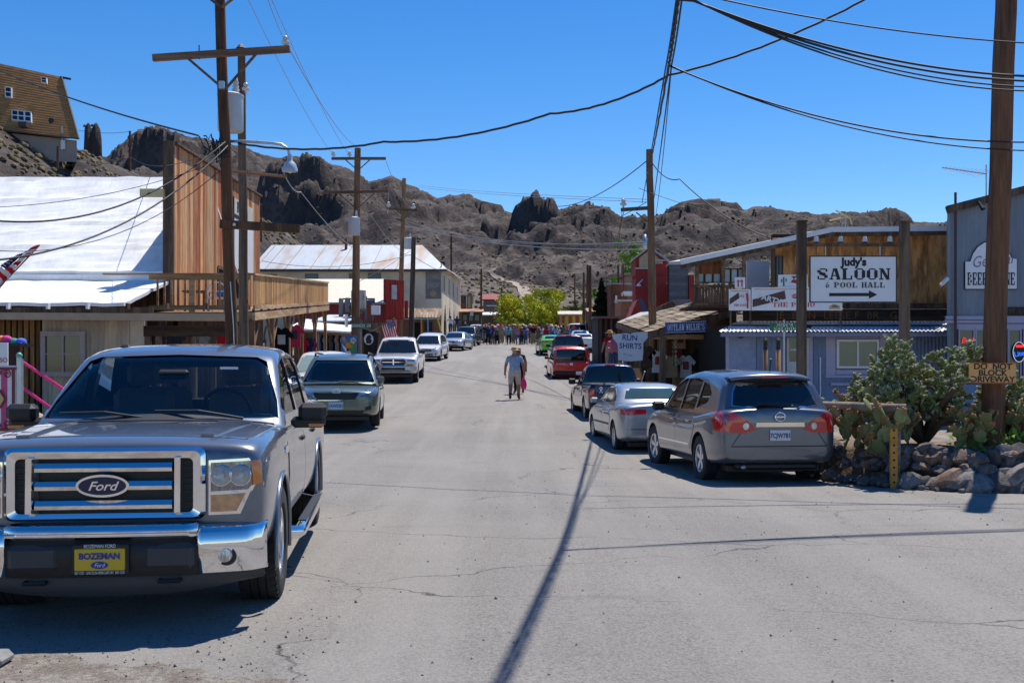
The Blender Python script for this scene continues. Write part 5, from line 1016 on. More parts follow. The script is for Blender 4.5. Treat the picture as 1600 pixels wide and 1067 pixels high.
    rp = empty('rusty_plate', (X(556), d+.4, Z(515)), label='brown scalloped metal plate behind the street name sign', cat='plate'); part(rp, 'plate', mat('rust_plate', (.2, .12, .08), .8, var=.2), lambda m: m.prism([(X(556)+(.2+.04*math.cos(5*a))*math.cos(a), Z(502)+(.26+.04*math.cos(5*a))*math.sin(a)) for a in np.linspace(0, 6.283, 33)[:-1]], 1, d+.35, d+.38)); part(rp, 'hook', BLACK, lambda m: m.cyl((X(556), d+.36, Z(502)), (X(556), d+.75, Z(500)), .02, n=5))
    d = 45.; X = lambda p: PX(p, 45.); Z = lambda p: PZ(p, 45.)
    b = empty('painted_board', (X(545), d, G(X(545), d)), label='blue painted board with green bird, orange fruit and white skull', cat='sign')
    part(b, 'board', mat('bright_blue_paint', (.02, .16, .5), .5), lambda m: m.box(X(533), X(557), d, d+.04, Z(558), Z(524))); part(b, 'leg', OLDW, lambda m: (m.box(X(534), X(536), d+.05, d+.1, G(X(545), d)-.1, Z(530)), m.box(X(554), X(556), d+.05, d+.1, G(X(545), d)-.1, Z(530))))
    def blob(n_, c_, pts, k): part(b, n_, mat('paint_'+n_, c_, .5), lambda m: m.prism([(X(p), Z(q)) for p, q in pts], 1, d-.004*k, d))
    blob('bird_body', (.05, .3, .05), [(543, 533), (549, 531), (555, 537), (556, 546), (551, 552), (546, 545), (542, 541)], 1); blob('orange_fruit', (.7, .28, .02), [(535, 527), (538, 526), (540, 529), (538, 532), (535, 531)], 2)
    blob('orange_wing', (.65, .25, .02), [(540, 536), (545, 535), (551, 542), (546, 544), (540, 543)], 3); blob('route_shield', (.65, .65, .62), [(548, 529), (553, 527), (557, 532), (553, 537), (548, 535)], 4); blob('skull', (.7, .7, .68), [(534, 537), (540, 543), (546, 547), (551, 556), (545, 557), (541, 551), (536, 543)], 5); blob('skull_eye', (.02, .02, .02), [(541, 545), (545, 545), (546, 549), (542, 549)], 6); blob('grey_leaf', (.2, .22, .25), [(535, 533), (541, 530), (543, 534), (537, 537)], 1)
    text('66', .16, BLACK, (X(552.5), d-.018, Z(532)), b, 'shield_number', (90, 15, 0), ext=.002)
    # flags
    def cloth(name, pts, d, mt, par, nx=12, ny=8, amp=.05, seed=1):
        m = MB(); A, B, C, D = [P(p, q, d) for p, q in pts]; rows = []
        for j_ in range(ny+1):
            rows.append([A.lerp(B, i/nx).lerp(D.lerp(C, i/nx), j_/ny)+Vector((0, amp*math.sin(i*1.1+j_*.4+seed), amp*.3*math.sin(i*.8))) for i in range(nx+1)])
        m.grid(rows); o = m.build(name, mt, par, smooth=True); sd_ = o.modifiers.new('t', 'SOLIDIFY'); sd_.thickness = .006; return o, rows
    red_ = mat('flag_red', (.5, .02, .035), .8, var=.05, spec=.1); wh = mat('flag_white', (.72, .72, .72), .8, var=.03, spec=.1); bl = mat('flag_blue', (.025, .035, .15), .8, var=.05, spec=.1)
    def usflag(root, quad, d, canton, polepts, amp):
        A, B, C, D = [Vector((p, q)) for p, q in quad]
        for k in range(13):
            f = lambda t, e: (A.lerp(B, t).lerp(D.lerp(C, t), e))
            t0, t1 = k/13, (k+1)/13; c0 = 0 if not (canton and k >= 6) else .42
            # stripes run from A-D edge direction; columns across A->B
            m = MB(); rows = []
            for e in np.linspace(c0, 1, 9):
                rows.append([P(*f(lerp(t0, t1, u), e), d)+Vector((0, amp*math.sin(e*7+k*.5), 0)) for u in (0, .5, 1)])
            m.grid(rows); o = m.build('stripe', red_ if k % 2 == 0 else wh, root, smooth=True); o.modifiers.new('t', 'SOLIDIFY').thickness = .006
        if canton:
            m = MB(); rows = [[P(*f(lerp(6/13, 1, u), e), d)+Vector((0, amp*math.sin(e*7+k*.5)-.01, 0)) for u in np.linspace(0, 1, 7)] for e in np.linspace(0, .42, 6)]
            m.grid(rows); o = m.build('canton', bl, root, smooth=True); o.modifiers.new('t', 'SOLIDIFY').thickness = .006
            for i in range(6):
                for jj in range(4):
                    q = P(*f(lerp(6.5/13, .97, (i+.5)/6), .42*(jj+.5+.4*(i % 2)-.2)/4), d); m = MB(); r_ = .022*d/45
                    m.prism([(q.x+(r_ if a % 2 == 0 else r_*.4)*math.cos(a*math.pi/5+1.57), q.z+(r_ if a % 2 == 0 else r_*.4)*math.sin(a*math.pi/5+1.57)) for a in range(10)], 1, d-amp-.03, d-amp-.022); m.build('star', wh, root)
        part(root, 'pole', WOODX, lambda m: m.cyl(P(*polepts[0], d+.03), P(*polepts[1], d+.03), .02*d/30, n=6))
    f1 = empty('american_flag', P(585, 520, 50), label='American flag hanging from a slanted pole above the white pickup', cat='flag', group='American flags'); usflag(f1, [(594, 508), (615, 499), (623, 526), (600, 527)], 50, True, [(583, 516), (617, 497)], .05)
    f2 = empty('american_flag', P(0, 450, 22), label='American flag furled on a pole at the left picture edge', cat='flag', group='American flags'); usflag(f2, [(-22, 430), (28, 398), (62, 382), (-20, 470)], 22, True, [(62, 383), (-26, 475)], .06)
    k = empty('black_flag', P(580, 545, 46), label='black flag with white round emblem hanging beside the street name sign', cat='flag')
    cloth('cloth', [(566, 513), (592, 519), (589, 553), (569, 556)], 46, mat('black_cloth', (.02, .017, .016), .9), k, amp=.06)
    part(k, 'emblem', wh, lambda m: m.prism([(PX(576.5, 46)+.2*math.cos(a), PZ(530, 46)+.24*math.sin(a)) for a in np.linspace(0, 6.283, 21)[:-1]], 1, 45.9, 45.91)); part(k, 'silhouette', BLACK, lambda m: m.prism([(PX(p, 46), PZ(q, 46)) for p, q in ((573, 537), (572, 530), (574, 525), (578, 523), (581, 526), (580, 530), (582, 532), (580, 537))], 1, 45.89, 45.899)); part(k, 'pole', WOODX, lambda m: m.cyl(P(564, 512, 46.1), P(594, 519, 46.1), .02, n=6))
    # shingled porch in front of the hotel
    d = 90.; X = lambda p, e=d: PX(p, e); Z = lambda p, e=d: PZ(p, e); zg = G(X(650), d); q = empty('shingled_porch', (X(650), d, zg), label='porch with ragged shingle roof and coloured posts beside the hotel', cat='porch')
    rs = wood('ragged_shingle', (.25, .16, .1), (.33, .25, .17), 1, rnd=.4)
    for i in range(18):
        a = lerp(604, 688, i/18); b_ = lerp(604, 688, (i+1)/18)
        for r_ in range(3):
            t0, t1 = r_/3, (r_+1)/3; zz = lambda t: lerp(496, 484, t)+random.uniform(-.6, .6)
            part(q, 'shingle', rs, lambda m: m.slab((X(a)+.02, d+3*t0-.1, Z(zz(t0))), (X(b_)-.02, d+3*t0-.1, Z(zz(t0))), (X(b_)-.02, d+3*t1, Z(zz(t1))+.3), (X(a)+.02, d+3*t1, Z(zz(t1))+.3), .06))
    part(q, 'eave', mat('pale_teal_paint', (.3, .42, .42), .7), lambda m: m.box(X(605), X(688), d-.12, d, Z(499), Z(497)))
    for p, cc in ((657.5, (.62, .27, .04)), (667.5, (.1, .33, .55)), (645, (.2, .15, .1))): part(q, 'post', mat('post_%.2f' % cc[0], cc, .6), lambda m: m.box(X(p), X(p)+.12, d-.1, d+.02, zg-.3, Z(499)))
    part(q, 'slanted_post', mat('yellow_paint', (.7, .48, .04), .6), lambda m: beam(m, P(683, 496, d-.3), P(691, 523, d-.3), .12, .12))
    part(q, 'back_wall', mat('brown_wall', (.22, .12, .07), .8), lambda m: m.box(X(604), X(686), d+2.6, d+2.9, zg-.5, Z(485))); part(q, 'window', PANE, lambda m: m.box(X(660), X(672), d+2.5, d+2.58, Z(516), Z(501))); part(q, 'doorway', DARK, lambda m: m.box(X(643), X(654), d+2.5, d+2.58, Z(530), Z(502)))
left_mid()
def far_town():
    def hut(name, label, x0, x1, y0, y1, d, wallc, roofc, rt=4, dep=6, extra=None, cat='building'):
        x = lambda p: PX(p, d); z = lambda p: PZ(p, d); zg = G(x((x0+x1)/2), d); s = empty(name, (x((x0+x1)/2), d, zg), label=label, cat=cat)
        part(s, 'wall', mat('w_'+label[:14], wallc, .85, var=.15, vs=1), lambda m: m.box(x(x0), x(x1), d, d+dep, zg-.6, z(y0+rt)))
        part(s, 'roof', mat('r_'+label[:14], roofc, .8, var=.15, vs=1), lambda m: m.slab((x(x0)-.3, d-.6, z(y0+rt)), (x(x1)+.3, d-.6, z(y0+rt)), (x(x1)+.2, d+dep*.6, z(y0)), (x(x0)-.2, d+dep*.6, z(y0)), .12))
        if extra: extra(s, x, z, d)
        return s
    def shopfront(s, x, z, d, x0, x1, y):
        for i in range(3): a = lerp(x0, x1, (i+.15)/3); b = lerp(x0, x1, (i+.8)/3); part(s, 'window', PANE, lambda m: m.box(x(a), x(b), d-.06, d-.01, z(y+9), z(y)))
    hut('porch_house', 'house with glazed upper porch beyond the adobe hotel', 719, 738, 458, 500, 132, (.34, .24, .15), (.3, .3, .28), 3, 7, lambda s, x, z, d: (part(s, 'upper_window', PANE, lambda m: m.box(x(721), x(728), d-.08, d-.01, z(474), z(463))), part(s, 'white_frame', WHITE, lambda m: (m.box(x(728.2), x(729.6), d-.1, d-.01, z(484), z(461)), m.box(x(719), x(728), d-.1, d-.081, z(462), z(460)))), part(s, 'brick_panel', mat('brick_orange', (.3, .1, .05), .8), lambda m: m.box(x(721), x(728.5), d-.12, d-.085, z(482), z(475))), part(s, 'cream_side', mat('cream_side', (.5, .44, .25), .8), lambda m: m.box(x(731), x(735), d-.09, d-.02, z(481), z(463)))))
    hut('rust_awning_shop', 'shop with rusty awning roof left of the crowd', 721, 752, 481, 515, 126, (.07, .05, .04), (.36, .19, .11), 6, 4, lambda s, x, z, d: (shopfront(s, x, z, d, 722, 750, 492), part(s, 'sign_board', mat('pale_blue_sign', (.4, .5, .6), .6), lambda m: m.box(x(735), x(740), d-.7, d-.65, z(494), z(487)))))
    hut('red_roof_house', 'house with dark red roof behind the crowd', 755, 778, 457, 485, 165, (.2, .16, .14), (.23, .05, .045), 11, 6, lambda s, x, z, d: part(s, 'porch_rail', WHITE, lambda m: m.box(x(760), x(777), d-.9, d-.85, z(479), z(477.5))))
    hut('white_awning_stall', 'stall under pale sloping awning left of the green tree', 750, 790, 486, 508, 150, (.12, .08, .06), (.6, .6, .58), 6, 5, lambda s, x, z, d: part(s, 'red_banner', mat('red_banner', (.3, .03, .03), .7), lambda m: m.box(x(775), x(798), d-.8, d-.7, z(502), z(491))))
    hut('brown_saloon_front', 'long brown wooden front behind the crowd centre', 792, 880, 491, 515, 160, (.1, .05, .032), (.14, .09, .06), 3, 5, lambda s, x, z, d: [part(s, 'window', PANE, lambda m: m.box(x(p), x(p+6), d-.06, d-.01, z(505), z(498))) for p in range(800, 875, 14)])
    hut('yellow_sign_shop', 'shop with pale roof and yellow panels right of the green tree', 875, 912, 484, 512, 140, (.45, .33, .1), (.5, .45, .38), 7, 5, lambda s, x, z, d: [part(s, 'yellow_panel' if i % 2 else 'red_panel', mat('panel_y' if i % 2 else 'panel_r', (.65, .42, .03) if i % 2 else (.35, .06, .03), .6), lambda m: m.box(x(878+i*5.5), x(882+i*5.5), d-.1, d-.02, z(505), z(494))) for i in range(6)])
    hut('orange_roof_shop', 'shop with rusty orange lean-to roof right of the poles', 922, 950, 478, 520, 100, (.3, .35, .38), (.38, .17, .08), 9, 6, lambda s, x, z, d: part(s, 'white_panel', WHITE, lambda m: m.box(x(924), x(935), d-.1, d-.02, z(503), z(490))))
    hut('dark_porch_stall', 'dark open stall with flat red-grey roof near the white sedan', 935, 967, 491, 545, 62, (.02, .016, .014), (.2, .12, .11), 4, 5, lambda s, x, z, d: [part(s, 'post', OLDW, lambda m: m.box(x(p), x(p)+.12, d-.5, d-.38, G(x(p), d)-.2, z(496))) for p in (936, 944, 952, 964)])
    hut('brick_block', 'brick fronted block with white canopy behind the conifer', 954, 980, 440, 500, 92, (.2, .07, .045), (.25, .25, .26), 3, 8, lambda s, x, z, d: (part(s, 'canopy', WHITE, lambda m: m.box(x(970), x(994), d-2.2, d-.02, z(463), z(458))), part(s, 'side_post', OLDW, lambda m: (m.box(x(955), x(956.5), d-.3, d-.1, z(505), z(432)), m.box(x(970), x(971.3), d-2, d-1.9, z(500), z(416)))), part(s, 'white_sign', WHITE, lambda m: m.box(x(961), x(964), d-.2, d-.1, z(482), z(462)))))
    hut('pink_stucco_block', 'pink stucco block behind the red gable building', 978, 1000, 428, 500, 96, (.34, .2, .165), (.2, .14, .12), 1.5, 8, lambda s, x, z, d: (part(s, 'dark_opening', DARK, lambda m: m.box(x(975), x(980), d-.05, d-.01, z(460), z(442))),))
    hut('cream_stall', 'stall with white front panel below the brick block', 970, 994, 466, 510, 70, (.3, .13, .07), (.55, .53, .5), 3, 4, lambda s, x, z, d: (part(s, 'blue_panel', mat('blue_grey_p', (.2, .27, .4), .6), lambda m: m.box(x(982), x(990), d-.1, d-.02, z(492), z(480))), part(s, 'urn', STEEL, lambda m: m.lathe([(.15, 0), (.2, .3), (.12, .6), (.05, .9)], 10, 2, (x(984), d-.8, G(x(984), d)+.8)))))
    # hill house with the tall shingled roof
    d = 112.; x = lambda p, e=d: PX(p, e); z = lambda p, e=d: PZ(p, e); s = empty('hill_house', (x(50), d+3, z(250)), label='house with huge steep brown shingled roof on the hillside', cat='house')
    A, B, C, D = P(-60, 196, 110), P(123, 217, 110), P(97, 121, 113.5), P(-60, 87, 113.5)
    sh = mat('brown_shingle', (.42, .215, .085), .9, var=.25, vs=1.2, st=(.6, 3, 6), bump=.6, bs=4, spec=.1, col2=(.34, .17, .068), c2s=.9)
    part(s, 'roof', sh, lambda m: m.add([A, B, C, D, A+Vector((0, 8, 0)), P(112, 217, 118)], [(0, 1, 2, 3), (3, 2, 5, 4), (1, 5, 2)]))
    n_ = (B-A).cross(D-A).normalized()
    if n_.y > 0: n_ = -n_
    for r_ in range(26):                        # shingle courses
        t0 = r_/26; t1 = (r_+1)/26; a, b, c, e = A.lerp(D, t0), B.lerp(C, t0), B.lerp(C, t1), A.lerp(D, t1)
        part(s, 'shingle_course', sh, lambda m: m.add([a+n_*.034, b+n_*.034, c+n_*.02, e+n_*.02, a, b], [(0, 1, 2, 3), (0, 4, 5, 1)]))
    st = mat('grey_stucco', (.36, .31, .27), .9, var=.12, vs=.6)
    part(s, 'wall', st, lambda m: m.add([(A.x, 110.4, A.z-.2), (x(120, 110.4), 110.4, B.z-.1), (x(120, 110.4), 110.4, PZ(252, 110)), (A.x, 110.4, PZ(250, 110)), (x(110, 118), 118, B.z-.1), (x(110, 118), 118, PZ(252, 110))], [(0, 1, 2, 3), (1, 4, 5, 2)]))
    part(s, 'eave', mat('dark_eave', (.05, .04, .035), .8), lambda m: (beam(m, A+Vector((0, -.15, -.05)), B+Vector((0.1, -.15, -.05)), .12, .14), beam(m, B, C+Vector((0, -.05, 0)), .14, .16)))
    part(s, 'ridge_beam', BLACK, lambda m: beam(m, C+Vector((-.2, 0, 0)), C+Vector((.9, 0, -.2)), .18, .2))
    def roofwin(p, q, w_, h, nm):
        t = (q-204)/(-98); pt = P(p, q, lerp(110, 113.5, max(0, min(1, t)))); u = (B-A).normalized(); v = (D-A).normalized()
        fr = part(s, nm, WHITE, lambda m: m.add([pt+u*a*w_+v*b*h+n_*k for k in (.3, .0) for a, b in ((-.5, -.5), (.5, -.5), (.5, .5), (-.5, .5))], [(0,1,2,3),(7,6,5,4),(0,4,5,1),(1,5,6,2),(2,6,7,3),(3,7,4,0)]))
        part(s, 'pane', PANE, lambda m: [m.add([pt+u*a*w_+v*b*h+n_*.31 for a, b in ((-.36, b0), (.36, b0), (.36, b1), (-.36, b1))], [(0, 1, 2, 3)]) for b0, b1 in ((-.42, -.05), (.05, .42))])
    for p, q, w_, h in ((14.5, 147, .7, 1.3), (25, 183, .7, 1.3), (34.5, 184, .7, 1.3), (45, 185, .7, 1.3), (70, 128, .6, .7)): roofwin(p, q, w_, h, 'roof_window')
    q = P(38, 196, 109.6); part(s, 'air_cooler', plain('cooler_brown', (.06, .045, .04), .7), lambda m: m.box(q.x-.4, q.x+.4, q.y-.5, q.y+.3, q.z-.25, q.z+.25)); q = P(79, 188, 109.6); part(s, 'satellite_dish', plain('dish_black', (.03, .03, .03), .6), lambda m: m.lathe([(0, 0), (.15, .04), (.3, .14)], 12, 1, q), True)
    q = P(97, 236, 110.2); part(s, 'meter_pipe', STEEL, lambda m: m.cyl(q, (q.x, q.y, PZ(198, 110.2)), .08, n=6)); part(s, 'meter_box', WHITE, lambda m: m.box(q.x-.1, q.x+.3, q.y-.1, q.y+.1, PZ(233, 110), PZ(219, 110)))
far_town()
# ---------------------------------------------------------------- utility poles and wires
def pole(name, label, base, top, r0, r1, mt=POLE, group='wooden utility poles', n=14):
    o = empty(name, base, label=label, cat='utility pole', group=group)
    b = Vector(base); t = Vector(top); pts = [b.lerp(t, i/10)+Vector((.02*noise.noise((i*.6, b.x, 1)), .02*noise.noise((i*.6, b.y, 5)), 0)) for i in range(11)]
    m = MB(); m.tube(pts, [lerp(r0, r1, i/10) for i in range(11)], n); m.build('pole', mt, o, smooth=45); return o
ARM = wood('crossarm_wood', (.2, .125, .075), (.12, .07, .045), 0); PORC = plain('porcelain', (.6, .6, .58), .25); IRON = plain('iron', (.06, .055, .05), .6)
def arm(o, a, b, h=.11, mt=ARM): part(o, 'crossarm', mt, lambda m: beam(m, a, b, .09, h))
def insul(o, p, s=1.):
    part(o, 'insulator', PORC, lambda m: m.lathe([(.02*s, 0), (.035*s, .06*s), (.09*s, .08*s), (.1*s, .12*s), (.06*s, .15*s), (.05*s, .19*s), (.07*s, .2*s), (.04*s, .25*s), (0, .26*s)], 10, 2, p), True)
def brace(o, a, b): part(o, 'brace', ARM, lambda m: beam(m, a, b, .025, .045))
def can(o, p, r, h, d=None):
    c = mat('transformer_grey', (.5, .53, .56), .5, .2, var=.06)
    part(o, 'transformer', c, lambda m: m.lathe([(0, 0), (r*.95, 0), (r, .03), (r, h*.9), (r*1.04, h*.91), (r*1.04, h*.95), (r*.7, h), (0, h*1.01)], 16, 2, p), 40)
    part(o, 'bushing', PORC, lambda m: m.lathe([(.05, 0), (.07, .05), (.04, .08), (.065, .13), (.04, .16), (.06, .2), (.02, .3)], 10, 2, (p[0]+r*.4, p[1], p[2]+h)), True)
WIREM = plain('wire_black', (.015, .015, .016), .6); WIREG = mat('wire_aluminium', (.35, .36, .37), .5, .5, var=0)
def wire(label, pts, r=.012, sag=0., mt=WIREM, group='overhead wires', n=24, wob=0.):
    """a wire through the given points with sag per span"""
    out = []
    for i, (a, b) in enumerate(zip(pts, pts[1:])):
        a = Vector(a); b = Vector(b)
        for k in range(n+(i == len(pts)-2)):
            t = k/n; q = a.lerp(b, t); q.z -= (sag[i] if isinstance(sag, list) else sag)*4*t*(1-t)
            if wob: q += Vector((math.sin(t*60)*wob, 0, math.cos(t*47)*wob))
            out.append(q)
    m = MB(); m.tube(out, r, 5); o = m.build('overhead_wire', mt, smooth=True); return tag(o, label, 'wire', group)
def poles():
    # pair of poles in front of the balcony
    d = 20.; a = pole('utility_pole', 'tall brown pole with wide crossarm in front of the balcony', (PX(370, d), d, G(PX(370, d), d)-.3), P(340, -90, d), .118, .09)
    arm(a, P(239, 91, d-.18), P(453, 77, d-.18), .12); brace(a, P(294, 92, d-.25), P(350, 140, d-.2)); brace(a, P(400, 85, d-.25), P(352, 140, d-.2)); insul(a, P(446, 74, d-.18), .8)
    brace(a, P(320, -8, d-.2), P(345, 12, d-.17)); brace(a, P(372, -8, d-.2), P(347, 12, d-.17)); part(a, 'pin', IRON, lambda m: m.cyl(P(311, 93, d-.18), P(311, 71, d-.18), .012, n=5))
    part(a, 'bracket', STEEL, lambda m: m.box(PX(347, d), PX(355, d), d-.24, d-.16, PZ(144, d), PZ(132, d)))
    q = P(358, 204, 20.45); can(a, (q.x, q.y+.1, q.z), .24, .72)
    # lamp arm
    part(a, 'lamp_arm', STEEL, lambda m: m.tube([P(358, 221, d), P(380, 221, d), P(425, 224, d-.05), P(440, 226, d-.06), P(450, 233, d-.06), P(453, 246, d-.06)], .028, 8), True)
    q = P(453, 268, d-.06); part(a, 'lamp_shade', mat('enamel_shade', (.5, .56, .62), .3, .3, var=.05), lambda m: m.lathe([(.04, .3), (.05, .2), (.1, .15), (.14, .05), (.145, 0), (.12, .02), (.03, .18)], 18, 2, q), 50); part(a, 'lamp_bulb', PORC, lambda m: m.lathe([(0, -.04), (.04, -.02), (.05, .03), (.03, .1)], 10, 2, q), True)
    part(a, 'lower_arm', POLE, lambda m: beam(m, P(344, 350, d-.2), P(469, 358, d-.12), .1, .15)); part(a, 'cross_bolt', STEEL, lambda m: m.cyl(P(366, 351, d-.3), P(366, 351, d-.1), .03, n=8)); part(a, 'pipe_stub', mat('rust_pipe3', (.25, .12, .06), .7), lambda m: m.cyl(P(365, 268, d), P(448, 276, d), .03, n=6))
    for k in range(7):                          # tangle of service cables on the pole
        rn = random.Random(k); p0 = P(350+rn.uniform(-4, 10), 215+rn.uniform(-14, 30), d-.2); p1 = P(312+rn.uniform(-10, 30), 215+rn.uniform(-8, 28), d-.25)
        part(a, 'service_loop', WIREM, lambda m: m.tube([p0.lerp(p1, t)+Vector((0, 0, -.3*math.sin(t*3.14)*rn.uniform(-.3, 1))) for t in np.linspace(0, 1, 9)], .014, 5))
    part(a, 'ground_cable', STEEL, lambda m: m.tube([P(360, 440, d-.17), P(362, 470, d-.18), P(365, 510, d-.18), P(366, 545, d-.18)], .01, 5))
    b = pole('utility_pole', 'shorter dark pole directly behind the tall crossarm pole', (PX(384, 21.6), 21.6, G(PX(384, 21.6), 21.6)-.3), P(376.5, 76, 21.6), .1, .075, OLDW); part(b, 'cap', IRON, lambda m: m.lathe([(.1, 0), (.06, .05), (0, .1)], 8, 2, P(376.5, 76, 21.6)))
    insul(b, P(368, 148, 21.4), .8); insul(b, P(384, 146, 21.4), .8)
    d = 49.; c = pole('utility_pole', 'pole with two crossarms and grey transformer beyond the balcony', (PX(554, d), d, G(PX(554, d), d)-.3), P(559, 232, d), .2, .14, PALEP)
    arm(c, P(518, 248, d-.2), P(603, 248, d-.2), .12); arm(c, P(505, 301, d-.2), P(607, 299, d-.2), .12); brace(c, P(540, 250, d-.25), P(557, 265, d-.2)); brace(c, P(578, 250, d-.25), P(561, 265, d-.2)); brace(c, P(530, 303, d-.25), P(555, 325, d-.2)); brace(c, P(585, 302, d-.25), P(560, 325, d-.2))
    for p in (521, 546): insul(c, P(p, 246, d-.2), 1.1)
    q = P(553, 368, d-.35); can(c, (q.x, q.y, q.z), .26, .82); part(c, 'transformer_bracket', STEEL, lambda m: m.box(q.x-.25, q.x+.25, d-.2, d-.1, q.z+.2, q.z+.3))
    d = 74.; e = pole('utility_pole', 'slim pole with short crossarm and round transformer left of the hotel', (PX(623, d), d, G(PX(623, d), d)-.3), P(631.5, 279, d), .19, .13, PALEP); arm(e, P(604, 326, d-.2), P(652, 329, d-.2), .14); insul(e, P(607, 325, d-.2), 1.6); insul(e, P(646, 328, d-.2), 1.6); brace(e, P(615, 329, d-.2), P(628, 342, d-.2)); brace(e, P(645, 330, d-.2), P(631, 342, d-.2)); q = P(638, 389, d-.2); can(e, (q.x, q.y, q.z), .3, .75)
    part(e, 'short_arm', ARM, lambda m: beam(m, P(619, 342, d-.2), P(632, 347, d-.2), .1, .1))
    d = 66.; pole('utility_pole', 'dark short pole right of the slim transformer pole', (PX(641, d), d, G(PX(641, d), d)-.3), P(646.5, 371, d), .17, .14, OLDW)
    for px, yt, d, lab in ((705, 366, 140, 'thin pole standing up behind the hotel roof'), (752, 420, 128, 'pole left of the dark red roof behind the crowd'), (784, 449, 150, 'thin pole in front of the green tree left edge'), (912, 426, 112, 'leftmost of three close poles right of the green tree'), (918, 414, 104, 'middle of three close poles right of the green tree'), (922, 415, 92, 'rightmost of three close poles right of the green tree'), (898, 428, 160, 'pale thin pole just right of the green tree'), (872, 436, 165, 'faint thin pole rising from the green tree')):
        pole('utility_pole', lab, (PX(px, d), d, G(PX(px, d), d)-.3), P(px, yt, d), .15, .11, POLE if px != 898 else PALEP, n=8)
    for px, yt, lab in ((966, 414, 'left of two poles behind the brick block'), (972.5, 414, 'right of two poles behind the brick block')): pole('utility_pole', lab, (PX(px, 100), 100, G(PX(px, 100), 100)-.3), P(px, yt, 100), .12, .1, OLDW, n=8)
    for px, yb, yt, d, lab in ((203, 262, 205, 100, 'thin pole on the hillside right of the house'), (90, 258, 229, 98, 'short dark post on the hillside below the house'), (408, 372, 320, 140, 'distant thin post beside the board false front')): pole('hillside_post', lab, P(px, yb+6, d), P(px, yt, d), .13, .1, POLE, 'posts on the hillside', 8)
    d = 37.; r = pole('utility_pole', 'brown pole with side bracket behind the shake porch', (PX(1022, d), d, G(PX(1022, d), d)-.3), P(1015, 234, d), .145, .115, PALEP)
    part(r, 'side_bracket', OLDW, lambda m: (beam(m, P(970, 328, d), P(1016, 325, d), .08, .12))); brace(r, P(994, 332, d-.05), P(1014, 348, d-.1)); insul(r, P(974, 325, d), 1.2)
    d = 15.6; z0 = G(PX(1547, d), d)-.2; t = pole('utility_pole', 'massive brown pole at right carrying the driveway notice', (PX(1547, d), d, z0), P(1573, -70, d), .165, .145); 
    s = empty('driveway_notice', P(1551, 599, d-.24), label='orange painted wooden notice nailed to the right pole', cat='sign'); og = mat('orange_sign_paint', (.85, .43, .14), .7, var=.12, vs=4); e = d-.27
    M = Matrix.Translation((PX(1551, e), e, PZ(583, e))) @ Matrix.Rotation(R(.5), 4, 'Y'); m = MB(); m.M = M; m.rb(-.33, .33, 0, .03, -.147, .147, .006); m.build('board', og, s)
    part(s, 'edge', mat('dark_orange', (.4, .1, .03), .7), lambda m: [beam(m, M @ Vector(a_), M @ Vector(b_), .012, .012) for a_, b_ in (((-.325, -.002, -.14), (.325, -.002, -.14)), ((-.325, -.002, .14), (.325, -.002, .14)))])
    for tx, dz in (('DO  NOT', .09), ('BLOCK', 0.), ('DRIVEWAY', -.09)): text(tx, .115, plain('notice_ink', (.02, .012, .01)), M @ Vector((0, -.004, dz)), s, 'lettering', (90, .5, 0), 1.08, ext=.002, bold=.002)
    for k in (-.28, .28): part(s, 'nail', IRON, lambda m: m.cyl(M @ Vector((k*.3, -.006, .13)), M @ Vector((k*.3, .05, .13)), .006, n=6))
    # wires
    J = P(1045, 103, 15.1); T = P(1015, 262, 37); J2 = P(1060, 0, 12.1); Q = Vector((1.49, 8.3, 6.2)); back = Vector((.9, -9, 8.6)); o = Vector((.04, 0, .015))
    wire('thick twisted service cable running along the street overhead', [T, J, J2, Q, back], .02, .04, wob=.006)
    wire('thin cable beside the thick service cable overhead', [P(1019, 330, 37), J+o, J2+o, Q+o, back+o*3], .012, .05); wire('second thin cable beside the thick service cable overhead', [P(1003, 318, 37), J-o, J2-o*.6, Q-o, back-o*3], .012, .04)
    wire('drop wire hanging from the junction to the far pole base', [J+o, P(1024, 340, 37)], .008, .25)
    for k, (y1, r_) in enumerate(((222, .013), (236, .011))): wire('%s of two cables from the junction towards the right picture edge' % ('upper', 'lower')[k], [J+o*k*.3, P(1640, y1, 15.05+.03*k), Vector((14, 15.2, 4.6))], r_, [.3, .05])
    for k, y1 in enumerate((121, 128, 137, 143)): wire('%s of four bundled cables crossing in front of the right pole' % ('first', 'second', 'third', 'fourth')[k], [J2+Vector((.02*k, 0, .02*k)), P(1084+k*3, 2+k, 12.15), P(1650, y1, 13+.04*k), Vector((15, 13.6, 4.6-.06*k))], .015 if k < 2 else .011, [0, .2+.02*k, .05])
    wire('single cable at the top right of the sky', [J2, P(1120, -2, 12.2), P(1650, 70, 13.2), Vector((15, 13.8, 5.2))], .01, [0, .09, .03])
    wire('long black cable sagging across the street from the left pole', [P(372, 224, 20), P(600, 222, 18.6), P(860, 178, 17.2), P(1045, 118, 16.6), P(1360, -5, 16.4), Vector((9, 16.2, 9))], .02, .12, wob=.004)
    wire('cable from the left poles along the store roof, upper', [P(352, 222, 19.8), P(-60, 338, 15)], .015, .55); wire('cable from the left poles along the store roof, lower', [P(356, 228, 19.8), P(-60, 410, 14)], .015, .5)
    wire('thin cable across the store roof above the flag', [P(340, 270, 20), P(-40, 388, 16)], .007, .5); wire('thin cable below the others across the store roof', [P(346, 250, 20), P(-40, 325, 17)], .006, .2)
    wire('twisted cable from the upper left corner to the poles', [P(-30, 98, 27), P(310, 212, 20)], .018, .12, OLDW if False else WIREM)
    wire('cable from the poles to the balcony and hillside', [P(350, 232, 20), P(205, 246, 60), P(90, 254, 98), P(-40, 262, 105)], .012, .4)
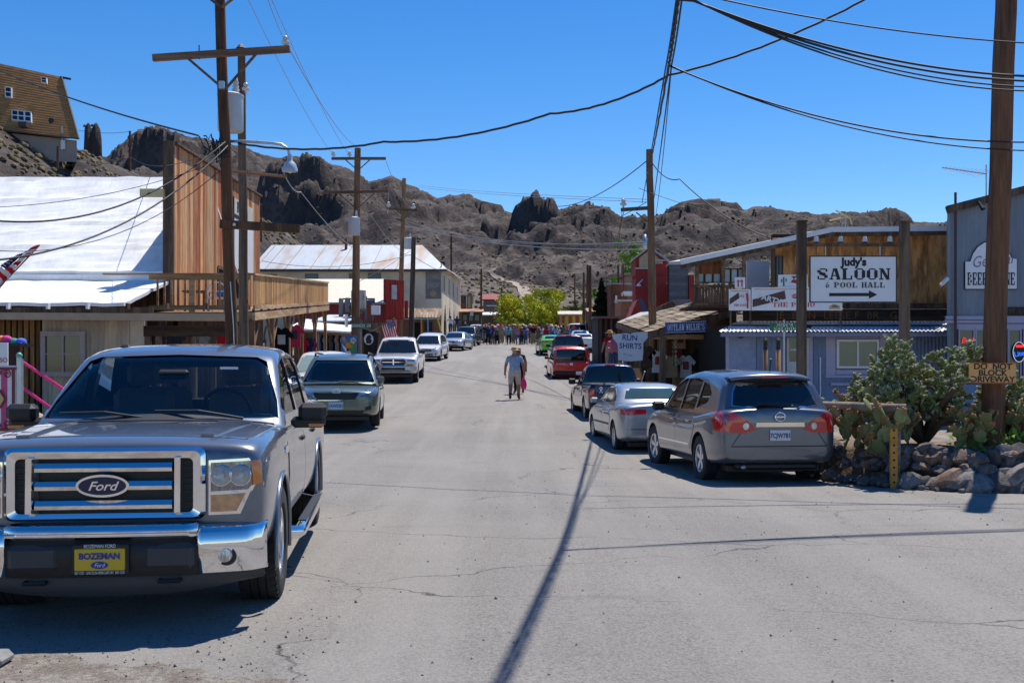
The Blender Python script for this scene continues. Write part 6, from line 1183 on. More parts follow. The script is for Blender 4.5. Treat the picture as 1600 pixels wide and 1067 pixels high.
    wire('thin wire from crossarm insulator up over the street', [P(446, 66, 19.8), P(412, -20, 16)], .007, .05, WIREG); wire('thin wire from crossarm insulator down to the next pole', [P(446, 66, 19.8), P(558, 230, 49)], .01, .3, WIREG)
    for k, (a_, b_) in enumerate((((383, -10, 22), (521, 243, 49)), ((420, -10, 22), (546, 243, 49)))): wire('%s faint wire slanting to the double crossarm pole' % ('left', 'right')[k], [P(*a_), P(*b_)], .008, .25, WIREG)
    wire('wire from lamp arm down to the transformer of the second pole', [P(440, 262, 20), P(470, 300, 27), P(553, 388, 52)], .012, .15, WIREG)
    for k, (y0, y1) in enumerate(((252, 326), (300, 330), (303, 400))): wire('wire %s between the second and third left poles' % ('at the top', 'in the middle', 'at the bottom')[k], [P((603, 607, 560)[k], y0, 49), P((646, 606, 640)[k], y1, 74)], .012, .5, WIREG)
    for k, (y0, y1) in enumerate(((345, 382), (352, 378), (349, 390))): wire('%s pale wire from the third pole across the street' % ('upper', 'middle', 'lower')[k], [P(632, y0, 74), P(1010, y1, 37.3)], .016, .5, WIREG)
    for k, (y0, y1) in enumerate(((290, 312), (293, 316))): wire('%s distant line strung across the valley' % ('upper', 'lower')[k], [P(655, y0, 90), P(1015, y1, 37)], .011, .12, WIREG)
    wire('black cable rising from the left to the right bracket pole', [P(858, 322, 60), P(1010, 252, 37)], .018, .5); wire('black cable descending from the bracket pole to the saloon', [P(1018, 253, 37), P(1062, 280, 36), P(1202, 372, 33)], .018, .22); wire('thin wire from the bracket pole to the saloon roof', [P(998, 294, 37), P(1240, 352, 34)], .009, .2)
    for k, (a_, b_) in enumerate((((972, 330), (960, 420)), ((975, 330), (940, 440)), ((1010, 316), (870, 372)))): wire('%s drop wire running down from the right side bracket' % ('first', 'second', 'third')[k], [P(*a_, 37), P(*b_, 70)], .012, .3)
    wire('wire along the adobe hotel eave between poles', [P(410, 408, 60), P(641, 398, 66), P(752, 440, 128)], .016, .5); wire('wire from the balcony roof end to the hotel corner', [P(560, 440, 49), P(641, 392, 66)], .012, .1)
    wire('wire above the hill house', [P(123, 204, 110), P(203, 206, 100)], .02, .2)
poles()
# ---------------------------------------------------------------- vehicles
from mathutils.geometry import delaunay_2d_cdt
def paint(name, c, metal=.55, rough=.32, coat=1.): return mat('paint_'+name, c, rough, metal, var=.08, vs=2.5, coat=coat)
GLASS = mat('tinted_car_glass', (.008, .012, .014), .03, var=0, spec=.6, coat=.3); PANEG = glassmat('car_window_glass', (.72, .78, .78)); PANED = glassmat('dark_window_glass_clear', (.28, .32, .33))
TAIL = mat('red_lens', (.6, .01, .012), .12, var=.1, vs=30, coat=1.); LENS = mat('clear_lens', (.5, .53, .56), .06, .85, var=.6, vs=14, st=(5, 1, 1), coat=1., bump=.5, bs=22); AMBER = mat('amber_lens', (.75, .2, .02), .15, var=.1, coat=1.)
ALLOY = mat('alloy_wheel', (.6, .61, .63), .25, .85, var=.05); GREYP = plain('grey_plastic', (.045, .046, .05), .55); CABIN = plain('cabin_trim', (.03, .03, .033), .8); SEATM = plain('seat_grey', (.2, .19, .18), .9)
def loft(secs, lvl=2, mats=None, open_bottom=False):
    """secs: list of (y, [(x,z)...]) half sections from bottom centre side to top centre; returns evaluated mesh"""
    m = MB(); n = len(secs[0][1]); rings = []
    for y, pts in secs:
        right = [(x, y, z) for x, z in pts]; left = [(-x, y, z) for x, z in reversed(pts) if x > 1e-4]
        rings.append(right+left)
    k = len(rings[0]); vs = [q for r in rings for q in r]; fs = []
    for i in range(len(rings)-1):
        for j in range(k):
            if open_bottom and j == k-1: continue
            fs.append((i*k+j, (i+1)*k+j, (i+1)*k+(j+1) % k, i*k+(j+1) % k))
    if not open_bottom: fs.append(tuple(range(k))); fs.append(tuple((len(rings)-1)*k+j for j in range(k-1, -1, -1)))
    m.add(vs, fs); me = m.mesh('loft', mats or BLACK, True); o = obj('loft_tmp', me)
    s = o.modifiers.new('s', 'SUBSURF'); s.levels = s.render_levels = lvl
    return o
def bvh_of(meshes):
    v = []; f = []
    for me in meshes:
        b = len(v); v += [q.co.copy() for q in me.vertices]; f += [tuple(b+i for i in p.vertices) for p in me.polygons]
    return BVHTree.FromPolygons(v, f)
AX = {'l': (Vector((-1, 0, 0)), lambda a, b: (-6, a, b)), 'r': (Vector((1, 0, 0)), lambda a, b: (6, a, b)), 'f': (Vector((0, 1, 0)), lambda a, b: (a, 8, b)), 'b': (Vector((0, -1, 0)), lambda a, b: (a, -8, b)), 't': (Vector((0, 0, 1)), lambda a, b: (a, b, 6))}
def patch(bvh, side, poly, mt, name, par, off=.004, step=.09, skirt=.02):
    """a piece of skin that follows the body: poly in the two axes across the view direction"""
    n_, mk = AX[side]; P2 = []; N = len(poly)
    for i in range(N):
        a = Vector(poly[i]); b = Vector(poly[(i+1) % N]); k = max(1, int((b-a).length/step+.5))
        P2 += [a.lerp(b, t/k) for t in range(k)]
    E = [(i, (i+1) % len(P2)) for i in range(len(P2))]
    xs = [q.x for q in P2]; ys = [q.y for q in P2]; inner = []
    x = min(xs)+step/2
    def inside(q):
        c = False
        for i in range(N):
            (x1, y1), (x2, y2) = poly[i], poly[i-1]
            if (y1 > q[1]) != (y2 > q[1]) and q[0] < (x2-x1)*(q[1]-y1)/(y2-y1)+x1: c = not c
        return c
    while x < max(xs):
        y = min(ys)+step/2
        while y < max(ys):
            if inside((x, y)) and min((Vector((x, y))-q).length for q in P2) > step*.45: inner.append(Vector((x, y)))
            y += step
        x += step
    cz_ = (min(ys)+max(ys))/2 if side != 't' else 0.
    r = delaunay_2d_cdt(P2+inner, E, [list(range(len(P2)))], 1, 1e-5); V = []
    for q in r[0]:
        o = Vector(mk(q.x, q.y)); h = bvh.ray_cast(o, -n_)
        p = h[0]; k = 1.
        while p is None and k > .3: k *= .985; p = bvh.ray_cast(Vector(mk(q.x*(k if side in 'fbt' else 1), q.y if side in 'fb' else cz_+(q.y-cz_)*k)), -n_)[0]
        if p is None: p = Vector(mk(q.x, q.y))-n_*6
        V.append(p+n_*off)
    F = [tuple(f) for f in r[2]]; m = MB(); m.add(V, F)
    ec = {}
    for f in F:
        for a, b in zip(f, f[1:]+f[:1]): ec[(min(a, b), max(a, b))] = ec.get((min(a, b), max(a, b)), 0)+1
    b0 = len(m.v)
    for (a, b), c in ec.items():
        if c == 1: i = len(m.v); m.v += [tuple(V[a]-n_*skirt), tuple(V[b]-n_*skirt)]; m.f.append((a, b, i+1, i)); m.m.append(0)
    me = m.mesh(name, mt, True); me.set_sharp_from_angle(angle=R(40)); return obj(name, me, par)
def rr(cx, cy, w, h, r=.02, n=3):
    out = []
    for sx, sy, a0 in ((1, 1, 0), (-1, 1, 90), (-1, -1, 180), (1, -1, 270)):
        for k in range(n+1): a = R(a0+90*k/n); out.append((cx+sx*(w/2-r)+r*math.cos(a), cy+sy*(h/2-r)+r*math.sin(a)))
    return out
WHM = {}
def wheel(par, x, y, r, w, style, tw=0., rim=ALLOY):
    k = (r, w, style, rim.name)
    if k not in WHM:
        m = MB(); rr_ = r*.62; h = w/2
        prof = [(rr_, -h*.8), (rr_*1.08, -h*.97), (r*.88, -h), (r*.965, -h*.9), (r, -h*.72), (r, -h*.44), (r*.978, -h*.42), (r*.978, -h*.36), (r, -h*.34), (r, -.05*h), (r*.978, -.04*h), (r*.978, .04*h), (r, .05*h), (r, h*.34), (r*.978, h*.36), (r*.978, h*.42), (r, h*.44), (r, h*.72), (r*.965, h*.9), (r*.88, h), (rr_*1.08, h*.97), (rr_, h*.8)]
        m.lathe(prof, 40, 0, close=True)
        for i in range(36 if r > .37 else 0):           # shoulder tread blocks
            a = i*2*math.pi/36
            for s in (-1, 1): q = Matrix.Rotation(a+(.04 if s > 0 else 0), 4, 'X'); m.M = q; m.box(s*h*.76-h*.16, s*h*.76+h*.16, -.018, .018, r*.95, r*1.004); m.M = None
        ty = m.mesh('wheel', RUBBER, 35)
        m = MB(); m.lathe([(rr_*1.02, h*.8), (rr_*.97, h*.86), (rr_*.92, h*.8), (rr_*.9, h*.2), (0, h*.2)], 28, 0); m.lathe([(0, h*.72), (r*.1, h*.72), (r*.13, h*.6), (r*.13, h*.3)], 12, 0)
        n = {'5': 5, '6': 6, '7': 7, '10': 10, 'disc': 8}[style]
        for i in range(n):
            a = 2*math.pi*i/n; wd = .28*r/(n/5)**.8 if style != 'disc' else .3*r
            m.M = Matrix.Rotation(a, 4, 'X'); m.add([(h*.3, -wd*.42, r*.08), (h*.3, wd*.42, r*.08), (h*.35, wd*.5, rr_*.95), (h*.35, -wd*.5, rr_*.95), (h*.68, -wd*.3, r*.08), (h*.68, wd*.3, r*.08), (h*.76, wd*.42, rr_*.95), (h*.76, -wd*.42, rr_*.95)], [(0,3,2,1),(4,5,6,7),(0,1,5,4),(1,2,6,5),(2,3,7,6),(3,0,4,7)]); m.M = None
        ri = m.mesh('rim', rim, 35); m = MB(); m.lathe([(0, h*.22), (rr_*.9, h*.22)], 20, 0); WHM[k] = (ty, ri, m.mesh('brake_disc', GREYP))
    ty, ri, bd = WHM[k]; o = obj('wheel', ty, par); o.location = (x, y, r); o.rotation_euler = (0, 0, tw+(math.pi if x < 0 else 0)); obj('rim', ri, o); obj('brake_disc', bd, o); return o
def sample(tab, y): return itp(tab, y)
def car(name, label, loc, rz, pnt, L, W, top, cab, belt, bot=.26, fa=.85, ra=.9, wr=.33, ww=.2, style='5', roofw=.78, cat='car', group='vehicles parked along the street', lvl=2, nose=.93, tail=.95, sh=.1,
        hollow=False, glass=GLASS, ws=None, sides=None, rear=None, bow=(.16, .08), crown=.04, steer=0., track=None, rim=ALLOY, cabw=.95, bumper_black=None, arch=1.14, flare=0., pitch=0.):
    """top: upper outline of the lower body [(y,z)] rear to front; cab: roof outline [(y,z)] rear to front"""
    root = empty(name, loc, rz, label, cat, group); root.rotation_euler = (pitch, 0, rz); hw = W/2; yr, yf = -L/2, L/2
    ys = [yr, yr+.05, yr+.16, yr+.4, yr+.8] + list(np.linspace(yr+1.2, yf-1.2, 7)) + [yf-.8, yf-.4, yf-.18, yf-.06, yf]
    secs = []
    for y in ys:
        e = (yf-y) if y > 0 else (y-yr); t = max(0, 1-e/.55); k = (1-(1-(nose if y > 0 else tail))*t**2.); k2 = 1-.05*max(0, 1-e/.07)
        w = hw*k*k2; zt = sample(top, y); zb = bot+.1*max(0, 1-e/.5)**2; zt -= .03*max(0, 1-e/.06)
        s = zt-sh; f = 1+flare*0
        secs.append((y, [(0, zb), (w*.6, zb), (w*.93, zb+.015), (w*.985, zb+.1), (w, zb+.42*(s-zb)), (w, zb+.72*(s-zb)), (w*.985, s), (w*.93, zt-.025), (w*.82, zt), (w*.42, zt+crown*.7), (0, zt+crown)]))
    body = loft(secs, lvl, [pnt]); bm0 = ev(body)
    y0, y1 = cab[0][0], cab[-1][0]; H = max(z for _, z in cab); cs = []; wb = hw*cabw; wt = hw*roofw
    cy = sorted(set([q[0] for q in cab]+[lerp(y0, y1, t) for t in (.03, .08, .2, .35, .5, .65, .8, .92, .97)]))
    for y in cy:
        zt = max(sample(cab, y), belt-.02); f = lambda z: lerp(wb, wt, max(0, min(1, (z-belt)/(H-belt))))
        zs = max(belt-.04, zt-.07); cs.append((y, [(0, belt-.14), (wb*.99, belt-.14), (wb, belt-.04), (f(lerp(belt, zs, .5)), lerp(belt-.04, zs, .5)), (f(zs), zs), (f(zs)*.93, zs+(zt-zs)*.72), (f(zs)*.5, zt+.012), (0, zt+.018)]))
    cb = loft(cs, max(1, lvl), [pnt], hollow)
    for v in cb.data.vertices:
        q = v.co; t = (q.x/wb)**2; mid = (y0+y1)/2
        q.y += (-bow[0]*t*ss(mid, y1, q.y)+bow[1]*t*ss(mid, y0, q.y))
    cm0 = ev(cb); bv = bvh_of([bm0, cm0]); bvc = bvh_of([cm0])
    # wheel arches
    cut = MB(); fy, ry = yf-fa, yr+ra
    for y in (fy, ry):
        for s in (-1, 1): cut.lathe([(0, s*hw*.42), (wr*arch, s*hw*.42), (wr*arch, s*hw*1.4), (0, s*hw*1.4)], 28, 0, (0, y, wr*1.02))
    co = cut.build('cut_tmp', BLACK); body.data = bm0; body.modifiers.clear(); b = body.modifiers.new('b', 'BOOLEAN'); b.object = co; b.operation = 'DIFFERENCE'; b.solver = 'EXACT'; b.material_mode = 'TRANSFER'
    bm1 = ev(body); bpy.data.objects.remove(co); body.name = 'body'; body.modifiers.clear(); body.data = bm1; body.parent = root; bm1.set_sharp_from_angle(angle=R(38)); body.name = 'body'
    cb.modifiers.clear(); cb.data = cm0; gl = []
    W2 = []
    if ws: W2.append(('f', ws, 'windshield'))
    if rear: W2.append(('b', rear, 'rear_window'))
    for s in sides or []: W2 += [('l', s, 'side_window'), ('r', s, 'side_window')]
    if hollow:
        so_ = cb.modifiers.new('sol', 'SOLIDIFY'); so_.thickness = .045; so_.offset = -1
        cm = MB()
        for s in sides or []: cm.prism(s, 0, -2, 2)
        mid = (y0+y1)/2
        if ws: cm.prism(ws, 1, mid+.25, 5)
        if rear: cm.prism(rear, 1, -5, y0*.8+mid*.2)
        c2 = cm.build('cut_tmp2', CABIN); b = cb.modifiers.new('b', 'BOOLEAN'); b.object = c2; b.operation = 'DIFFERENCE'; b.solver = 'EXACT'; b.use_self = True; b.material_mode = 'TRANSFER'
        m2 = ev(cb); bpy.data.objects.remove(c2); cb.modifiers.clear(); cb.data = m2; m2.set_sharp_from_angle(angle=R(38))
        for sd_, poly, nm in W2: patch(bvc, sd_, poly, glass, nm, root, -.012, .12, 0.)
        ins = MB(); ins.box(-wb*.95, wb*.95, y0+.12, y1-.25, belt-.12, belt+.012); obj('cabin_floor', ins.mesh('cabin_floor', CABIN), root)
        ins = MB(); ins.rb(-wb*.9, wb*.9, y1-.62, y1-.28, belt-.1, belt+.05, .04); obj('dashboard', ins.mesh('dashboard', CABIN), root)
        for yy in (y1-1.35, y1-2.2):
            if yy < y0+.3: continue
            for s in (-1, 1):
                ins = MB(); ins.rb(s*.4-.25, s*.4+.25, yy-.16, yy, belt-.1, belt+.24, .06); ins.rb(s*.4-.14, s*.4+.14, yy-.14, yy-.03, belt+.26, belt+.45, .04); obj('seat', ins.mesh('seat', SEATM), root)
        ins = MB(); a0 = Vector((-.4, y1-.72, belt+.07)); ins.tube([a0+Vector((.19*math.cos(a), .08*math.sin(a), .17*math.sin(a))) for a in np.linspace(0, 6.283, 20)], .016, 6); obj('steering_wheel', ins.mesh('steering_wheel', BLACK, True), root)
    else:
        for sd_, poly, nm in W2: patch(bvc, sd_, poly, glass, nm, root, .006 if lvl > 1 else .014, .09)
    cb.name = 'cab'; cb.parent = root
    tr = track or hw-ww*.55
    for y, st in ((fy, steer), (ry, 0)):
        for s in (-1, 1): wheel(root, s*tr, y, wr, ww, style, st, rim)
    under = MB(); under.box(-hw*.75, hw*.75, yr+.25, yf-.25, bot-.06, bot+.02); obj('underbody', under.mesh('underbody', BLACK), root)
    return root, bv, (yr, yf, fy, ry)
def both(bv, poly, mt, nm, root, **k): return [patch(bv, s, poly, mt, nm, root, **k) for s in 'lr']
def mir(poly): return [(-x, z) for x, z in reversed(poly)]
def pair(bv, side, poly, mt, nm, root, **k): return [patch(bv, side, poly, mt, nm, root, **k), patch(bv, side, mir(poly), mt, nm, root, **k)]
def lbox(root, name, mt, *a, c=.015, smooth=False):
    m = MB(); m.rb(*a, c); return obj(name, m.mesh(name, mt, smooth), root)
def mirrors(root, x, y, z, mt, w=.2, h=.15, d=.1):
    for s in (-1, 1):
        a, b = sorted((s*(x+.05), s*(x+.05+w))); o = lbox(root, 'mirror', mt, a, b, y-d/2, y+d/2, z-h/2, z+h/2, c=.03); m = MB(); m.cyl((s*(x-.06), y, z-h*.3), (s*(x+.07), y, z-h*.2), .03, n=6); obj('mirror_arm', m.mesh('mirror_arm', mt), o)
def plate(root, x, y, z, s, front, bgm=None, ink=None, w=.31, h=.155):
    sy = 1 if front else -1; o = lbox(root, 'licence_plate', bgm or WHITE, x-w/2, x+w/2, y-.008, y+.008, z-h/2, z+h/2, c=.004)
    if s: text(s, h*.62, ink or plain('plate_ink', (.02, .03, .12)), (x, y+sy*.011, z-h*.05), o, 'plate_number', (90, 0, 180 if front else 0), .82, ext=.001, local=True, bold=.002)
    return o
def seams(bv, root, ys, z0, z1, z2=None):
    for y in ys: both(bv, [(y-.006, z0), (y+.006, z0), (y+.006, z1), (y-.006, z1)], BLACK, 'door_seam', root, off=.0015, step=.1, skirt=.004)
def handles(root, x, ys, z, mt):
    for y in ys:
        for s in (-1, 1): a, b = sorted((s*(x-.012), s*(x+.025))); lbox(root, 'door_handle', mt, a, b, y-.09, y+.09, z-.018, z+.018, c=.008)
def place(px, d, y_off=0.): x = PX(px, d); return (x, d, G(x, d))
# ---- the grey pickup in the foreground
def big_pickup():
    pt = paint('pickup_grey', (.145, .165, .2), .5, .3); rz = R(180)+math.atan(.11)
    L = 5.9; fwd = Vector((-math.sin(rz), math.cos(rz), 0)); front = Vector((PX(166, 6.6), 6.6, 0)); ctr = front-fwd*L/2
    root, bv, (yr, yf, fy, ry) = car('pickup_truck', 'dark grey crew-cab pickup with chrome grille in the left foreground', (ctr.x, ctr.y, -.01), rz, pt, L, 1.93,
        [(-2.95, 1.27), (-1.32, 1.27), (-1.2, 1.17), (1.3, 1.2), (1.62, 1.22), (2.3, 1.2), (2.82, 1.165), (2.95, 1.13)], [(-1.34, 1.2), (-1.2, 1.7), (-.95, 1.78), (-.3, 1.815), (.3, 1.79), (.62, 1.73), (.8, 1.64), (1.55, 1.21)], 1.2, .42, .95, 1.28, .4, .275, '6', .775, 'pickup truck',
        nose=.965, tail=.98, sh=.07, hollow=True, glass=PANEG, ws=[(-.86, 1.235), (.86, 1.235), (.83, 1.36), (.7, 1.665), (.62, 1.7), (0, 1.72), (-.62, 1.7), (-.7, 1.665), (-.83, 1.36)],
        sides=[[(1.12, 1.25), (1.2, 1.3), (.62, 1.64), (.2, 1.7), (.17, 1.25)], [(.06, 1.25), (.08, 1.7), (-.7, 1.7), (-.86, 1.62), (-.92, 1.25)]], rear=[(-.7, 1.3), (.7, 1.3), (.58, 1.62), (-.58, 1.62)], bow=(.13, .03), crown=.02, arch=1.17, track=.825)
    # hood creases, doors and trim
    for s in (-1, 1):
        patch(bv, 't', [(s*.52, 2.72), (s*.6, 2.72), (s*.72, 1.75), (s*.5, 1.75)][::s], pt, 'hood_ridge', root, off=.016, step=.12, skirt=.03)
    both(bv, [(1.55, .52), (1.57, 1.14), (.14, 1.14), (.12, .52)], pt, 'door', root, off=.006, step=.14); both(bv, [(.1, .52), (.12, 1.14), (-1.12, 1.14), (-1.14, .9), (-1.0, .52)], pt, 'door', root, off=.006, step=.14)
    handles(root, .955, (.35, -.85), 1.02, BLACK); seams(bv, root, (1.6, .13, -1.16), .5, 1.16); patch(bv, 't', [(-.8, 2.74), (.8, 2.74), (.8, 2.748), (-.8, 2.748)], BLACK, 'hood_seam', root, off=.002, skirt=.002); [patch(bv, 't', [(s*.8, 1.7), (s*.812, 1.7), (s*.812, 2.74), (s*.8, 2.74)][::s], BLACK, 'hood_seam', root, off=.002, skirt=.002) for s in (-1, 1)]
    # grille: chrome surround, bars, brackets, dark recess
    lbox(root, 'grille_recess', BLACK, -.56, .56, yf-.12, yf+.0, .70, 1.1, c=.02)
    m = MB(); out = rr(0, .91, 1.18, .44, .045); inn = rr(0, .9, 1.04, .33, .03); n = len(out)
    vs = [(x, yf+.012, z) for x, z in out]+[(x, yf+.045, z) for x, z in [(lerp(a[0], b[0], .35), lerp(a[1], b[1], .35)) for a, b in zip(out, inn)]]+[(x, yf+.035, z) for x, z in inn]+[(x, yf-.03, z) for x, z in inn]
    fs = [(k*n+i, k*n+(i+1) % n, (k+1)*n+(i+1) % n, (k+1)*n+i) for k in range(3) for i in range(n)]; m.add(vs, fs); obj('grille_surround', m.mesh('grille_surround', CHROME, 50), root)
    for z in (1.015, .905, .79):
        m = MB(); m.add([(x, yf+dy, z+dz) for x in (-.4, .4) for dy, dz in ((.01, -.03), (.06, -.028), (.066, -.005), (.05, .024), (.01, .03))], [(0, 1, 6, 5), (1, 2, 7, 6), (2, 3, 8, 7), (3, 4, 9, 8), (4, 3, 2, 1, 0), (5, 6, 7, 8, 9)]); obj('grille_bar', m.mesh('grille_bar', CHROME, 25), root)
    for s in (-1, 1):
        m = MB(); m.M = Matrix.Scale(s, 4, (1, 0, 0)); m.add([(.39, yf+.01, .735), (.43, yf+.01, .735), (.45, yf+.075, .74), (.415, yf+.075, .74), (.39, yf+.01, 1.07), (.43, yf+.01, 1.07), (.45, yf+.065, 1.065), (.415, yf+.065, 1.065)], [(0,3,2,1),(4,5,6,7),(0,1,5,4),(1,2,6,5),(2,3,7,6),(3,0,4,7)]); obj('grille_bracket', m.mesh('grille_bracket', CHROME), root)
        for k in range(9): lbox(root, 'grille_mesh', GREYP, *sorted((s*.465, s*.515)), yf+.001, yf+.012, .75+k*.036, .755+k*.036, c=.001)
        # head lamps
        P_ = [(s*.615, .82), (s*.615, 1.03), (s*.9, 1.045), (s*.965, .9), (s*.84, .865), (s*.78, .73), (s*.615, .72)][::s]
        patch(bv, 'f', [(s*.605, .71), (s*.605, 1.045), (s*.925, 1.06), (s*.93, .88), (s*.855, .85), (s*.795, .715)][::s], CHROME, 'headlamp_rim', root, off=.006, step=.08)
        h = patch(bv, 'f', [(s*.62, .855), (s*.62, 1.03), (s*.86, 1.04), (s*.865, .89), (s*.84, .865)][::s], mat('lamp_bowl', (.22, .24, .27), .12, .9, var=.5, vs=16, st=(6, 1, 1), coat=.6), 'headlamp', root, off=.016, step=.05, skirt=.03); patch(bv, 'f', [(s*.87, .89), (s*.865, 1.04), (s*.91, 1.04), (s*.918, .9)][::s], AMBER, 'side_marker', root, off=.02, step=.05, skirt=.03); patch(bv, 'f', [(s*.62, .73), (s*.62, .835), (s*.83, .845), (s*.775, .735)][::s], mat('smoky_amber_lens', (.5, .3, .16), .1, .5, var=.3, vs=20, coat=1.), 'turn_signal', root, off=.02, step=.05, skirt=.03)
        for bx in (.685, .8):
            q = bv.ray_cast(Vector((s*bx, 8, .955)), Vector((0, -1, 0)))[0]; m = MB(); m.lathe([(.0, .0), (.03, .003), (.055, .02), (.062, .032), (.066, .03), (.066, .0)], 20, 1, (s*bx, q.y+.016, .955)); o = obj('lamp_reflector', m.mesh('lamp_reflector', CHROME, 40), root); m = MB(); m.lathe([(0, .03), (.016, .024), (.02, .0)], 10, 1, (s*bx, q.y+.02, .955)); obj('bulb', m.mesh('bulb', PORC, True), o)
        # chrome bumper corner pieces
    def bump(m, xa, xb, z0, z1, dy):
        n_ = 14; rows = []
        for k in range(n_+1):
            x = lerp(xa, xb, k/n_); q = abs(x)/1.0; y = yf+dy-.16*q**3.0-.1*max(0, q-.86)/.14
            rows.append([(x, y-.03, z1+.012), (x, y+.01, z1), (x, y+.035, z1-.035), (x, y+.035, lerp(z0, z1, .45)), (x, y+.005, z0), (x, y-.08, z0-.01)])
        m.grid(rows)
    for xa, xb, z0, z1 in ((-.95, -.56, .37, .65), (.56, .95, .37, .65), (-.56, .56, .6, .65)): m = MB(); bump(m, xa, xb, z0, z1, .1); o = obj('chrome_bumper', m.mesh('chrome_bumper', CHROME, 60), root); o.modifiers.new('t', 'SOLIDIFY').thickness = .02
    m = MB(); bump(m, -.56, .56, .36, .58, .085); o = obj('bumper_insert', m.mesh('bumper_insert', BLACK, 60), root)
    for s in (-1, 1):
        lbox(root, 'bumper_pad', GREYP, *sorted((s*.24, s*.54)), yf+.06, yf+.13, .4, .56, c=.03)
        for r_, y_, mt_ in ((.075, .085, BLACK), (.052, .1, LENS)): m = MB(); m.lathe([(0, yf+y_+.03), (r_*.8, yf+y_+.025), (r_, yf+y_), (r_, yf-.05)], 20, 1, (s*.715, -.045, .475)); obj('fog_lamp' if r_ < .06 else 'fog_lamp_bezel', m.mesh('fog', mt_, 40), root)
        m = MB(); m.tube([(s*.33, yf+.02, .33), (s*.33, yf+.1, .33), (s*.45, yf+.1, .33), (s*.45, yf+.02, .33)], .014, 6); obj('tow_hook', m.mesh('tow_hook', BLACK), root)
    m = MB(); n_ = 12; rows = [[(lerp(-.93, .93, k/n_), yf+.06-.25*abs(lerp(-.93, .93, k/n_))**3+d, z) for d, z in ((0, .37), (.02, .31), (-.03, .235+.09*abs(lerp(-1, 1, k/n_))**3))] for k in range(n_+1)]; m.grid(rows); obj('valance', m.mesh('valance', GREYP, True), root)
    # plate
    pl = plate(root, 0, yf+.145, .475, None, True, plain('plate_yellow', (.68, .44, .02), .5), w=.29, h=.13); blu = plain('plate_blue', (.02, .05, .3), .5)
    lbox(root, 'plate_frame', BLACK, -.165, .165, yf+.115, yf+.143, .385, .565, c=.006)
    text('BOZEMAN', .05, blu, (0, yf+.156, .495), pl, 'plate_lettering', (90, 0, 180), 1.0, ext=.001, local=True, bold=.002)
    text('BOZEMAN FORD', .03, WHITE, (0, yf+.146, .553), pl, 'dealer_lettering', (90, 0, 180), .8, ext=.001, local=True); text('587-1221  LINCOLN-MERCURY-RV  587-1221', .024, WHITE, (0, yf+.146, .396), pl, 'phone_lettering', (90, 0, 180), .62, ext=.001, local=True)
    def oval(name, a, b, y, z, dep, mt, par=root): m = MB(); m.prism([(a*math.cos(t), z+b*math.sin(t)) for t in np.linspace(0, 6.2832, 33)[:-1]], 1, y, y+dep); return obj(name, m.mesh(name, mt, 40), par)
    oval('plate_oval', .05, .022, yf+.153, .443, .003, blu, pl); text('Ford', .034, WHITE, (0, yf+.158, .443), pl, 'plate_script', (90, 0, 180), .9, ext=.001, local=True, shear=.3)
    e = oval('emblem', .155, .068, yf+.06, .905, .03, CHROME); oval('emblem_field', .138, .054, yf+.091, .905, .004, plain('emblem_blue', (.004, .008, .05), .35, var=0), e); text('Ford', .075, CHROME, (0, yf+.097, .903), e, 'emblem_script', (90, 0, 180), 1.15, ext=.002, local=True, shear=.35, bold=.001)
    for s in (-1, 1):                           # tow mirrors, step bars, badges, wheel lips
        x0 = 1.0; m = MB(); m.rb(*sorted((s*.93, s*1.2)), 1.0, 1.1, 1.14, 1.23, .03); m.rb(*sorted((s*.99, s*1.21)), .98, 1.13, 1.2, 1.335, .035); o = obj('mirror', m.mesh('mirror', BLACK), root); lbox(o, 'mirror_marker', AMBER, *sorted((s*1.07, s*1.19)), 1.1, 1.106, 1.15, 1.175, c=.003); lbox(o, 'mirror_glass', CHROME, *sorted((s*1.01, s*1.19)), .974, .979, 1.22, 1.32, c=.002)
        m = MB(); m.tube([(s*.86, 1.3, .36), (s*1.0, 1.2, .34), (s*1.01, 1.1, .34), (s*1.01, -1.1, .34), (s*1.0, -1.2, .34), (s*.86, -1.3, .36)], .05, 10); o = obj('step_bar', m.mesh('step_bar', CHROME, 50), root); lbox(o, 'step_pad', BLACK, *sorted((s*.97, s*1.04)), -.9, .9, .385, .395, c=.003)
        patch(bv, 'l' if s < 0 else 'r', rr(1.72, 1.02, .2, .05, .02), CHROME, 'badge', root, off=.008, step=.06)
        for ay in (fy, ry):
            m = MB(); m.tube([(s*.962, ay+.47*math.cos(a), .41+.47*math.sin(a)) for a in np.linspace(-.25, 3.4, 20)], .018, 6); obj('wheel_arch_lip', m.mesh('wheel_arch_lip', pt, True), root)
    for a, b in (((.05, 1.5, 1.235), (.72, 1.42, 1.275)), ((-.62, 1.5, 1.235), (.03, 1.44, 1.29))): m = MB(); m.tube([a, Vector(a).lerp(b, .5)+Vector((0, .03, .03)), b], .011, 5); obj('wiper', m.mesh('wiper', BLACK), root)
    patch(bv, 't', [(-.84, 1.47), (.84, 1.47), (.86, 1.6), (0, 1.66), (-.86, 1.6)], BLACK, 'cowl', root, off=.006, step=.1)
    lbox(root, 'roof_antenna', BLACK, .5, .58, .1, .2, 1.76, 1.81, c=.015); lbox(root, 'rear_view_mirror', BLACK, -.12, .12, .9, .94, 1.52, 1.6, c=.02)
    m = MB(); m.box(-.5, -.36, .905, .91, 1.6, 1.62); obj('toll_tag', m.mesh('toll_tag', WHITE), root)
    return root
big_pickup()
def lamp_pair(bv, root, side, poly, mt, nm, **k): return pair(bv, side, poly, mt, nm, root, off=k.get('off', .008), step=.06)
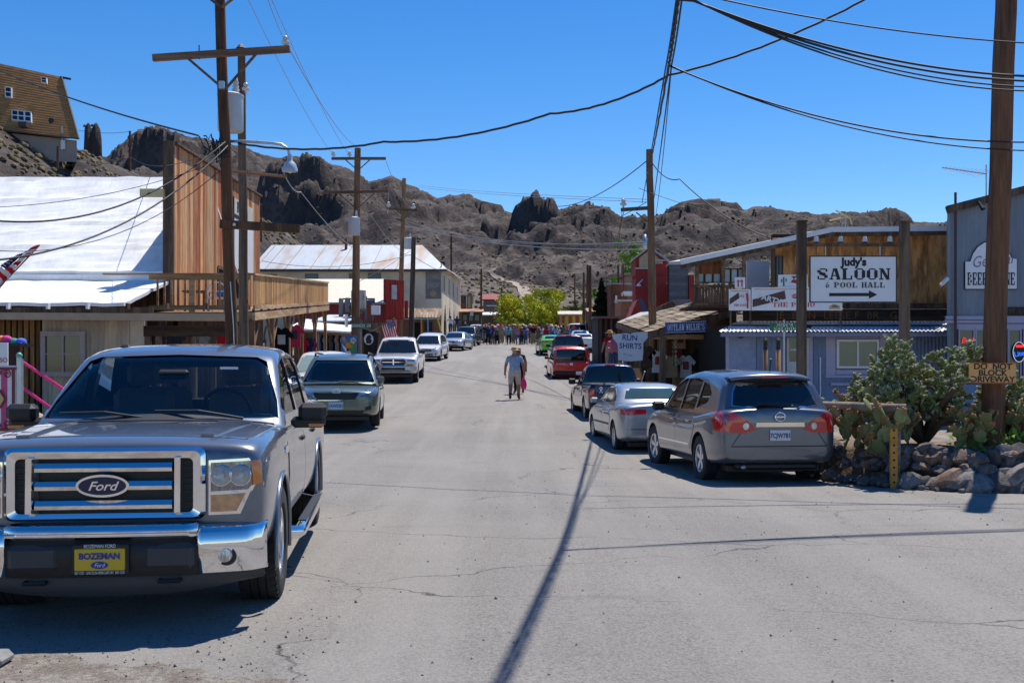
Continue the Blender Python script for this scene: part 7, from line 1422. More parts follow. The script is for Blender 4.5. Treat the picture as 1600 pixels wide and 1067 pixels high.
# ---- grey crossover, rear view
def crossover(name, label, loc, rz, pt, H=1.66, hollow=True, plate_s='7CJW781', steer=0.1, rearview=True, **kw):
    root, bv, (yr, yf, fy, ry) = car(name, label, loc, rz, pt, 4.64, 1.82, [(-2.32, 1.09), (-2.1, 1.12), (-1.5, 1.05), (-1.2, 1.0), (.9, .98), (1.3, 1.0), (1.9, .9), (2.25, .76), (2.32, .66)], [(-2.28, 1.03), (-2.14, 1.22), (-1.97, 1.5), (-1.8, 1.57), (-1.3, H-.03), (-.4, H), (.25, H-.06), (.55, H-.17), (1.35, .99)], .98, .27, .92, .98, .345, .22, '5', .69, 'car',
        nose=.84, tail=.9, sh=.1, hollow=hollow, glass=PANED if hollow else GLASS, ws=[(-.76, 1.04), (.76, 1.04), (.58, H-.16), (-.58, H-.16)], sides=[[(.86, 1.04), (.98, 1.08), (.45, 1.42), (.05, 1.53), (-.05, 1.53), (-.05, 1.04)], [(-.11, 1.04), (-.11, 1.53), (-.6, 1.53), (-.88, 1.5), (-.86, 1.06)], [(-.95, 1.08), (-.96, 1.48), (-1.25, 1.45), (-1.5, 1.32), (-1.42, 1.18)]],
        rear=None if rearview else [(-.6, 1.05), (.6, 1.05), (.5, 1.5), (-.5, 1.5)], bow=(.2, .16), steer=steer, **kw)
    both(bv, [(1.0, .42), (1.02, .94), (-.06, .95), (-.08, .42)], pt, 'door', root, off=.005, step=.13); both(bv, [(-.09, .42), (-.07, .95), (-.92, .97), (-1.1, .8), (-.88, .46)], pt, 'door', root, off=.005, step=.13)
    handles(root, .9, (.12, -.78), .88, pt); mirrors(root, .82, .78, 1.06, BLACK if rearview else pt, .2, .15); both(bv, [(.95, .5), (.95, .53), (-.85, .54), (-.85, .51)], CHROME, 'side_moulding', root, off=.014, step=.15)
    if rearview:
        patch(bv, 'b', [(-.64, 1.15), (-.3, 1.11), (.3, 1.11), (.64, 1.15), (.59, 1.35), (.5, 1.52), (-.5, 1.52), (-.59, 1.35)], CHROME, 'rear_window_trim', root, off=.004, step=.08); patch(bv, 'b', [(-.62, 1.165), (-.3, 1.125), (.3, 1.125), (.62, 1.165), (.575, 1.35), (.49, 1.505), (-.49, 1.505), (-.575, 1.35)], GLASS, 'rear_window', root, off=.01, step=.08)
        m = MB(); rows = [[(x, -2.03+.14*abs(x/.6)**2+d, 1.575-.05*abs(x/.62)**2.5+z) for d, z in ((.3, .07), (.05, .035), (-.06, .0), (-.05, -.025), (.12, -.035))] for x in np.linspace(-.6, .6, 15)]; m.grid(rows); o = obj('spoiler', m.mesh('spoiler', pt, True), root); lbox(o, 'brake_lamp', TAIL, -.2, .2, -2.105, -2.07, 1.548, 1.562, c=.004)
        lamp_pair(bv, root, 'b', [(.34, .82), (.52, .77), (.84, .78), (.84, 1.04), (.74, 1.09), (.5, .97)], TAIL, 'tail_lamp'); both(bv, [(-2.05, .8), (-2.2, .79), (-2.28, 1.0), (-2.1, 1.08), (-1.92, 1.05)], TAIL, 'tail_lamp', root, off=.006, step=.05); lamp_pair(bv, root, 'b', [(.5+.045*math.cos(a), .87+.05*math.sin(a)) for a in np.linspace(0, 6.28, 13)[:-1]], LENS, 'reverse_lamp', off=.018)
        patch(bv, 'b', [(-.36, .86), (.36, .86), (.35, .92), (-.35, .92)], CHROME, 'tailgate_chrome', root, off=.03, step=.07, skirt=.04); patch(bv, 'b', [(-.3, .64), (.3, .64), (.34, .855), (-.34, .855)], pt, 'plate_recess', root, off=.003, step=.1)
        patch(bv, 'b', [(-.7, .575), (.7, .575), (.7, .59), (-.7, .59)], BLACK, 'tailgate_seam', root, off=.003, step=.1); [patch(bv, 'b', [(s*.7, .58), (s*.712, .58), (s*.56, .8), (s*.548, .8)][::s], BLACK, 'tailgate_seam', root, off=.003) for s in (-1, 1)]
        m = MB(); m.tube([(.075*math.cos(a), -2.335, 1.0+.06*math.sin(a)) for a in np.linspace(0, 6.283, 24)], .012, 6); o = obj('emblem', m.mesh('emblem', CHROME, True), root); lbox(o, 'emblem_bar', CHROME, -.08, .08, -2.345, -2.328, .99, 1.012, c=.003)
        plate(root, 0, -2.335, .74, plate_s, False, plain('plate_white', (.66, .66, .7), .4), w=.3, h=.15); text('ROGUE', .045, CHROME, (-.52, -2.285, .66), root, 'badge_lettering', sx=1.2, local=True); text('AWD', .035, CHROME, (.55, -2.28, .665), root, 'trim_lettering', local=True)
        m = MB(); m.tube([(.1, -2.2, 1.15), (-.3, -2.21, 1.18)], .018, 6); m.rb(-.05, .25, -2.22, -2.17, 1.12, 1.17, .015); obj('wiper', m.mesh('wiper', BLACK), root)
        m = MB(); m.tube([(.15, -1.5, 1.64), (.13, -1.6, 1.83)], .009, 6); obj('antenna', m.mesh('antenna', BLACK), root)
        lbox(root, 'rear_valance', BLACK, -.6, .6, -2.22, -2.05, .24, .34, c=.03); m = MB(); m.cyl((-.5, -2.25, .28), (-.5, -1.8, .28), .035, n=10); m.cyl((-.4, -2.0, .22), (.45, -2.0, .22), .03, n=8); obj('exhaust', m.mesh('exhaust', STEEL, True), root)
    else:
        lamp_pair(bv, root, 'f', [(.48, .7), (.8, .8), (.86, .92), (.62, .83), (.46, .76)], LENS, 'headlamp'); patch(bv, 'f', [(-.44, .62), (.44, .62), (.46, .78), (-.46, .78)], BLACK, 'grille', root, off=.006); patch(bv, 'f', [(-.5, .34), (.5, .34), (.55, .48), (-.55, .48)], BLACK, 'lower_grille', root, off=.006); patch(bv, 'f', [(-.42, .69), (.42, .69), (.42, .725), (-.42, .725)], CHROME, 'grille_bar', root, off=.012); lamp_pair(bv, root, 'f', [(.64, .4), (.78, .42), (.76, .5), (.66, .5)], BLACK, 'fog_lamp'); plate(root, 0, yf+.02, .52, None, True); m = MB(); m.cyl((0, yf+.01, .7), (0, yf+.03, .7), .05, n=16); obj('emblem', m.mesh('emblem', CHROME), root)
    return root, bv
x = PX(1177, 16.4); ang = R(6.8)
crossover('crossover_car', 'dark grey crossover parked at the right, seen from behind', (x+.06-math.sin(ang)*1.4, 16.4+1.36, G(x, 17.7)-.02), ang, paint('warm_grey', (.14, .153, .18), .55, .28))
# ---- sedans
def sedan(name, label, loc, rz, pt, L=4.6, W=1.72, H=1.4, front=False, plate_s=None, trunk=1.0, hood=.9, lvl=2, hollow=False, tailw=(.36, .8), tailz=(.78, .9), glass=GLASS, style='10', coupe=False, plate_bg=None):
    b = .93; q = L/4.6
    root, bv, (yr, yf, fy, ry) = car(name, label, loc, rz, pt, L, W, [(-L/2, trunk-.06), (-L/2+.15, trunk-.01), (-1.45*q, trunk), (-1.1*q, b), (.9*q, b), (1.1*q, b+.0), (L/2-.5, hood-.09), (L/2-.1, hood-.2), (L/2, hood-.27)], [(-1.62*q, trunk-.03), (-1.05*q, H-.1), (-.75*q, H-.02), (-.2, H), (.2*q, H-.03), (.42*q, H-.1), (1.22*q, .92)], b, .22, .9, .95, .31, .195, style, .7,
        nose=.84, tail=.88, sh=.07, lvl=lvl, hollow=hollow, glass=glass, ws=[(-.7, .97), (.7, .97), (.55, H-.1), (-.55, H-.1)], sides=[[(.75*q, .97), (.9*q, .99), (.38*q, H-.15), (.1, H-.1), (.0, H-.1), (-.02, .97)], [(-.07, .97), (-.06, H-.1), (-.5, H-.1), (-.72*q, H-.16), (-.9*q, 1.0)]] + ([] if coupe else [[(-.97*q, 1.01), (-.8*q, H-.18), (-1.02*q, H-.25), (-1.2*q, 1.03)]]), rear=[(-.6, trunk+.07), (.6, trunk+.07), (.5, H-.1), (-.5, H-.1)], bow=(.2, .16))
    if lvl > 1: both(bv, [(.95*q, .38), (1.0*q, .88), (-.02, .89), (-.04, .38)], pt, 'door', root, off=.005, step=.15); both(bv, [(-.06, .38), (-.04, .89), (-.95*q, .91), (-1.02*q, .7), (-.85*q, .42)], pt, 'door', root, off=.005, step=.15); handles(root, W/2-.02, (.12, -.72), .8, pt); both(bv, [(1.0, .52), (1.0, .56), (-.85, .57), (-.85, .53)], GREYP, 'side_moulding', root, off=.012, step=.2)
    mirrors(root, W/2-.09, .72*q, .99, pt if name != 'mustang' else BLACK, .17, .12)
    if front:
        lamp_pair(bv, root, 'f', [(.4, hood-.32), (.74, hood-.27), (.78, hood-.17), (.42, hood-.22)], LENS, 'headlamp'); patch(bv, 'f', [(-.36, hood-.34), (.36, hood-.34), (.37, hood-.24), (-.37, hood-.24)], BLACK, 'grille', root, off=.006); patch(bv, 'f', [(-.6, .28), (.6, .28), (.6, .4), (-.6, .4)], BLACK, 'lower_grille', root, off=.006); plate(root, 0, yf+.015, .5, plate_s, True, plate_bg)
    else:
        a, c = tailw; z0, z1 = tailz; lamp_pair(bv, root, 'b', [(a, z0+.02), (c, z0), (c, z1), (a, z1)], TAIL, 'tail_lamp'); both(bv, [(yr+.03, z0), (yr+.26, z0+.02), (yr+.3, z1-.01), (yr+.05, z1)], TAIL, 'tail_lamp', root, off=.006, step=.06); patch(bv, 'b', [(-.72, .5), (.72, .5), (.72, .515), (-.72, .515)], BLACK, 'bumper_seam', root, off=.003, step=.1); plate(root, 0, yr-.012, .72, plate_s, False, plate_bg)
        patch(bv, 't', [(-.62, -L/2+.12), (.62, -L/2+.12), (.62, -L/2+.132), (-.62, -L/2+.132)], BLACK, 'trunk_seam', root, off=.003)
    return root, bv
def at_rear(px, d, ang, L, dx=0.):
    """centre of a car whose rear centre stands at (px, d), heading ang away from the viewer"""
    x = PX(px, d)+dx; c = Vector((x, d))+Vector((-math.sin(ang), math.cos(ang)))*L/2; return (c.x, c.y, G(c.x, c.y))
def slope(d): return math.atan((G(0, d+2)-G(0, d-2))/4)
an = R(4.6); p = at_rear(0, 21.1, an, 4.6, 0); x = 2.16+.72
sedan('silver_sedan', 'silver sedan parked between the grey crossover and navy pickup', (x-.12, 21.1+2.2, G(x, 23)-.1), an, paint('silver_blue', (.3, .33, .36), .5, .35), 4.6, 1.7, 1.38, glass=mat('teal_glass', (.035, .07, .072), .04, var=0, spec=.6))
def pickup(name, label, loc, rz, pt, L, W, H, front=False, wr=.34, lvl=2, bedc=None, ram=False, plate_s=None, pitch=0., style='6'):
    q = L/4.9; b = .62*H
    root, bv, (yr, yf, fy, ry) = car(name, label, loc, rz, pt, L, W, [(-L/2, b+.04), (-.55*q, b+.04), (-.45*q, b-.04), (.75*q, b-.02), (1.0*q, b), (L/2-.3, b-.07), (L/2-.04, b-.13), (L/2, b-.2)], [(-.6*q, b), (-.5*q, H-.06), (-.35*q, H), (.1*q, H-.02), (.3*q, H-.1), (.95*q, b)], b, .19*H, .85, 1.05*q, wr, .22, style, .72, 'pickup truck', nose=.93, tail=.98, sh=.06, lvl=lvl, pitch=pitch,
        ws=[(-.42*W, b+.05), (.42*W, b+.05), (.33*W, H-.1), (-.33*W, H-.1)], sides=[[(.55*q, b+.05), (.7*q, b+.08), (.25*q, H-.15), (-.1, H-.1), (-.35*q, H-.11), (-.38*q, b+.05)]], rear=[(-.4*W, b+.1), (.4*W, b+.1), (.33*W, H-.1), (-.33*W, H-.1)], bow=(.14, .03))
    mirrors(root, W/2-.06, .62*q, b+.1, BLACK, .2, .17)
    if front:
        patch(bv, 'f', [(-.45, b-.4), (.45, b-.4), (.5, b-.15), (-.5, b-.15)], BLACK, 'grille', root, off=.02); m = MB()
        for k in range(4): x0 = (-.5, .5); 
        m.tube([(a, yf+.05, z) for a, z in rr(0, b-.275, .98, .27, .05)]+[(rr(0, b-.275, .98, .27, .05)[0][0], yf+.05, rr(0, b-.275, .98, .27, .05)[0][1])], .03, 8); m.box(-.025, .025, yf+.03, yf+.07, b-.4, b-.15); m.box(-.47, .47, yf+.03, yf+.065, b-.29, b-.26); obj('grille_frame', m.mesh('grille_frame', CHROME, 40), root)
        lamp_pair(bv, root, 'f', [(.56, b-.36), (.88*W/2, b-.34), (.9*W/2, b-.16), (.58, b-.16)], LENS, 'headlamp', off=.015); lamp_pair(bv, root, 'f', [(.6, b-.42), (.86*W/2, b-.41), (.86*W/2, b-.37), (.58, b-.37)], AMBER, 'turn_signal', off=.015)
        m = MB(); rows = [[(x0, yf+.12-.14*abs(x0)**3+d_, z) for d_, z in ((-.05, b-.44), (.02, b-.45), (.03, b-.6), (-.04, b-.68))] for x0 in np.linspace(-W/2+.02, W/2-.02, 13)]; m.grid(rows); obj('bumper', m.mesh('bumper', CHROME if not ram else mat('silver_bumper', (.5, .51, .53), .3, .6, var=.03), 40), root)
        lbox(root, 'bumper_opening', BLACK, -.5, .5, yf+.1, yf+.16, b-.6, b-.5, c=.02); lamp_pair(bv, root, 'f', [(.62, b-.6), (.75, b-.6), (.75, b-.52), (.62, b-.52)], LENS, 'fog_lamp', off=.12); lbox(root, 'air_dam', BLACK, -.8, .8, yf-.15, yf+.0, .22, .42, c=.04)
    else:
        lamp_pair(bv, root, 'b', [(.8*W/2, b-.33), (.965*W/2, b-.33), (.965*W/2, b-.08), (.8*W/2, b-.08)], TAIL, 'tail_lamp', off=.012); patch(bv, 'b', [(-.76*W/2, b-.4), (.76*W/2, b-.4), (.76*W/2, b-.0), (-.76*W/2, b-.0)], pt, 'tailgate', root, off=.014, step=.2)
        lbox(root, 'bed_cover', BLACK, -.9*W/2, .9*W/2, yr+.06, -.7*q, b+.02, b+.075, c=.01); m = MB(); m.rb(-W/2+.03, W/2-.03, yr-.16, yr+.03, b-.62, b-.44, .03); obj('rear_bumper', m.mesh('rear_bumper', bedc or BLACK), root); lbox(root, 'brake_lamp', TAIL, -.15, .15, -.53*q, -.49*q, H-.045, H-.015, c=.006); plate(root, 0, yr-.17, b-.53, plate_s, False)
    return root, bv
navy = paint('navy', (.008, .012, .04), .3, .25)
r_, bv_ = pickup('pickup_truck', 'dark navy pickup truck parked ahead of the silver sedan', (2.72, 28.6+2.35, G(2.7, 30.5)-.14), R(3), navy, 4.85, 1.72, 1.57, plate_s=None)
for s_, zz in ((-.5, 1.0),):
    m = MB(); m.tube([(-.56, -2.46, .93), (-.52, -2.46, .87), (-.48, -2.46, .8)], .012, 5); m.tube([(-.48, -2.46, .93), (-.52, -2.46, .87), (-.56, -2.46, .8)], .012, 5); m.tube([(-.56, -2.46, .93), (-.52, -2.46, .96), (-.48, -2.46, .93)], .012, 5); obj('ribbon_sticker', m.mesh('ribbon_sticker', WHITE), r_)
m = MB(); m.tube([(.55, -2.35, 1.05), (.62, -2.5, 1.35)], .012, 5); m.lathe([(0, -.03), (.03, 0), (0, .03)], 8, 2, (.62, -2.5, 1.36)); obj('whip_antenna', m.mesh('whip_antenna', STEEL), r_)
def boxsuv(name, label, loc, rz, pt, L=4.5, W=1.72, H=1.7, front=False, lvl=1, glass=GLASS, plate_s=None, wr=.35, pitch=0., raked=.1, bumper=BLACK, tz=(.75, .98), cat='car'):
    b = .6*H; q = L/4.5
    root, bv, (yr, yf, fy, ry) = car(name, label, loc, rz, pt, L, W, [(-L/2, b-.02), (-L/2+.1, b), (.8*q, b), (1.0*q, b+.02), (L/2-.35, b-.06), (L/2-.05, b-.16), (L/2, b-.26)], [(-L/2+.06, b), (-L/2+.06+raked, H-.12), (-L/2+.3, H-.03), (-.4, H), (.2*q, H-.04), (.4*q, H-.12), (1.05*q, b)], b, .3, .8, .95, wr, .22, '5', .76, cat, nose=.9, tail=.95, sh=.07, lvl=lvl, glass=glass, pitch=pitch,
        ws=[(-.43*W, b+.05), (.43*W, b+.05), (.35*W, H-.13), (-.35*W, H-.13)], sides=[[(.6*q, b+.05), (.75*q, b+.08), (.3*q, H-.2), (.0, H-.13), (-.05, b+.05)], [(-.12, b+.05), (-.1, H-.13), (-.85*q, H-.13), (-.9*q, b+.05)], [(-1.0*q, b+.05), (-.98*q, H-.13), (-L/2+.5, H-.15), (-L/2+.35, b+.07)]], rear=[(-.42*W, b+.03), (.42*W, b+.03), (.365*W, H-.15), (-.365*W, H-.15)], bow=(.15, .06))
    mirrors(root, W/2-.07, .66*q, b+.09, pt if front else BLACK, .18, .14)
    if front: patch(bv, 'f', [(-.42, b-.42), (.42, b-.42), (.44, b-.22), (-.44, b-.22)], BLACK, 'grille', root, off=.008); lamp_pair(bv, root, 'f', [(.48, b-.38), (.8, b-.35), (.82, b-.2), (.5, b-.22)], LENS, 'headlamp'); patch(bv, 'f', [(-.7, .36), (.7, .36), (.7, .48), (-.7, .48)], BLACK, 'lower_grille', root, off=.008); plate(root, 0, yf+.03, .52, plate_s, True)
    else: lamp_pair(bv, root, 'b', [(.8*W/2, tz[0]), (.97*W/2, tz[0]), (.96*W/2, tz[1]), (.8*W/2, tz[1])], TAIL, 'tail_lamp', off=.01); m = MB(); m.rb(-W/2+.02, W/2-.02, yr-.1, yr+.05, .42, .6, .04); obj('rear_bumper', m.mesh('rear_bumper', bumper), root); plate(root, .35, yr-.11, .52, plate_s, False); patch(bv, 'b', [(-.7, .62), (.7, .62), (.7, .63), (-.7, .63)], BLACK, 'tailgate_seam', root, off=.003, step=.2)
    return root, bv
r_, bv_ = boxsuv('red_suv', 'bright red boxy SUV parked ahead of the navy pickup', (PX(890, 49)+.0, 49+2.25, G(2.6, 51)-.22), R(2), paint('bright_red', (.6, .015, .015), .1, .3), lvl=2, pitch=slope(50)); text('TOYOTA', .1, WHITE, (-.5, -2.3, .93), r_, 'badge_lettering', local=True); lbox(r_, 'fish_sticker', WHITE, -.06, .06, -2.29, -2.27, .86, .98, c=.004)
pickup('pickup_truck', 'dark maroon pickup truck ahead of the red SUV', (PX(891, 57), 59.6, G(3, 59)), R(2), paint('maroon', (.16, .008, .012), .2, .3), 5.3, 1.92, 1.85, lvl=1, pitch=slope(59))
sedan('mustang', 'lime green sports coupe parked beside the maroon pickup', (2.75, 74+2.3, G(2.8, 76)), R(4), paint('lime', (.11, .5, .03), .1, .3), 4.75, 1.88, 1.38, lvl=1, trunk=1.02, tailw=(.45, .82), tailz=(.8, .92), style='5', coupe=True)
sedan('white_sedan', 'white rounded sedan parked near the dark porch stall', (PX(913, 79), 81.3, G(5.2, 81)), R(2), paint('white1', (.72, .73, .74), 0, .3), 4.9, 1.85, 1.38, lvl=1, tailw=(.5, .85), tailz=(.72, .9))
sedan('light_blue_car', 'pale blue car ahead of the white sedan', (PX(908, 90), 92, G(5.5, 92)), R(0), paint('pale_blue', (.36, .52, .62), .1, .3), 4.7, 1.8, 1.42, lvl=1)
boxsuv('white_suv', 'white SUV at the right edge of the crowd', (PX(902, 103), 105, G(6, 105)), R(0), paint('white1', (.72, .73, .74), 0, .3), 4.9, 1.95, 1.85)
# ---- left side, facing the viewer
def facing(px, d, ang, L): rz = R(180)+ang; x = PX(px, d); c = Vector((x, d))-Vector((-math.sin(rz), math.cos(rz)))*L/2; return (c.x, c.y, G(c.x, c.y)), rz
def minivan():
    loc, rz = facing(525, 25.3, R(5), 5.08); pt = paint('sage_green', (.12, .145, .115), .55, .3)
    root, bv, (yr, yf, fy, ry) = car('minivan', 'sage green minivan facing the camera beside the porch', loc, rz, pt, 5.08, 1.98, [(-2.54, .95), (-2.4, 1.0), (1.1, 1.02), (1.6, 1.02), (2.1, .93), (2.44, .87), (2.54, .8)], [(-2.45, .98), (-2.25, 1.55), (-2.05, 1.68), (-1.0, 1.76), (0, 1.76), (.6, 1.68), (.85, 1.58), (1.95, 1.03)], 1.02, .24, .95, 1.1, .34, .22, '7', .73, 'minivan', nose=.8, tail=.93, sh=.1, hollow=True, glass=PANED, ws=[(-.85, 1.07), (.85, 1.07), (.82, 1.15), (.63, 1.6), (-.63, 1.6), (-.82, 1.15)], sides=[[(1.25, 1.08), (1.4, 1.12), (.75, 1.5), (.3, 1.62), (.1, 1.08)], [(.0, 1.08), (.15, 1.63), (-1.0, 1.63), (-1.05, 1.1)], [(-1.13, 1.1), (-1.08, 1.62), (-2.0, 1.56), (-2.15, 1.15)]], bow=(.3, .1))
    lamp_pair(bv, root, 'f', [(.5, .72), (.86, .86), (.93, 1.0), (.72, .93), (.52, .82)], LENS, 'headlamp', off=.012); patch(bv, 'f', [(-.42, .64), (.42, .64), (.54, .84), (.3, .815), (-.3, .815), (-.54, .84)], BLACK, 'grille', root, off=.008); patch(bv, 'f', [(-.42, .645), (.42, .645), (.42, .66), (-.42, .66)], CHROME, 'grille_bar', root, off=.016); patch(bv, 'f', [(-.6, .3), (.6, .3), (.66, .42), (-.66, .42)], BLACK, 'lower_grille', root, off=.008); lamp_pair(bv, root, 'f', [(.66, .4), (.82, .44), (.8, .54), (.68, .5)], BLACK, 'fog_lamp')
    m = MB(); m.tube([(.09*math.cos(a), yf+.02-.05, .86+.06*math.sin(a)) for a in np.linspace(0, 6.283, 20)], .012, 6); m.tube([(.045*math.cos(a), yf+.025-.05, .87+.055*math.sin(a)) for a in np.linspace(0, 6.283, 16)], .009, 5); obj('emblem', m.mesh('emblem', CHROME, True), root); plate(root, 0, yf+.03, .53, '1AWDE1', True, plain('plate_pale_blue', (.35, .5, .65), .4), w=.34, h=.17)
    mirrors(root, .82, 1.1, 1.13, pt, .2, .15); both(bv, [(1.3, .4), (1.35, .98), (.1, 1.0), (.05, .4)], pt, 'door', root, off=.005, step=.16); both(bv, [(.03, .4), (.08, 1.0), (-1.1, 1.0), (-1.1, .4)], pt, 'door', root, off=.005, step=.16); handles(root, .98, (.25, -.1), .92, CHROME)
    for s in (-1, 1): m = MB(); m.tube([(s*.66, .5, 1.7), (s*.66, .4, 1.78), (s*.66, -1.6, 1.78), (s*.66, -1.75, 1.7)], .025, 6); obj('roof_rail', m.mesh('roof_rail', BLACK, True), root)
    for a, b in (((.0, 1.88, 1.06), (.7, 1.65, 1.1)), ((-.65, 1.8, 1.07), (0, 1.9, 1.09))): m = MB(); m.tube([a, b], .012, 5); obj('wiper', m.mesh('wiper', BLACK), root)
minivan()
loc, rz = facing(490, 33, R(2), 4.6); r_, bv_ = boxsuv('old_white_wagon', 'old white wagon with chrome grille half hidden by the minivan', loc, rz, paint('cream_white', (.7, .71, .68), 0, .35), 4.6, 1.75, 1.72, True, 2, glass=mat('pale_windshield', (.3, .42, .4), .1, var=.1, spec=.6))
loc, rz = facing(615, 46, R(1), 5.6); pickup('pickup_truck', 'white full-size pickup with crosshair grille facing the camera', loc, rz, paint('white2', (.68, .68, .7), 0, .3), 5.6, 2.0, 1.9, True, .4, ram=True, pitch=-slope(48))
loc, rz = facing(663, 66, R(-5), 4.55); crossover('white_crossover', 'white crossover parked behind the white pickup', loc, rz, paint('white2', (.68, .68, .7), 0, .3), 1.68, False, None, 0, False, lvl=1, pitch=-slope(68))
loc, rz = facing(703, 82, R(-9), 4.9); sedan('silver_blue_sedan', 'pale silver sedan parked behind the white crossover', loc, rz, paint('ice_silver', (.5, .53, .58), .5, .3), 4.9, 1.85, 1.45, True, lvl=1)
loc, rz = facing(724, 94, R(-7), 4.6); boxsuv('grey_suv', 'dark grey SUV at the left edge of the crowd', loc, rz, paint('charcoal', (.1, .1, .11), .5, .3), 4.6, 1.85, 1.75, True)
loc, rz = facing(748, 106, R(4), 4.8); boxsuv('white_suv', 'white SUV behind the dark grey SUV', loc, rz, paint('white1', (.72, .73, .74), 0, .3), 4.8, 1.9, 1.8, True)
loc, rz = facing(768, 116, R(2), 4.5); boxsuv('red_car', 'red hatchback half hidden behind the crowd', loc, rz, paint('bright_red', (.6, .015, .015), .1, .3), 4.4, 1.8, 1.6, True)
# ---------------------------------------------------------------- people
def human(shorts=False, arms='down', stride=0., sleeve=.55, female=False):
    """one continuous body; slots: skin, hair, shirt, trousers, shoes; faces +Y"""
    s = .88 if female else 1.; V = []; Rr = []; E = []; Rg = []
    def v(x, y, z, r): V.append((x, y, z)); Rr.append(r if isinstance(r, tuple) else (r, r)); return len(V)-1
    def e(a, b, g): E.append((a, b)); Rg.append(g)
    pel = v(0, 0, .97, (.15*s, .115)); sp = v(0, -.01, 1.14, (.145*s, .11)); ch = v(0, -.01, 1.34, (.17*s, .12)); nk = v(0, 0, 1.5, .055); h1 = v(0, .02, 1.6, (.07, .085)); h2 = v(0, .01, 1.69, (.078, .095)); h3 = v(0, 0, 1.745, .06)
    e(pel, sp, 2); e(sp, ch, 2); e(ch, nk, 6); e(nk, h1, 0); e(h1, h2, 5); e(h2, h3, 1)
    no = v(0, .125, 1.62, .016); e(h1, no, 0)
    for q in (-1, 1):
        st = stride*q; sh = v(q*.19*s, -.01, 1.42, .065); e(ch, sh, 2)
        if arms == 'up': el = v(q*.26, .12, 1.25, .045); wr_ = v(q*.1, .25, 1.5, .033); hd = v(q*.06, .26, 1.58, .035)
        elif arms == 'fold': el = v(q*.27, .02, 1.16, .045); wr_ = v(q*.05, .2, 1.2, .034); hd = v(-q*.05, .2, 1.22, .034)
        else: el = v(q*.26*s, -.02-st*.12, 1.14, .046); wr_ = v(q*.29*s, .05-st*.28, .9, .033); hd = v(q*.29*s, .07-st*.3, .82, .04)
        e(sh, el, 7); e(el, wr_, 0); e(wr_, hd, 0)
        hp = v(q*.095, 0, .88, (.105, .11)); kn = v(q*.11, .02+st*.25, .5, .068); an = v(q*.11, -.03+st*.5-abs(st)*.1, .1+(.05 if st < 0 else 0), .042); toe = v(q*.125, .13+st*.5, .045, .04)
        e(pel, hp, 3); e(hp, kn, 8); e(kn, an, 9); e(an, toe, 4)
    me = bpy.data.meshes.new('p'); me.from_pydata(V, E, []); o = obj('p_tmp', me); sk = o.modifiers.new('s', 'SKIN'); sk.use_smooth_shade = True
    for i, d in enumerate(me.skin_vertices[0].data): d.radius = Rr[i]; d.use_root = (i == 0)
    sb = o.modifiers.new('u', 'SUBSURF'); sb.levels = sb.render_levels = 2 if abs(stride) in (.32, .3) else 1
    r = ev(o); bpy.data.objects.remove(o)
    pts = [Vector(q) for q in V]; idx = []
    for f in r.polygons:
        c = f.center; best = None
        for (a, b), g in zip(E, Rg):
            ab = pts[b]-pts[a]; t = max(0, min(1, (c-pts[a]).dot(ab)/ab.dot(ab))); d = (c-pts[a]-ab*t).length-lerp(Rr[a][0], Rr[b][0], t)*.6
            if best is None or d < best[0]: best = (d, g, t, c)
        _, g, t, c = best
        if g == 5: g = 0 if (c.y > .04 and c.z < 1.7) else 1
        elif g == 6: g = 2 if c.z < 1.455 else 0
        elif g == 7: g = 2 if t < sleeve else 0
        elif g == 8: g = 3 if (not shorts or t < .92) else 0
        elif g == 9: g = (3 if t < .9 else 4) if not shorts else (0 if t < .72 else 4)
        elif g == 0 and c.y < -.02 and c.z > 1.56: g = 1
        if g == 2 and c.z < .98: g = 3
        idx.append(g)
    for k in range(5): r.materials.append(None)
    r.polygons.foreach_set('material_index', idx); r.polygons.foreach_set('use_smooth', [True]*len(idx)); return r
SKIN = plain('skin', (.36, .2, .135), .6); SHOE = plain('shoe', (.03, .025, .02), .7)
CC = {'white': (.68, .68, .68), 'black': (.018, .018, .02), 'navy': (.02, .035, .1), 'blue': (.05, .13, .42), 'light blue': (.25, .42, .62), 'red': (.45, .02, .025), 'olive': (.1, .11, .06), 'grey': (.2, .2, .21), 'tan': (.34, .27, .18), 'teal': (.1, .33, .33), 'green': (.05, .16, .08), 'purple': (.12, .04, .2), 'pink': (.5, .16, .24), 'denim': (.05, .08, .17), 'khaki': (.3, .24, .16), 'brown': (.1, .05, .03)}
def clothm(n): return mat('wear_'+n, CC[n], .9, var=.15, vs=6, bump=.35, bs=6, spec=.12)
HATM = None
def hat(o, col, z=1.665, wide=True):
    m = MB(); b = .19 if wide else .115; m.lathe([(b, .0), (b*.98, .012), (.105, .02), (.1, .06), (.085, .11), (.05, .125), (0, .125)], 16, 2, (0, 0, z)); q = m.build('hat', clothm(col) if col != 'straw' else mat('straw', (.5, .3, .1), .8, var=.3, vs=30), smooth=True); q.parent = o; return q
BASES = {}
def person(loc, rz, shirt, pants, hair, label, kind=('t', 'down'), sc=1., group=None, hatc=None, skin=None):
    if kind not in BASES: BASES[kind] = human(kind[0] == 's', kind[1], kind[2] if len(kind) > 2 else 0., kind[3] if len(kind) > 3 else .55, kind[4] if len(kind) > 4 else False)
    o = obj('person', BASES[kind]); o.location = loc; o.rotation_euler = (0, 0, rz); o.scale = (sc*1.16, sc*1.1, sc)
    for i, m in enumerate((skin or SKIN, hair, clothm(shirt), clothm(pants), SHOE)): o.material_slots[i].link = 'OBJECT'; o.material_slots[i].material = m
    if hatc: hat(o, hatc)
    return tag(o, label, 'person', group)
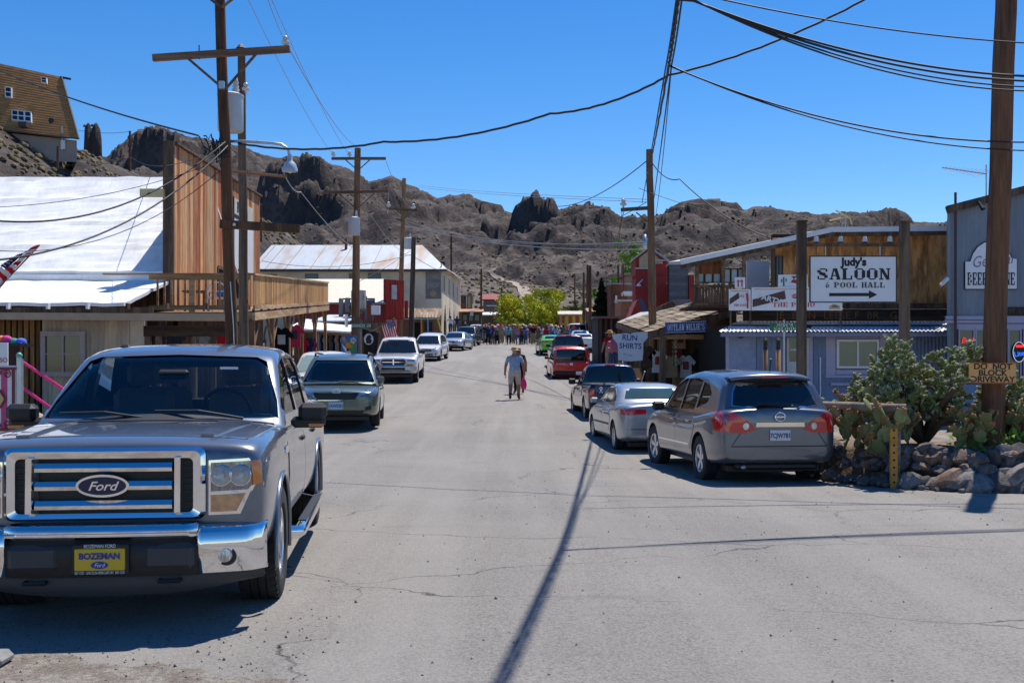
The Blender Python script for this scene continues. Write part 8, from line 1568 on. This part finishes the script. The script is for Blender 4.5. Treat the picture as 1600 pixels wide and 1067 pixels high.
HAIR = [plain('hair_dark', (.02, .014, .01), .7), plain('hair_brown', (.07, .035, .018), .7), plain('hair_grey', (.3, .29, .28), .7), plain('hair_blond', (.3, .19, .08), .7)]
def crowd():
    rn = random.Random(11); n = 0
    front = ['black:black', 'black:denim', 'navy:black', 'purple:denim', 'olive:black', 'tan:khaki', 'teal:black', 'pink:denim', 'brown:black', 'blue:denim', 'black:khaki', 'olive:green', 'red:black', 'blue:grey', 'light blue:denim', 'grey:black', 'green:denim', 'pink:grey']
    rows = [(100, 736, 905, 18, front)] + [(d, a, b, k, None) for d, a, b, k in ((102.2, 742, 930, 17), (104.5, 748, 935, 17), (107, 755, 940, 17), (110, 762, 938, 17))]
    for ri, (d, a, b, k, cl) in enumerate(rows):
        for i in range(k):
            px = lerp(a, b, (i+.5)/k)+rn.uniform(-5, 5); dd = d+rn.uniform(-1.4, 1.4); x = PX(px, dd)
            s, p = (cl[i].split(':') if cl else (rn.choice(list(CC)[:13]), rn.choice(('denim', 'black', 'khaki', 'grey', 'navy')))); kind = (rn.choice('tts'), rn.choice(('down', 'up', 'fold', 'down')), 0., rn.choice((.3, .55, .95)), rn.random() < .4)
            h = rn.choice((None, None, 'white', 'straw', 'black', 'red', 'tan')); t = i/(k-1); where = 'left end' if t < .12 else 'left' if t < .37 else 'middle' if t < .63 else 'right' if t < .88 else 'right end'
            lab = 'person in %s top, %s %s%s, %s of crowd, %s' % (s, p, 'shorts' if kind[0] == 's' else 'trousers', ' and %s hat' % h if h else '', where, ('front row', 'second row', 'third row', 'fourth row', 'back row')[ri])
            person((x, dd, G(x, dd)), rn.uniform(-.5, .5)+(math.pi if rn.random() < .12 else 0), s, p, rn.choice(HAIR), lab, kind, rn.uniform(.9, 1.08), 'crowd standing across the street', h, None)
    for px, d, s, p, l, k, z in ((704, 104, 'white', 'denim', 'person in white top filming from the hotel porch', ('t', 'up'), .9), (714, 106, 'navy', 'denim', 'person in navy top leaning on the hotel porch', ('t', 'fold'), .9), (727, 112, 'black', 'grey', 'person in black top left of the grey SUV', ('t', 'down'), .3), (953, 47, 'red', 'tan', 'person in red top and straw hat on the shop boardwalk', ('t', 'down'), .45), (959, 45, 'pink', 'denim', 'person in pink top on the shop boardwalk', ('t', 'fold'), .35), (935, 76, 'denim', 'denim', 'person in denim walking beside the white sedan', ('t', 'down', .5), 0), (927, 88, 'black', 'black', 'person in black beside the pale blue car', ('t', 'down'), 0), (940, 70, 'white', 'grey', 'person in white top near the dark stall', ('s', 'down', .4), 0), (672, 95, 'purple', 'black', 'person in purple top seated side of the shingled porch', ('t', 'fold'), .2)):
        x = PX(px, d); person((x, d, G(x, d)+z), .3, s, p, HAIR[n % 4], l, k, 1., 'people at the roadside', 'straw' if 'straw' in l else None); n += 1
crowd()
PLAID = mat('wear_plaid', (.28, .36, .5), .9, var=.25, vs=14, st=(1, 1, 1), bump=.3, bs=6, spec=.1); CC['plaid'] = (.14, .2, .33); CC['shorts khaki'] = (.5, .42, .34)
x = PX(804, 37.8); w1 = person((x, 37.8, G(x, 37.8)), R(-4), 'plaid', 'shorts khaki', HAIR[2], 'person in blue checked shirt, khaki shorts and straw hat walking away', ('s', 'down', .32, .62), 1.03, 'pair walking up the street', 'straw', plain('tanned_skin', (.3, .14, .085), .6))
x2 = PX(811, 40.2); person((x2, 40.6, G(x2, 40.6)), R(8), 'black', 'black', HAIR[1], 'person in black sleeveless top walking just ahead of the checked shirt', ('t', 'down', -.3, .08, True), .98, 'pair walking up the street', None, plain('tanned_skin', (.3, .14, .085), .6))
for s_ in (-1, 1):                               # fingers of the walker: four bent fingers and a thumb each side
    m = MB(); sg = .32*s_; b = Vector((.29*s_, .07-sg*.3, .8))
    for k in range(4): q = b+Vector((0, -.028+.019*k, -.01)); m.tube([q, q+Vector((-.006*s_, .006, -.045)), q+Vector((-.022*s_, .012, -.075+.006*abs(k-1.5)))], [.0095, .009, .007], 6)
    m.tube([b+Vector((-.01*s_, .035, .02)), b+Vector((-.02*s_, .06, -.015)), b+Vector((-.03*s_, .062, -.045))], [.011, .01, .008], 6); q = m.build('fingers', plain('tanned_skin', (.3, .14, .085)), smooth=True); q.parent = w1
bg_ = empty('pink_bag', (x+.31, 37.85, G(x, 37.8)+.35), label='bright pink plastic carrier bag held by the walker', cat='bag'); m = MB(); gz = G(x, 37.8)
m.lathe([(.0, .36), (.07, .37), (.1, .44), (.105, .55), (.085, .66), (.045, .74), (.02, .8)], 12, 2, (x+.32, 37.88, gz)); o = m.build('bag_body', mat('pink_plastic', (.75, .02, .16), .4, var=.1, bump=.6, bs=10), bg_, smooth=True); part(bg_, 'handle', MC['pink_plastic'], lambda m: m.tube([(x+.3, 37.88, gz+.78), (x+.3, 37.86, gz+.83), (x+.32, 37.86, gz+.85), (x+.34, 37.86, gz+.83), (x+.34, 37.88, gz+.78)], .008, 5))
# ---------------------------------------------------------------- plants and planter
def leafmesh(name, pts, size, mt, rn, flat=0.):
    k = len(pts); a = rn.normal(size=(k, 3)); a /= np.linalg.norm(a, axis=1)[:, None]; b = np.cross(a, rn.normal(size=(k, 3))); b /= np.linalg.norm(b, axis=1)[:, None]; s = size*rn.uniform(.6, 1.3, (k, 1))
    v = np.stack([pts-a*s, pts+b*s*.5, pts+a*s, pts-b*s*.5], 1).reshape(-1, 3); f = np.arange(k*4).reshape(k, 4)
    me = bpy.data.meshes.new(name); me.vertices.add(k*4); me.vertices.foreach_set('co', v.ravel()); me.loops.add(k*4); me.loops.foreach_set('vertex_index', f.ravel().astype(np.int32)); me.polygons.add(k); me.polygons.foreach_set('loop_start', np.arange(0, k*4, 4, dtype=np.int32)); me.update(calc_edges=True); me.materials.append(mt); return me
def tree(name, label, px, d, h, w, mt, n=5000, size=.16, seed=1, clumps=26, trunk=.16, zlo=.25, zb=None):
    rn = np.random.RandomState(seed); x = PX(px, d); z0 = G(x, d) if zb is None else zb; o = empty(name, (x, d, z0), label=label, cat='tree'); cs = []
    for i in range(clumps):
        t = rn.uniform(zlo, .95); r = w/2*math.sqrt(max(.05, 1-((t-.55)/.5)**2)); a = rn.uniform(0, 6.28); q = r*math.sqrt(rn.rand())*.9; cs.append((x+q*math.cos(a), d+q*math.sin(a), z0+h*t, w*rn.uniform(.09, .17)))
    m = MB(); fork = Vector((x, d, z0+h*.22)); m.tube([(x, d, z0-.2), (x+.05, d, z0+h*.1), fork], [trunk, trunk*.8, trunk*.7], 8)
    for c in cs[::2]: c_ = Vector(c[:3]); m.tube([fork, fork.lerp(c_, .5)+Vector((0, 0, h*.06)), c_], [trunk*.45, trunk*.25, trunk*.08], 5)
    m.build('trunk', mat('bark_grey_green', (.12, .1, .06), .9), o, smooth=True); pts = []
    for c in cs: k = n//clumps; u = rn.normal(size=(k, 3)); u /= np.linalg.norm(u, axis=1)[:, None]; pts.append(np.array(c[:3])+u*c[3]*rn.uniform(.25, 1.25, (k, 1))*np.array([1, 1, .8]))
    q = obj('crown', leafmesh('crown', np.concatenate(pts), size, mt, rn)); parent(q, o); q['kind'] = 'stuff'
YG = mat('palo_verde_leaf', (.5, .47, .03), .8, var=.35, vs=.6, spec=.15, col2=(.24, .32, .03), c2s=.35, c2w=.45); GR = mat('green_leaf', (.16, .28, .04), .8, var=.3, vs=.6, spec=.15); DG = mat('conifer_needle', (.012, .028, .014), .9, var=.3, vs=1, spec=.1); OL = mat('olive_leaf', (.12, .13, .05), .85, var=.3, vs=.8, spec=.15)
tree('palo_verde_tree', 'large yellow-green tree behind the crowd centre', 815, 140, 5.4, 7.6, YG, 7000, .17, 2, 34); tree('palo_verde_tree', 'rounder yellow-green tree at the right of the large one', 852, 146, 6.2, 6.2, YG, 6000, .17, 5, 30); tree('palo_verde_tree', 'small bright yellow tree in front of the large one', 797, 128, 3.6, 3.2, YG, 2500, .13, 8, 16); tree('shade_tree', 'olive green tree beside the dark red roof', 766, 158, 3.2, 3.4, OL, 1500, .15, 9, 12)
tree('leafy_tree', 'fresh green tree between the three poles and the conifer', 928, 122, 5.6, 3.2, GR, 2500, .16, 12, 24); tree('leafy_tree', 'fresh green tree top behind the pink stucco block', 981, 118, 11.5, 4.5, GR, 2500, .16, 14, 18, zlo=.5); tree('leafy_tree', 'dull olive tree left of the three poles', 898, 150, 5, 3.4, OL, 2200, .17, 16, 20); tree('yellow_bush', 'yellow-green bush on the hillside right of the house', 172, 104, 2.6, 2.4, YG, 1600, .13, 18, 10, .08); tree('yellow_bush', 'small yellow bush beside the house wall on the hill', 122, 104, 1.6, 1.3, YG, 700, .1, 19, 8, .06)
tree('yellow_bush', 'yellow flowering bush on the slope behind the false front', 452, 150, 3.2, 5, YG, 1500, .14, 21, 12, .08)
def conifer():
    d = 96.; x = PX(940, d); z0 = G(x, d); h = PZ(436, d)-z0; o = empty('conifer_tree', (x, d, z0), label='dark narrow conifer standing right of the poles', cat='tree'); rn = np.random.RandomState(4); pts = []
    for i in range(5200): t = rn.rand()**.8; r = (1-t)*1.65*(.55+.45*rn.rand()**.5)*(.8+.25*math.sin(t*60)); a = rn.uniform(0, 6.28); pts.append((x+r*math.cos(a), d+r*math.sin(a), z0+.5+t*(h-.5)-.25*r))
    q = obj('crown', leafmesh('crown', np.array(pts), .17, DG, rn)); parent(q, o); q['kind'] = 'stuff'; part(o, 'trunk', OLDW, lambda m: m.cyl((x, d, z0-.2), (x, d, z0+h*.95), .16, .03))
conifer()
def planter():
    o = empty('rock_planter', (6.2, 15.4, 0), label='raised bed walled with rough boulders beneath the cacti', cat='planter'); rn = random.Random(3)
    front = [(4.55, 16.9), (4.7, 16.0), (5.0, 15.3), (5.5, 14.75), (6.1, 14.4), (6.9, 14.35), (7.8, 14.7), (8.8, 15.2)]
    def fp(t): k = t*(len(front)-1); i = min(int(k), len(front)-2); return Vector(front[i]).lerp(Vector(front[i+1]), k-i)
    m = MB(); rows = []
    for i in range(25):
        p = fp(i/24); q = Vector((p.x+.5, p.y+3.4)); rows.append([(lerp(p.x+.2, q.x, s), lerp(p.y+.2, q.y, s), -.1+.58*ss(0, .22, s)-.35*ss(.6, 1, s)+.06*noise.noise((i*.6, s*6, 0))) for s in np.linspace(0, 1, 14)])
    m.grid(rows); m.build('soil', mat('planter_soil', (.2, .15, .11), .95, var=.4, vs=5, bump=1., bs=18, spec=.1), o, smooth=True)
    st = [mat('boulder_%d' % i, c, .92, var=.3, vs=3, bump=.8, bs=9, col2=tuple(q*.6 for q in c), c2s=2.2, c2w=.4, spec=.15) for i, c in enumerate(((.24, .21, .195), (.16, .135, .125), (.25, .17, .13), (.21, .195, .185), (.11, .1, .097)))]
    for i in range(30):                         # bottom course, growing towards the right
        t = i/29; p = fp(t); r = lerp(.12, .3, ss(.15, .8, t))*rn.uniform(.75, 1.25); rock('stone', (p.x, p.y, r*.45-.05), r, rn.choice(st), par=o)
    for i in range(125):
        t = rn.random(); p = fp(t); lv = rn.uniform(.1, .5); r = lerp(.09, .24, ss(.2, .9, t))*rn.uniform(.7, 1.3); rock('stone', (p.x+.05+lv*.35, p.y+.08+lv*.45, .1+lv*.72), r, rn.choice(st), par=o)
    for i in range(60): t = rn.random(); p = fp(t); rock('stone', (p.x+rn.uniform(-.15, .1), p.y-rn.uniform(.05, .4), .0), rn.uniform(.02, .06), rn.choice(st), par=o)
planter()
def cholla(label, base, h, w, seed, n0=7):
    rn = random.Random(seed); o = empty('cholla_cactus', base, label=label, cat='cactus'); b = Vector(base); tr = MB(); sg = MB(); tips = MB(); ct = [0]
    def seg(p, d, ln, r, dep):
        q = p+d*ln; k = 5; pts = [p.lerp(q, i/k) for i in range(k+1)]; sg.tube(pts, [r*.6, r*1.05, r*.9, r*1.05, r*.9, r*.55], 6); ct[0] += 1
        u = d.orthogonal().normalized(); v_ = d.cross(u)
        for i in range(8): a = rn.uniform(0, 6.28); t = rn.uniform(.2, 1); c = p.lerp(q, t)+(u*math.cos(a)+v_*math.sin(a))*r; e_ = (u*math.cos(a)+v_*math.sin(a)+d*.5)*r*1.1; tips.add([c-v_*.008, c+v_*.008, c+e_], [(0, 1, 2)])
        tips.tube([q-d*r*.5, q+d*r*.35], [r*.85, r*.28], 5)
        if dep > 0:
            for i in range(rn.choice((1, 2, 2, 3))): dd = (d*.6+Vector((rn.uniform(-1, 1), rn.uniform(-1, 1), rn.uniform(-.35, 1)))).normalized(); seg(q if i < 2 else p.lerp(q, .7), dd, ln*rn.uniform(.75, 1.05), r*rn.uniform(.85, 1.), dep-1)
    for i in range(n0):
        a = rn.uniform(0, 6.28); e_ = b+Vector((math.cos(a)*w*.5*rn.uniform(.3, 1), math.sin(a)*w*.3*rn.uniform(.3, 1), h*rn.uniform(.2, .8))); m_ = b.lerp(e_, .5)+Vector((0, 0, h*.08)); tr.tube([b, m_, e_], [.06, .05, .04], 7)
        for k in range(5): p = m_.lerp(e_, rn.uniform(.1, 1)); seg(p, Vector((rn.uniform(-1, 1), rn.uniform(-.9, .9), rn.uniform(.0, 1))).normalized(), .15, .036, 3)
    tr.build('trunk', mat('cactus_wood', (.12, .075, .05), .9, var=.3), o, smooth=True); q = sg.build('stems', mat('cholla_green', (.14, .168, .052), .85, var=.25, vs=12, spec=.2), o, smooth=True); q['kind'] = 'stuff'; q = tips.build('spines', mat('pale_spines', (.52, .5, .37), .8, var=.15, spec=.2), o); q['kind'] = 'stuff'
cholla('big cholla cactus with pale spiny stems left of the right pole', (6.05, 16.0, .5), 1.5, 2.2, 5, 20); cholla('lower cholla cactus right of the big pole', (7.55, 16.2, .45), 1.3, 1.4, 9, 11); cholla('small cholla cactus at the left end of the planter', (4.95, 17.2, .5), .75, .8, 12, 4)
def prickly(label, base, n, seed, sp):
    rn = random.Random(seed); o = empty('prickly_pear', base, label=label, cat='cactus', group='prickly pears in the rock planter'); gm = mat('pad_green', (.155, .2, .085), .7, var=.2, vs=6, bump=.2, bs=40, col2=(.21, .215, .11), c2s=3, c2w=.35, spec=.3, rnd=.25); fr = MB()
    if 'pad' not in FONT:
        b = bmesh.new(); bmesh.ops.create_uvsphere(b, u_segments=12, v_segments=8, radius=1)
        for v in b.verts: v.co = Vector((v.co.x*.8*(1-.12*v.co.z), v.co.y*.14, v.co.z+1))
        me = bpy.data.meshes.new('pad'); b.to_mesh(me); b.free(); me.materials.append(gm); me.polygons.foreach_set('use_smooth', [True]*len(me.polygons)); FONT['pad'] = me
    L = []
    def pad(p, d, az, r, dep):
        M = Matrix.Translation(p) @ d.to_track_quat('Z', 'Y').to_matrix().to_4x4() @ Matrix.Rotation(az, 4, 'Z') @ Matrix.Scale(r, 4); q = obj('pad', FONT['pad']); q.matrix_basis = M; parent(q, o); L.append(1)
        for k in range(rn.randint(2, 6)): a = rn.uniform(-1.2, 1.2); c = M @ Vector((.75*math.sin(a), 0, 1+.98*math.cos(a))); fr.lathe([(0, -.02), (.018, -.005), (.016, .02), (0, .03)], 5, 2, c)
        if dep > 0 and len(L) < n:
            for k in range(rn.choice((1, 2, 2))): a = rn.uniform(-1.1, 1.1); pad(M @ Vector((.7*math.sin(a), 0, 1+.93*math.cos(a))), (d+Vector((rn.uniform(-.9, .9), rn.uniform(-.9, .5), rn.uniform(-.1, .6)))).normalized(), rn.uniform(-.8, .8), r*rn.uniform(.8, 1.02), dep-1)
    while len(L) < n: pad(Vector(base)+Vector((rn.uniform(-sp, sp), rn.uniform(-sp*.6, sp*.5), rn.uniform(-.05, .1))), Vector((rn.uniform(-.6, .6), rn.uniform(-.7, .2), 1)).normalized(), rn.uniform(-.8, .8), rn.uniform(.1, .145), 3)
    q = fr.build('fruit', mat('prickly_fruit', (.4, .16, .05), .7, var=.3), o); q['kind'] = 'stuff'
prickly('prickly pear clump at the left behind the hitching rail', (5.25, 16.1, .38), 55, 2, .42); prickly('prickly pear clump in front of the big cholla', (5.45, 15.5, .38), 62, 4, .55); prickly('prickly pear clump low between boulders and cholla', (6.2, 15.2, .4), 34, 6, .55); prickly('prickly pear clump right of the big pole', (7.4, 15.5, .4), 18, 8, .4); prickly('tall prickly pear left of the big cholla top', (5.25, 16.4, .6), 20, 10, .3)
def ground_tufts():
    rn = np.random.RandomState(6); p = np.stack([rn.uniform(6.4, 8.4, 500), rn.uniform(14.9, 16.5, 500), rn.uniform(.45, .72, 500)], 1); q = obj('weeds', leafmesh('weeds', p, .06, mat('weed_green', (.16, .3, .03), .8, var=.2), rn)); tag(q, 'bright green weeds between the boulders right of the pole', 'weeds', kind='stuff')
ground_tufts()
def hitching_rail():
    d = 14.9; o = empty('hitching_rail', (PX(1345, d), d, 0), label='log hitching rail with a yellow perforated post', cat='rail'); lg = wood('silver_log', (.3, .24, .19), (.2, .15, .115), 0)
    part(o, 'log_rail', lg, lambda m: m.tube([P(1268, 632, d+1.8), P(1330, 634, d+.8), P(1385, 637, d), P(1416, 638, d-.1)], [.055, .06, .06, .065], 10), 50); part(o, 'end_post', lg, lambda m: m.cyl((PX(1401, d), d+.06, -.2), P(1401, 641, d+.06), .065, n=8), 50); part(o, 'end_post', lg, lambda m: m.cyl((PX(1282, d+1.6), d+1.65, -.2), P(1282, 636, d+1.65), .06, n=8), 50)
    x0 = PX(1389, d); x1 = PX(1400, d); part(o, 'yellow_strip', mat('yellow_steel', (.55, .25, .03), .55, var=.25, vs=8), lambda m: m.box(x0, x1, d-.06, d-.02, G(x0, d)-.05, PZ(662, d)))
    for k in range(8): q = PZ(672+k*11.5, d); part(o, 'hole', DARK, lambda m: m.cyl(((x0+x1)/2, d-.0635, q), ((x0+x1)/2, d-.0605, q), .016, n=8))
    part(o, 'binding', IRON, lambda m: m.tube([(PX(1399, d)+.08*math.cos(a), d+.02+.1*math.sin(a), PZ(641, d)) for a in np.linspace(0, 6.28, 12)], .01, 5))
hitching_rail()
m = MB(); m.rb(PX(-40, 5.95), PX(26, 5.95), 5.75, 5.95, 0, .075, .03); tag(m.build('wheel_stop', mat('old_concrete', (.22, .22, .215), .9, var=.2, bump=.4)), 'end of a grey concrete wheel stop in the lower left corner', 'wheel stop')
def gravel_patch():
    m = MB(); rows = []
    for i in range(30):
        x = lerp(-4.8, -1.15, i/29); y1 = 5.95+.35*noise.noise((x*1.3, 0, 0))+.15*noise.noise((x*5, 3, 0))-.5*ss(-2., -1.1, x); rows.append([(x, lerp(3., y1, j/11), G(x, 5)+.009+.008*noise.noise((x*6, j, 2))) for j in range(12)])
    m.grid(rows); tag(m.build('gravel_shoulder', mat('tan_gravel', (.27, .245, .212), .95, var=.45, vs=30, bump=1., bs=90, col2=(.2, .17, .145), c2s=6, spec=.1), smooth=True), kind='structure')
gravel_patch()
def pebbles():
    rn = np.random.RandomState(9); n = 900; x = np.concatenate([rn.uniform(-4.5, -1, 500), rn.uniform(-6, 6, 400)]); y = np.concatenate([rn.uniform(5, 7, 500), rn.uniform(5, 16, 400)]); z = GA(x, y)+.006; s = rn.uniform(.004, .013, n)
    t = np.array([(1, 0, 0), (-.5, .87, 0), (-.5, -.87, 0), (0, 0, 1)]); v = (t[None]*s[:, None, None]*rn.uniform(.6, 1.4, (n, 4, 3)))+np.stack([x, y, z], 1)[:, None]; f = (np.array([(0, 1, 3), (1, 2, 3), (2, 0, 3)])[None]+(np.arange(n)*4)[:, None, None]).reshape(-1, 3)
    me = bpy.data.meshes.new('pebbles'); me.from_pydata(v.reshape(-1, 3).tolist(), [], f.tolist()); me.materials.append(mat('pebble_dark', (.09, .08, .075), .9)); tag(obj('loose_gravel', me), 'small dark stones scattered on the asphalt', 'gravel', kind='stuff')
pebbles()
bpy.data.scenes.remove(TMP)
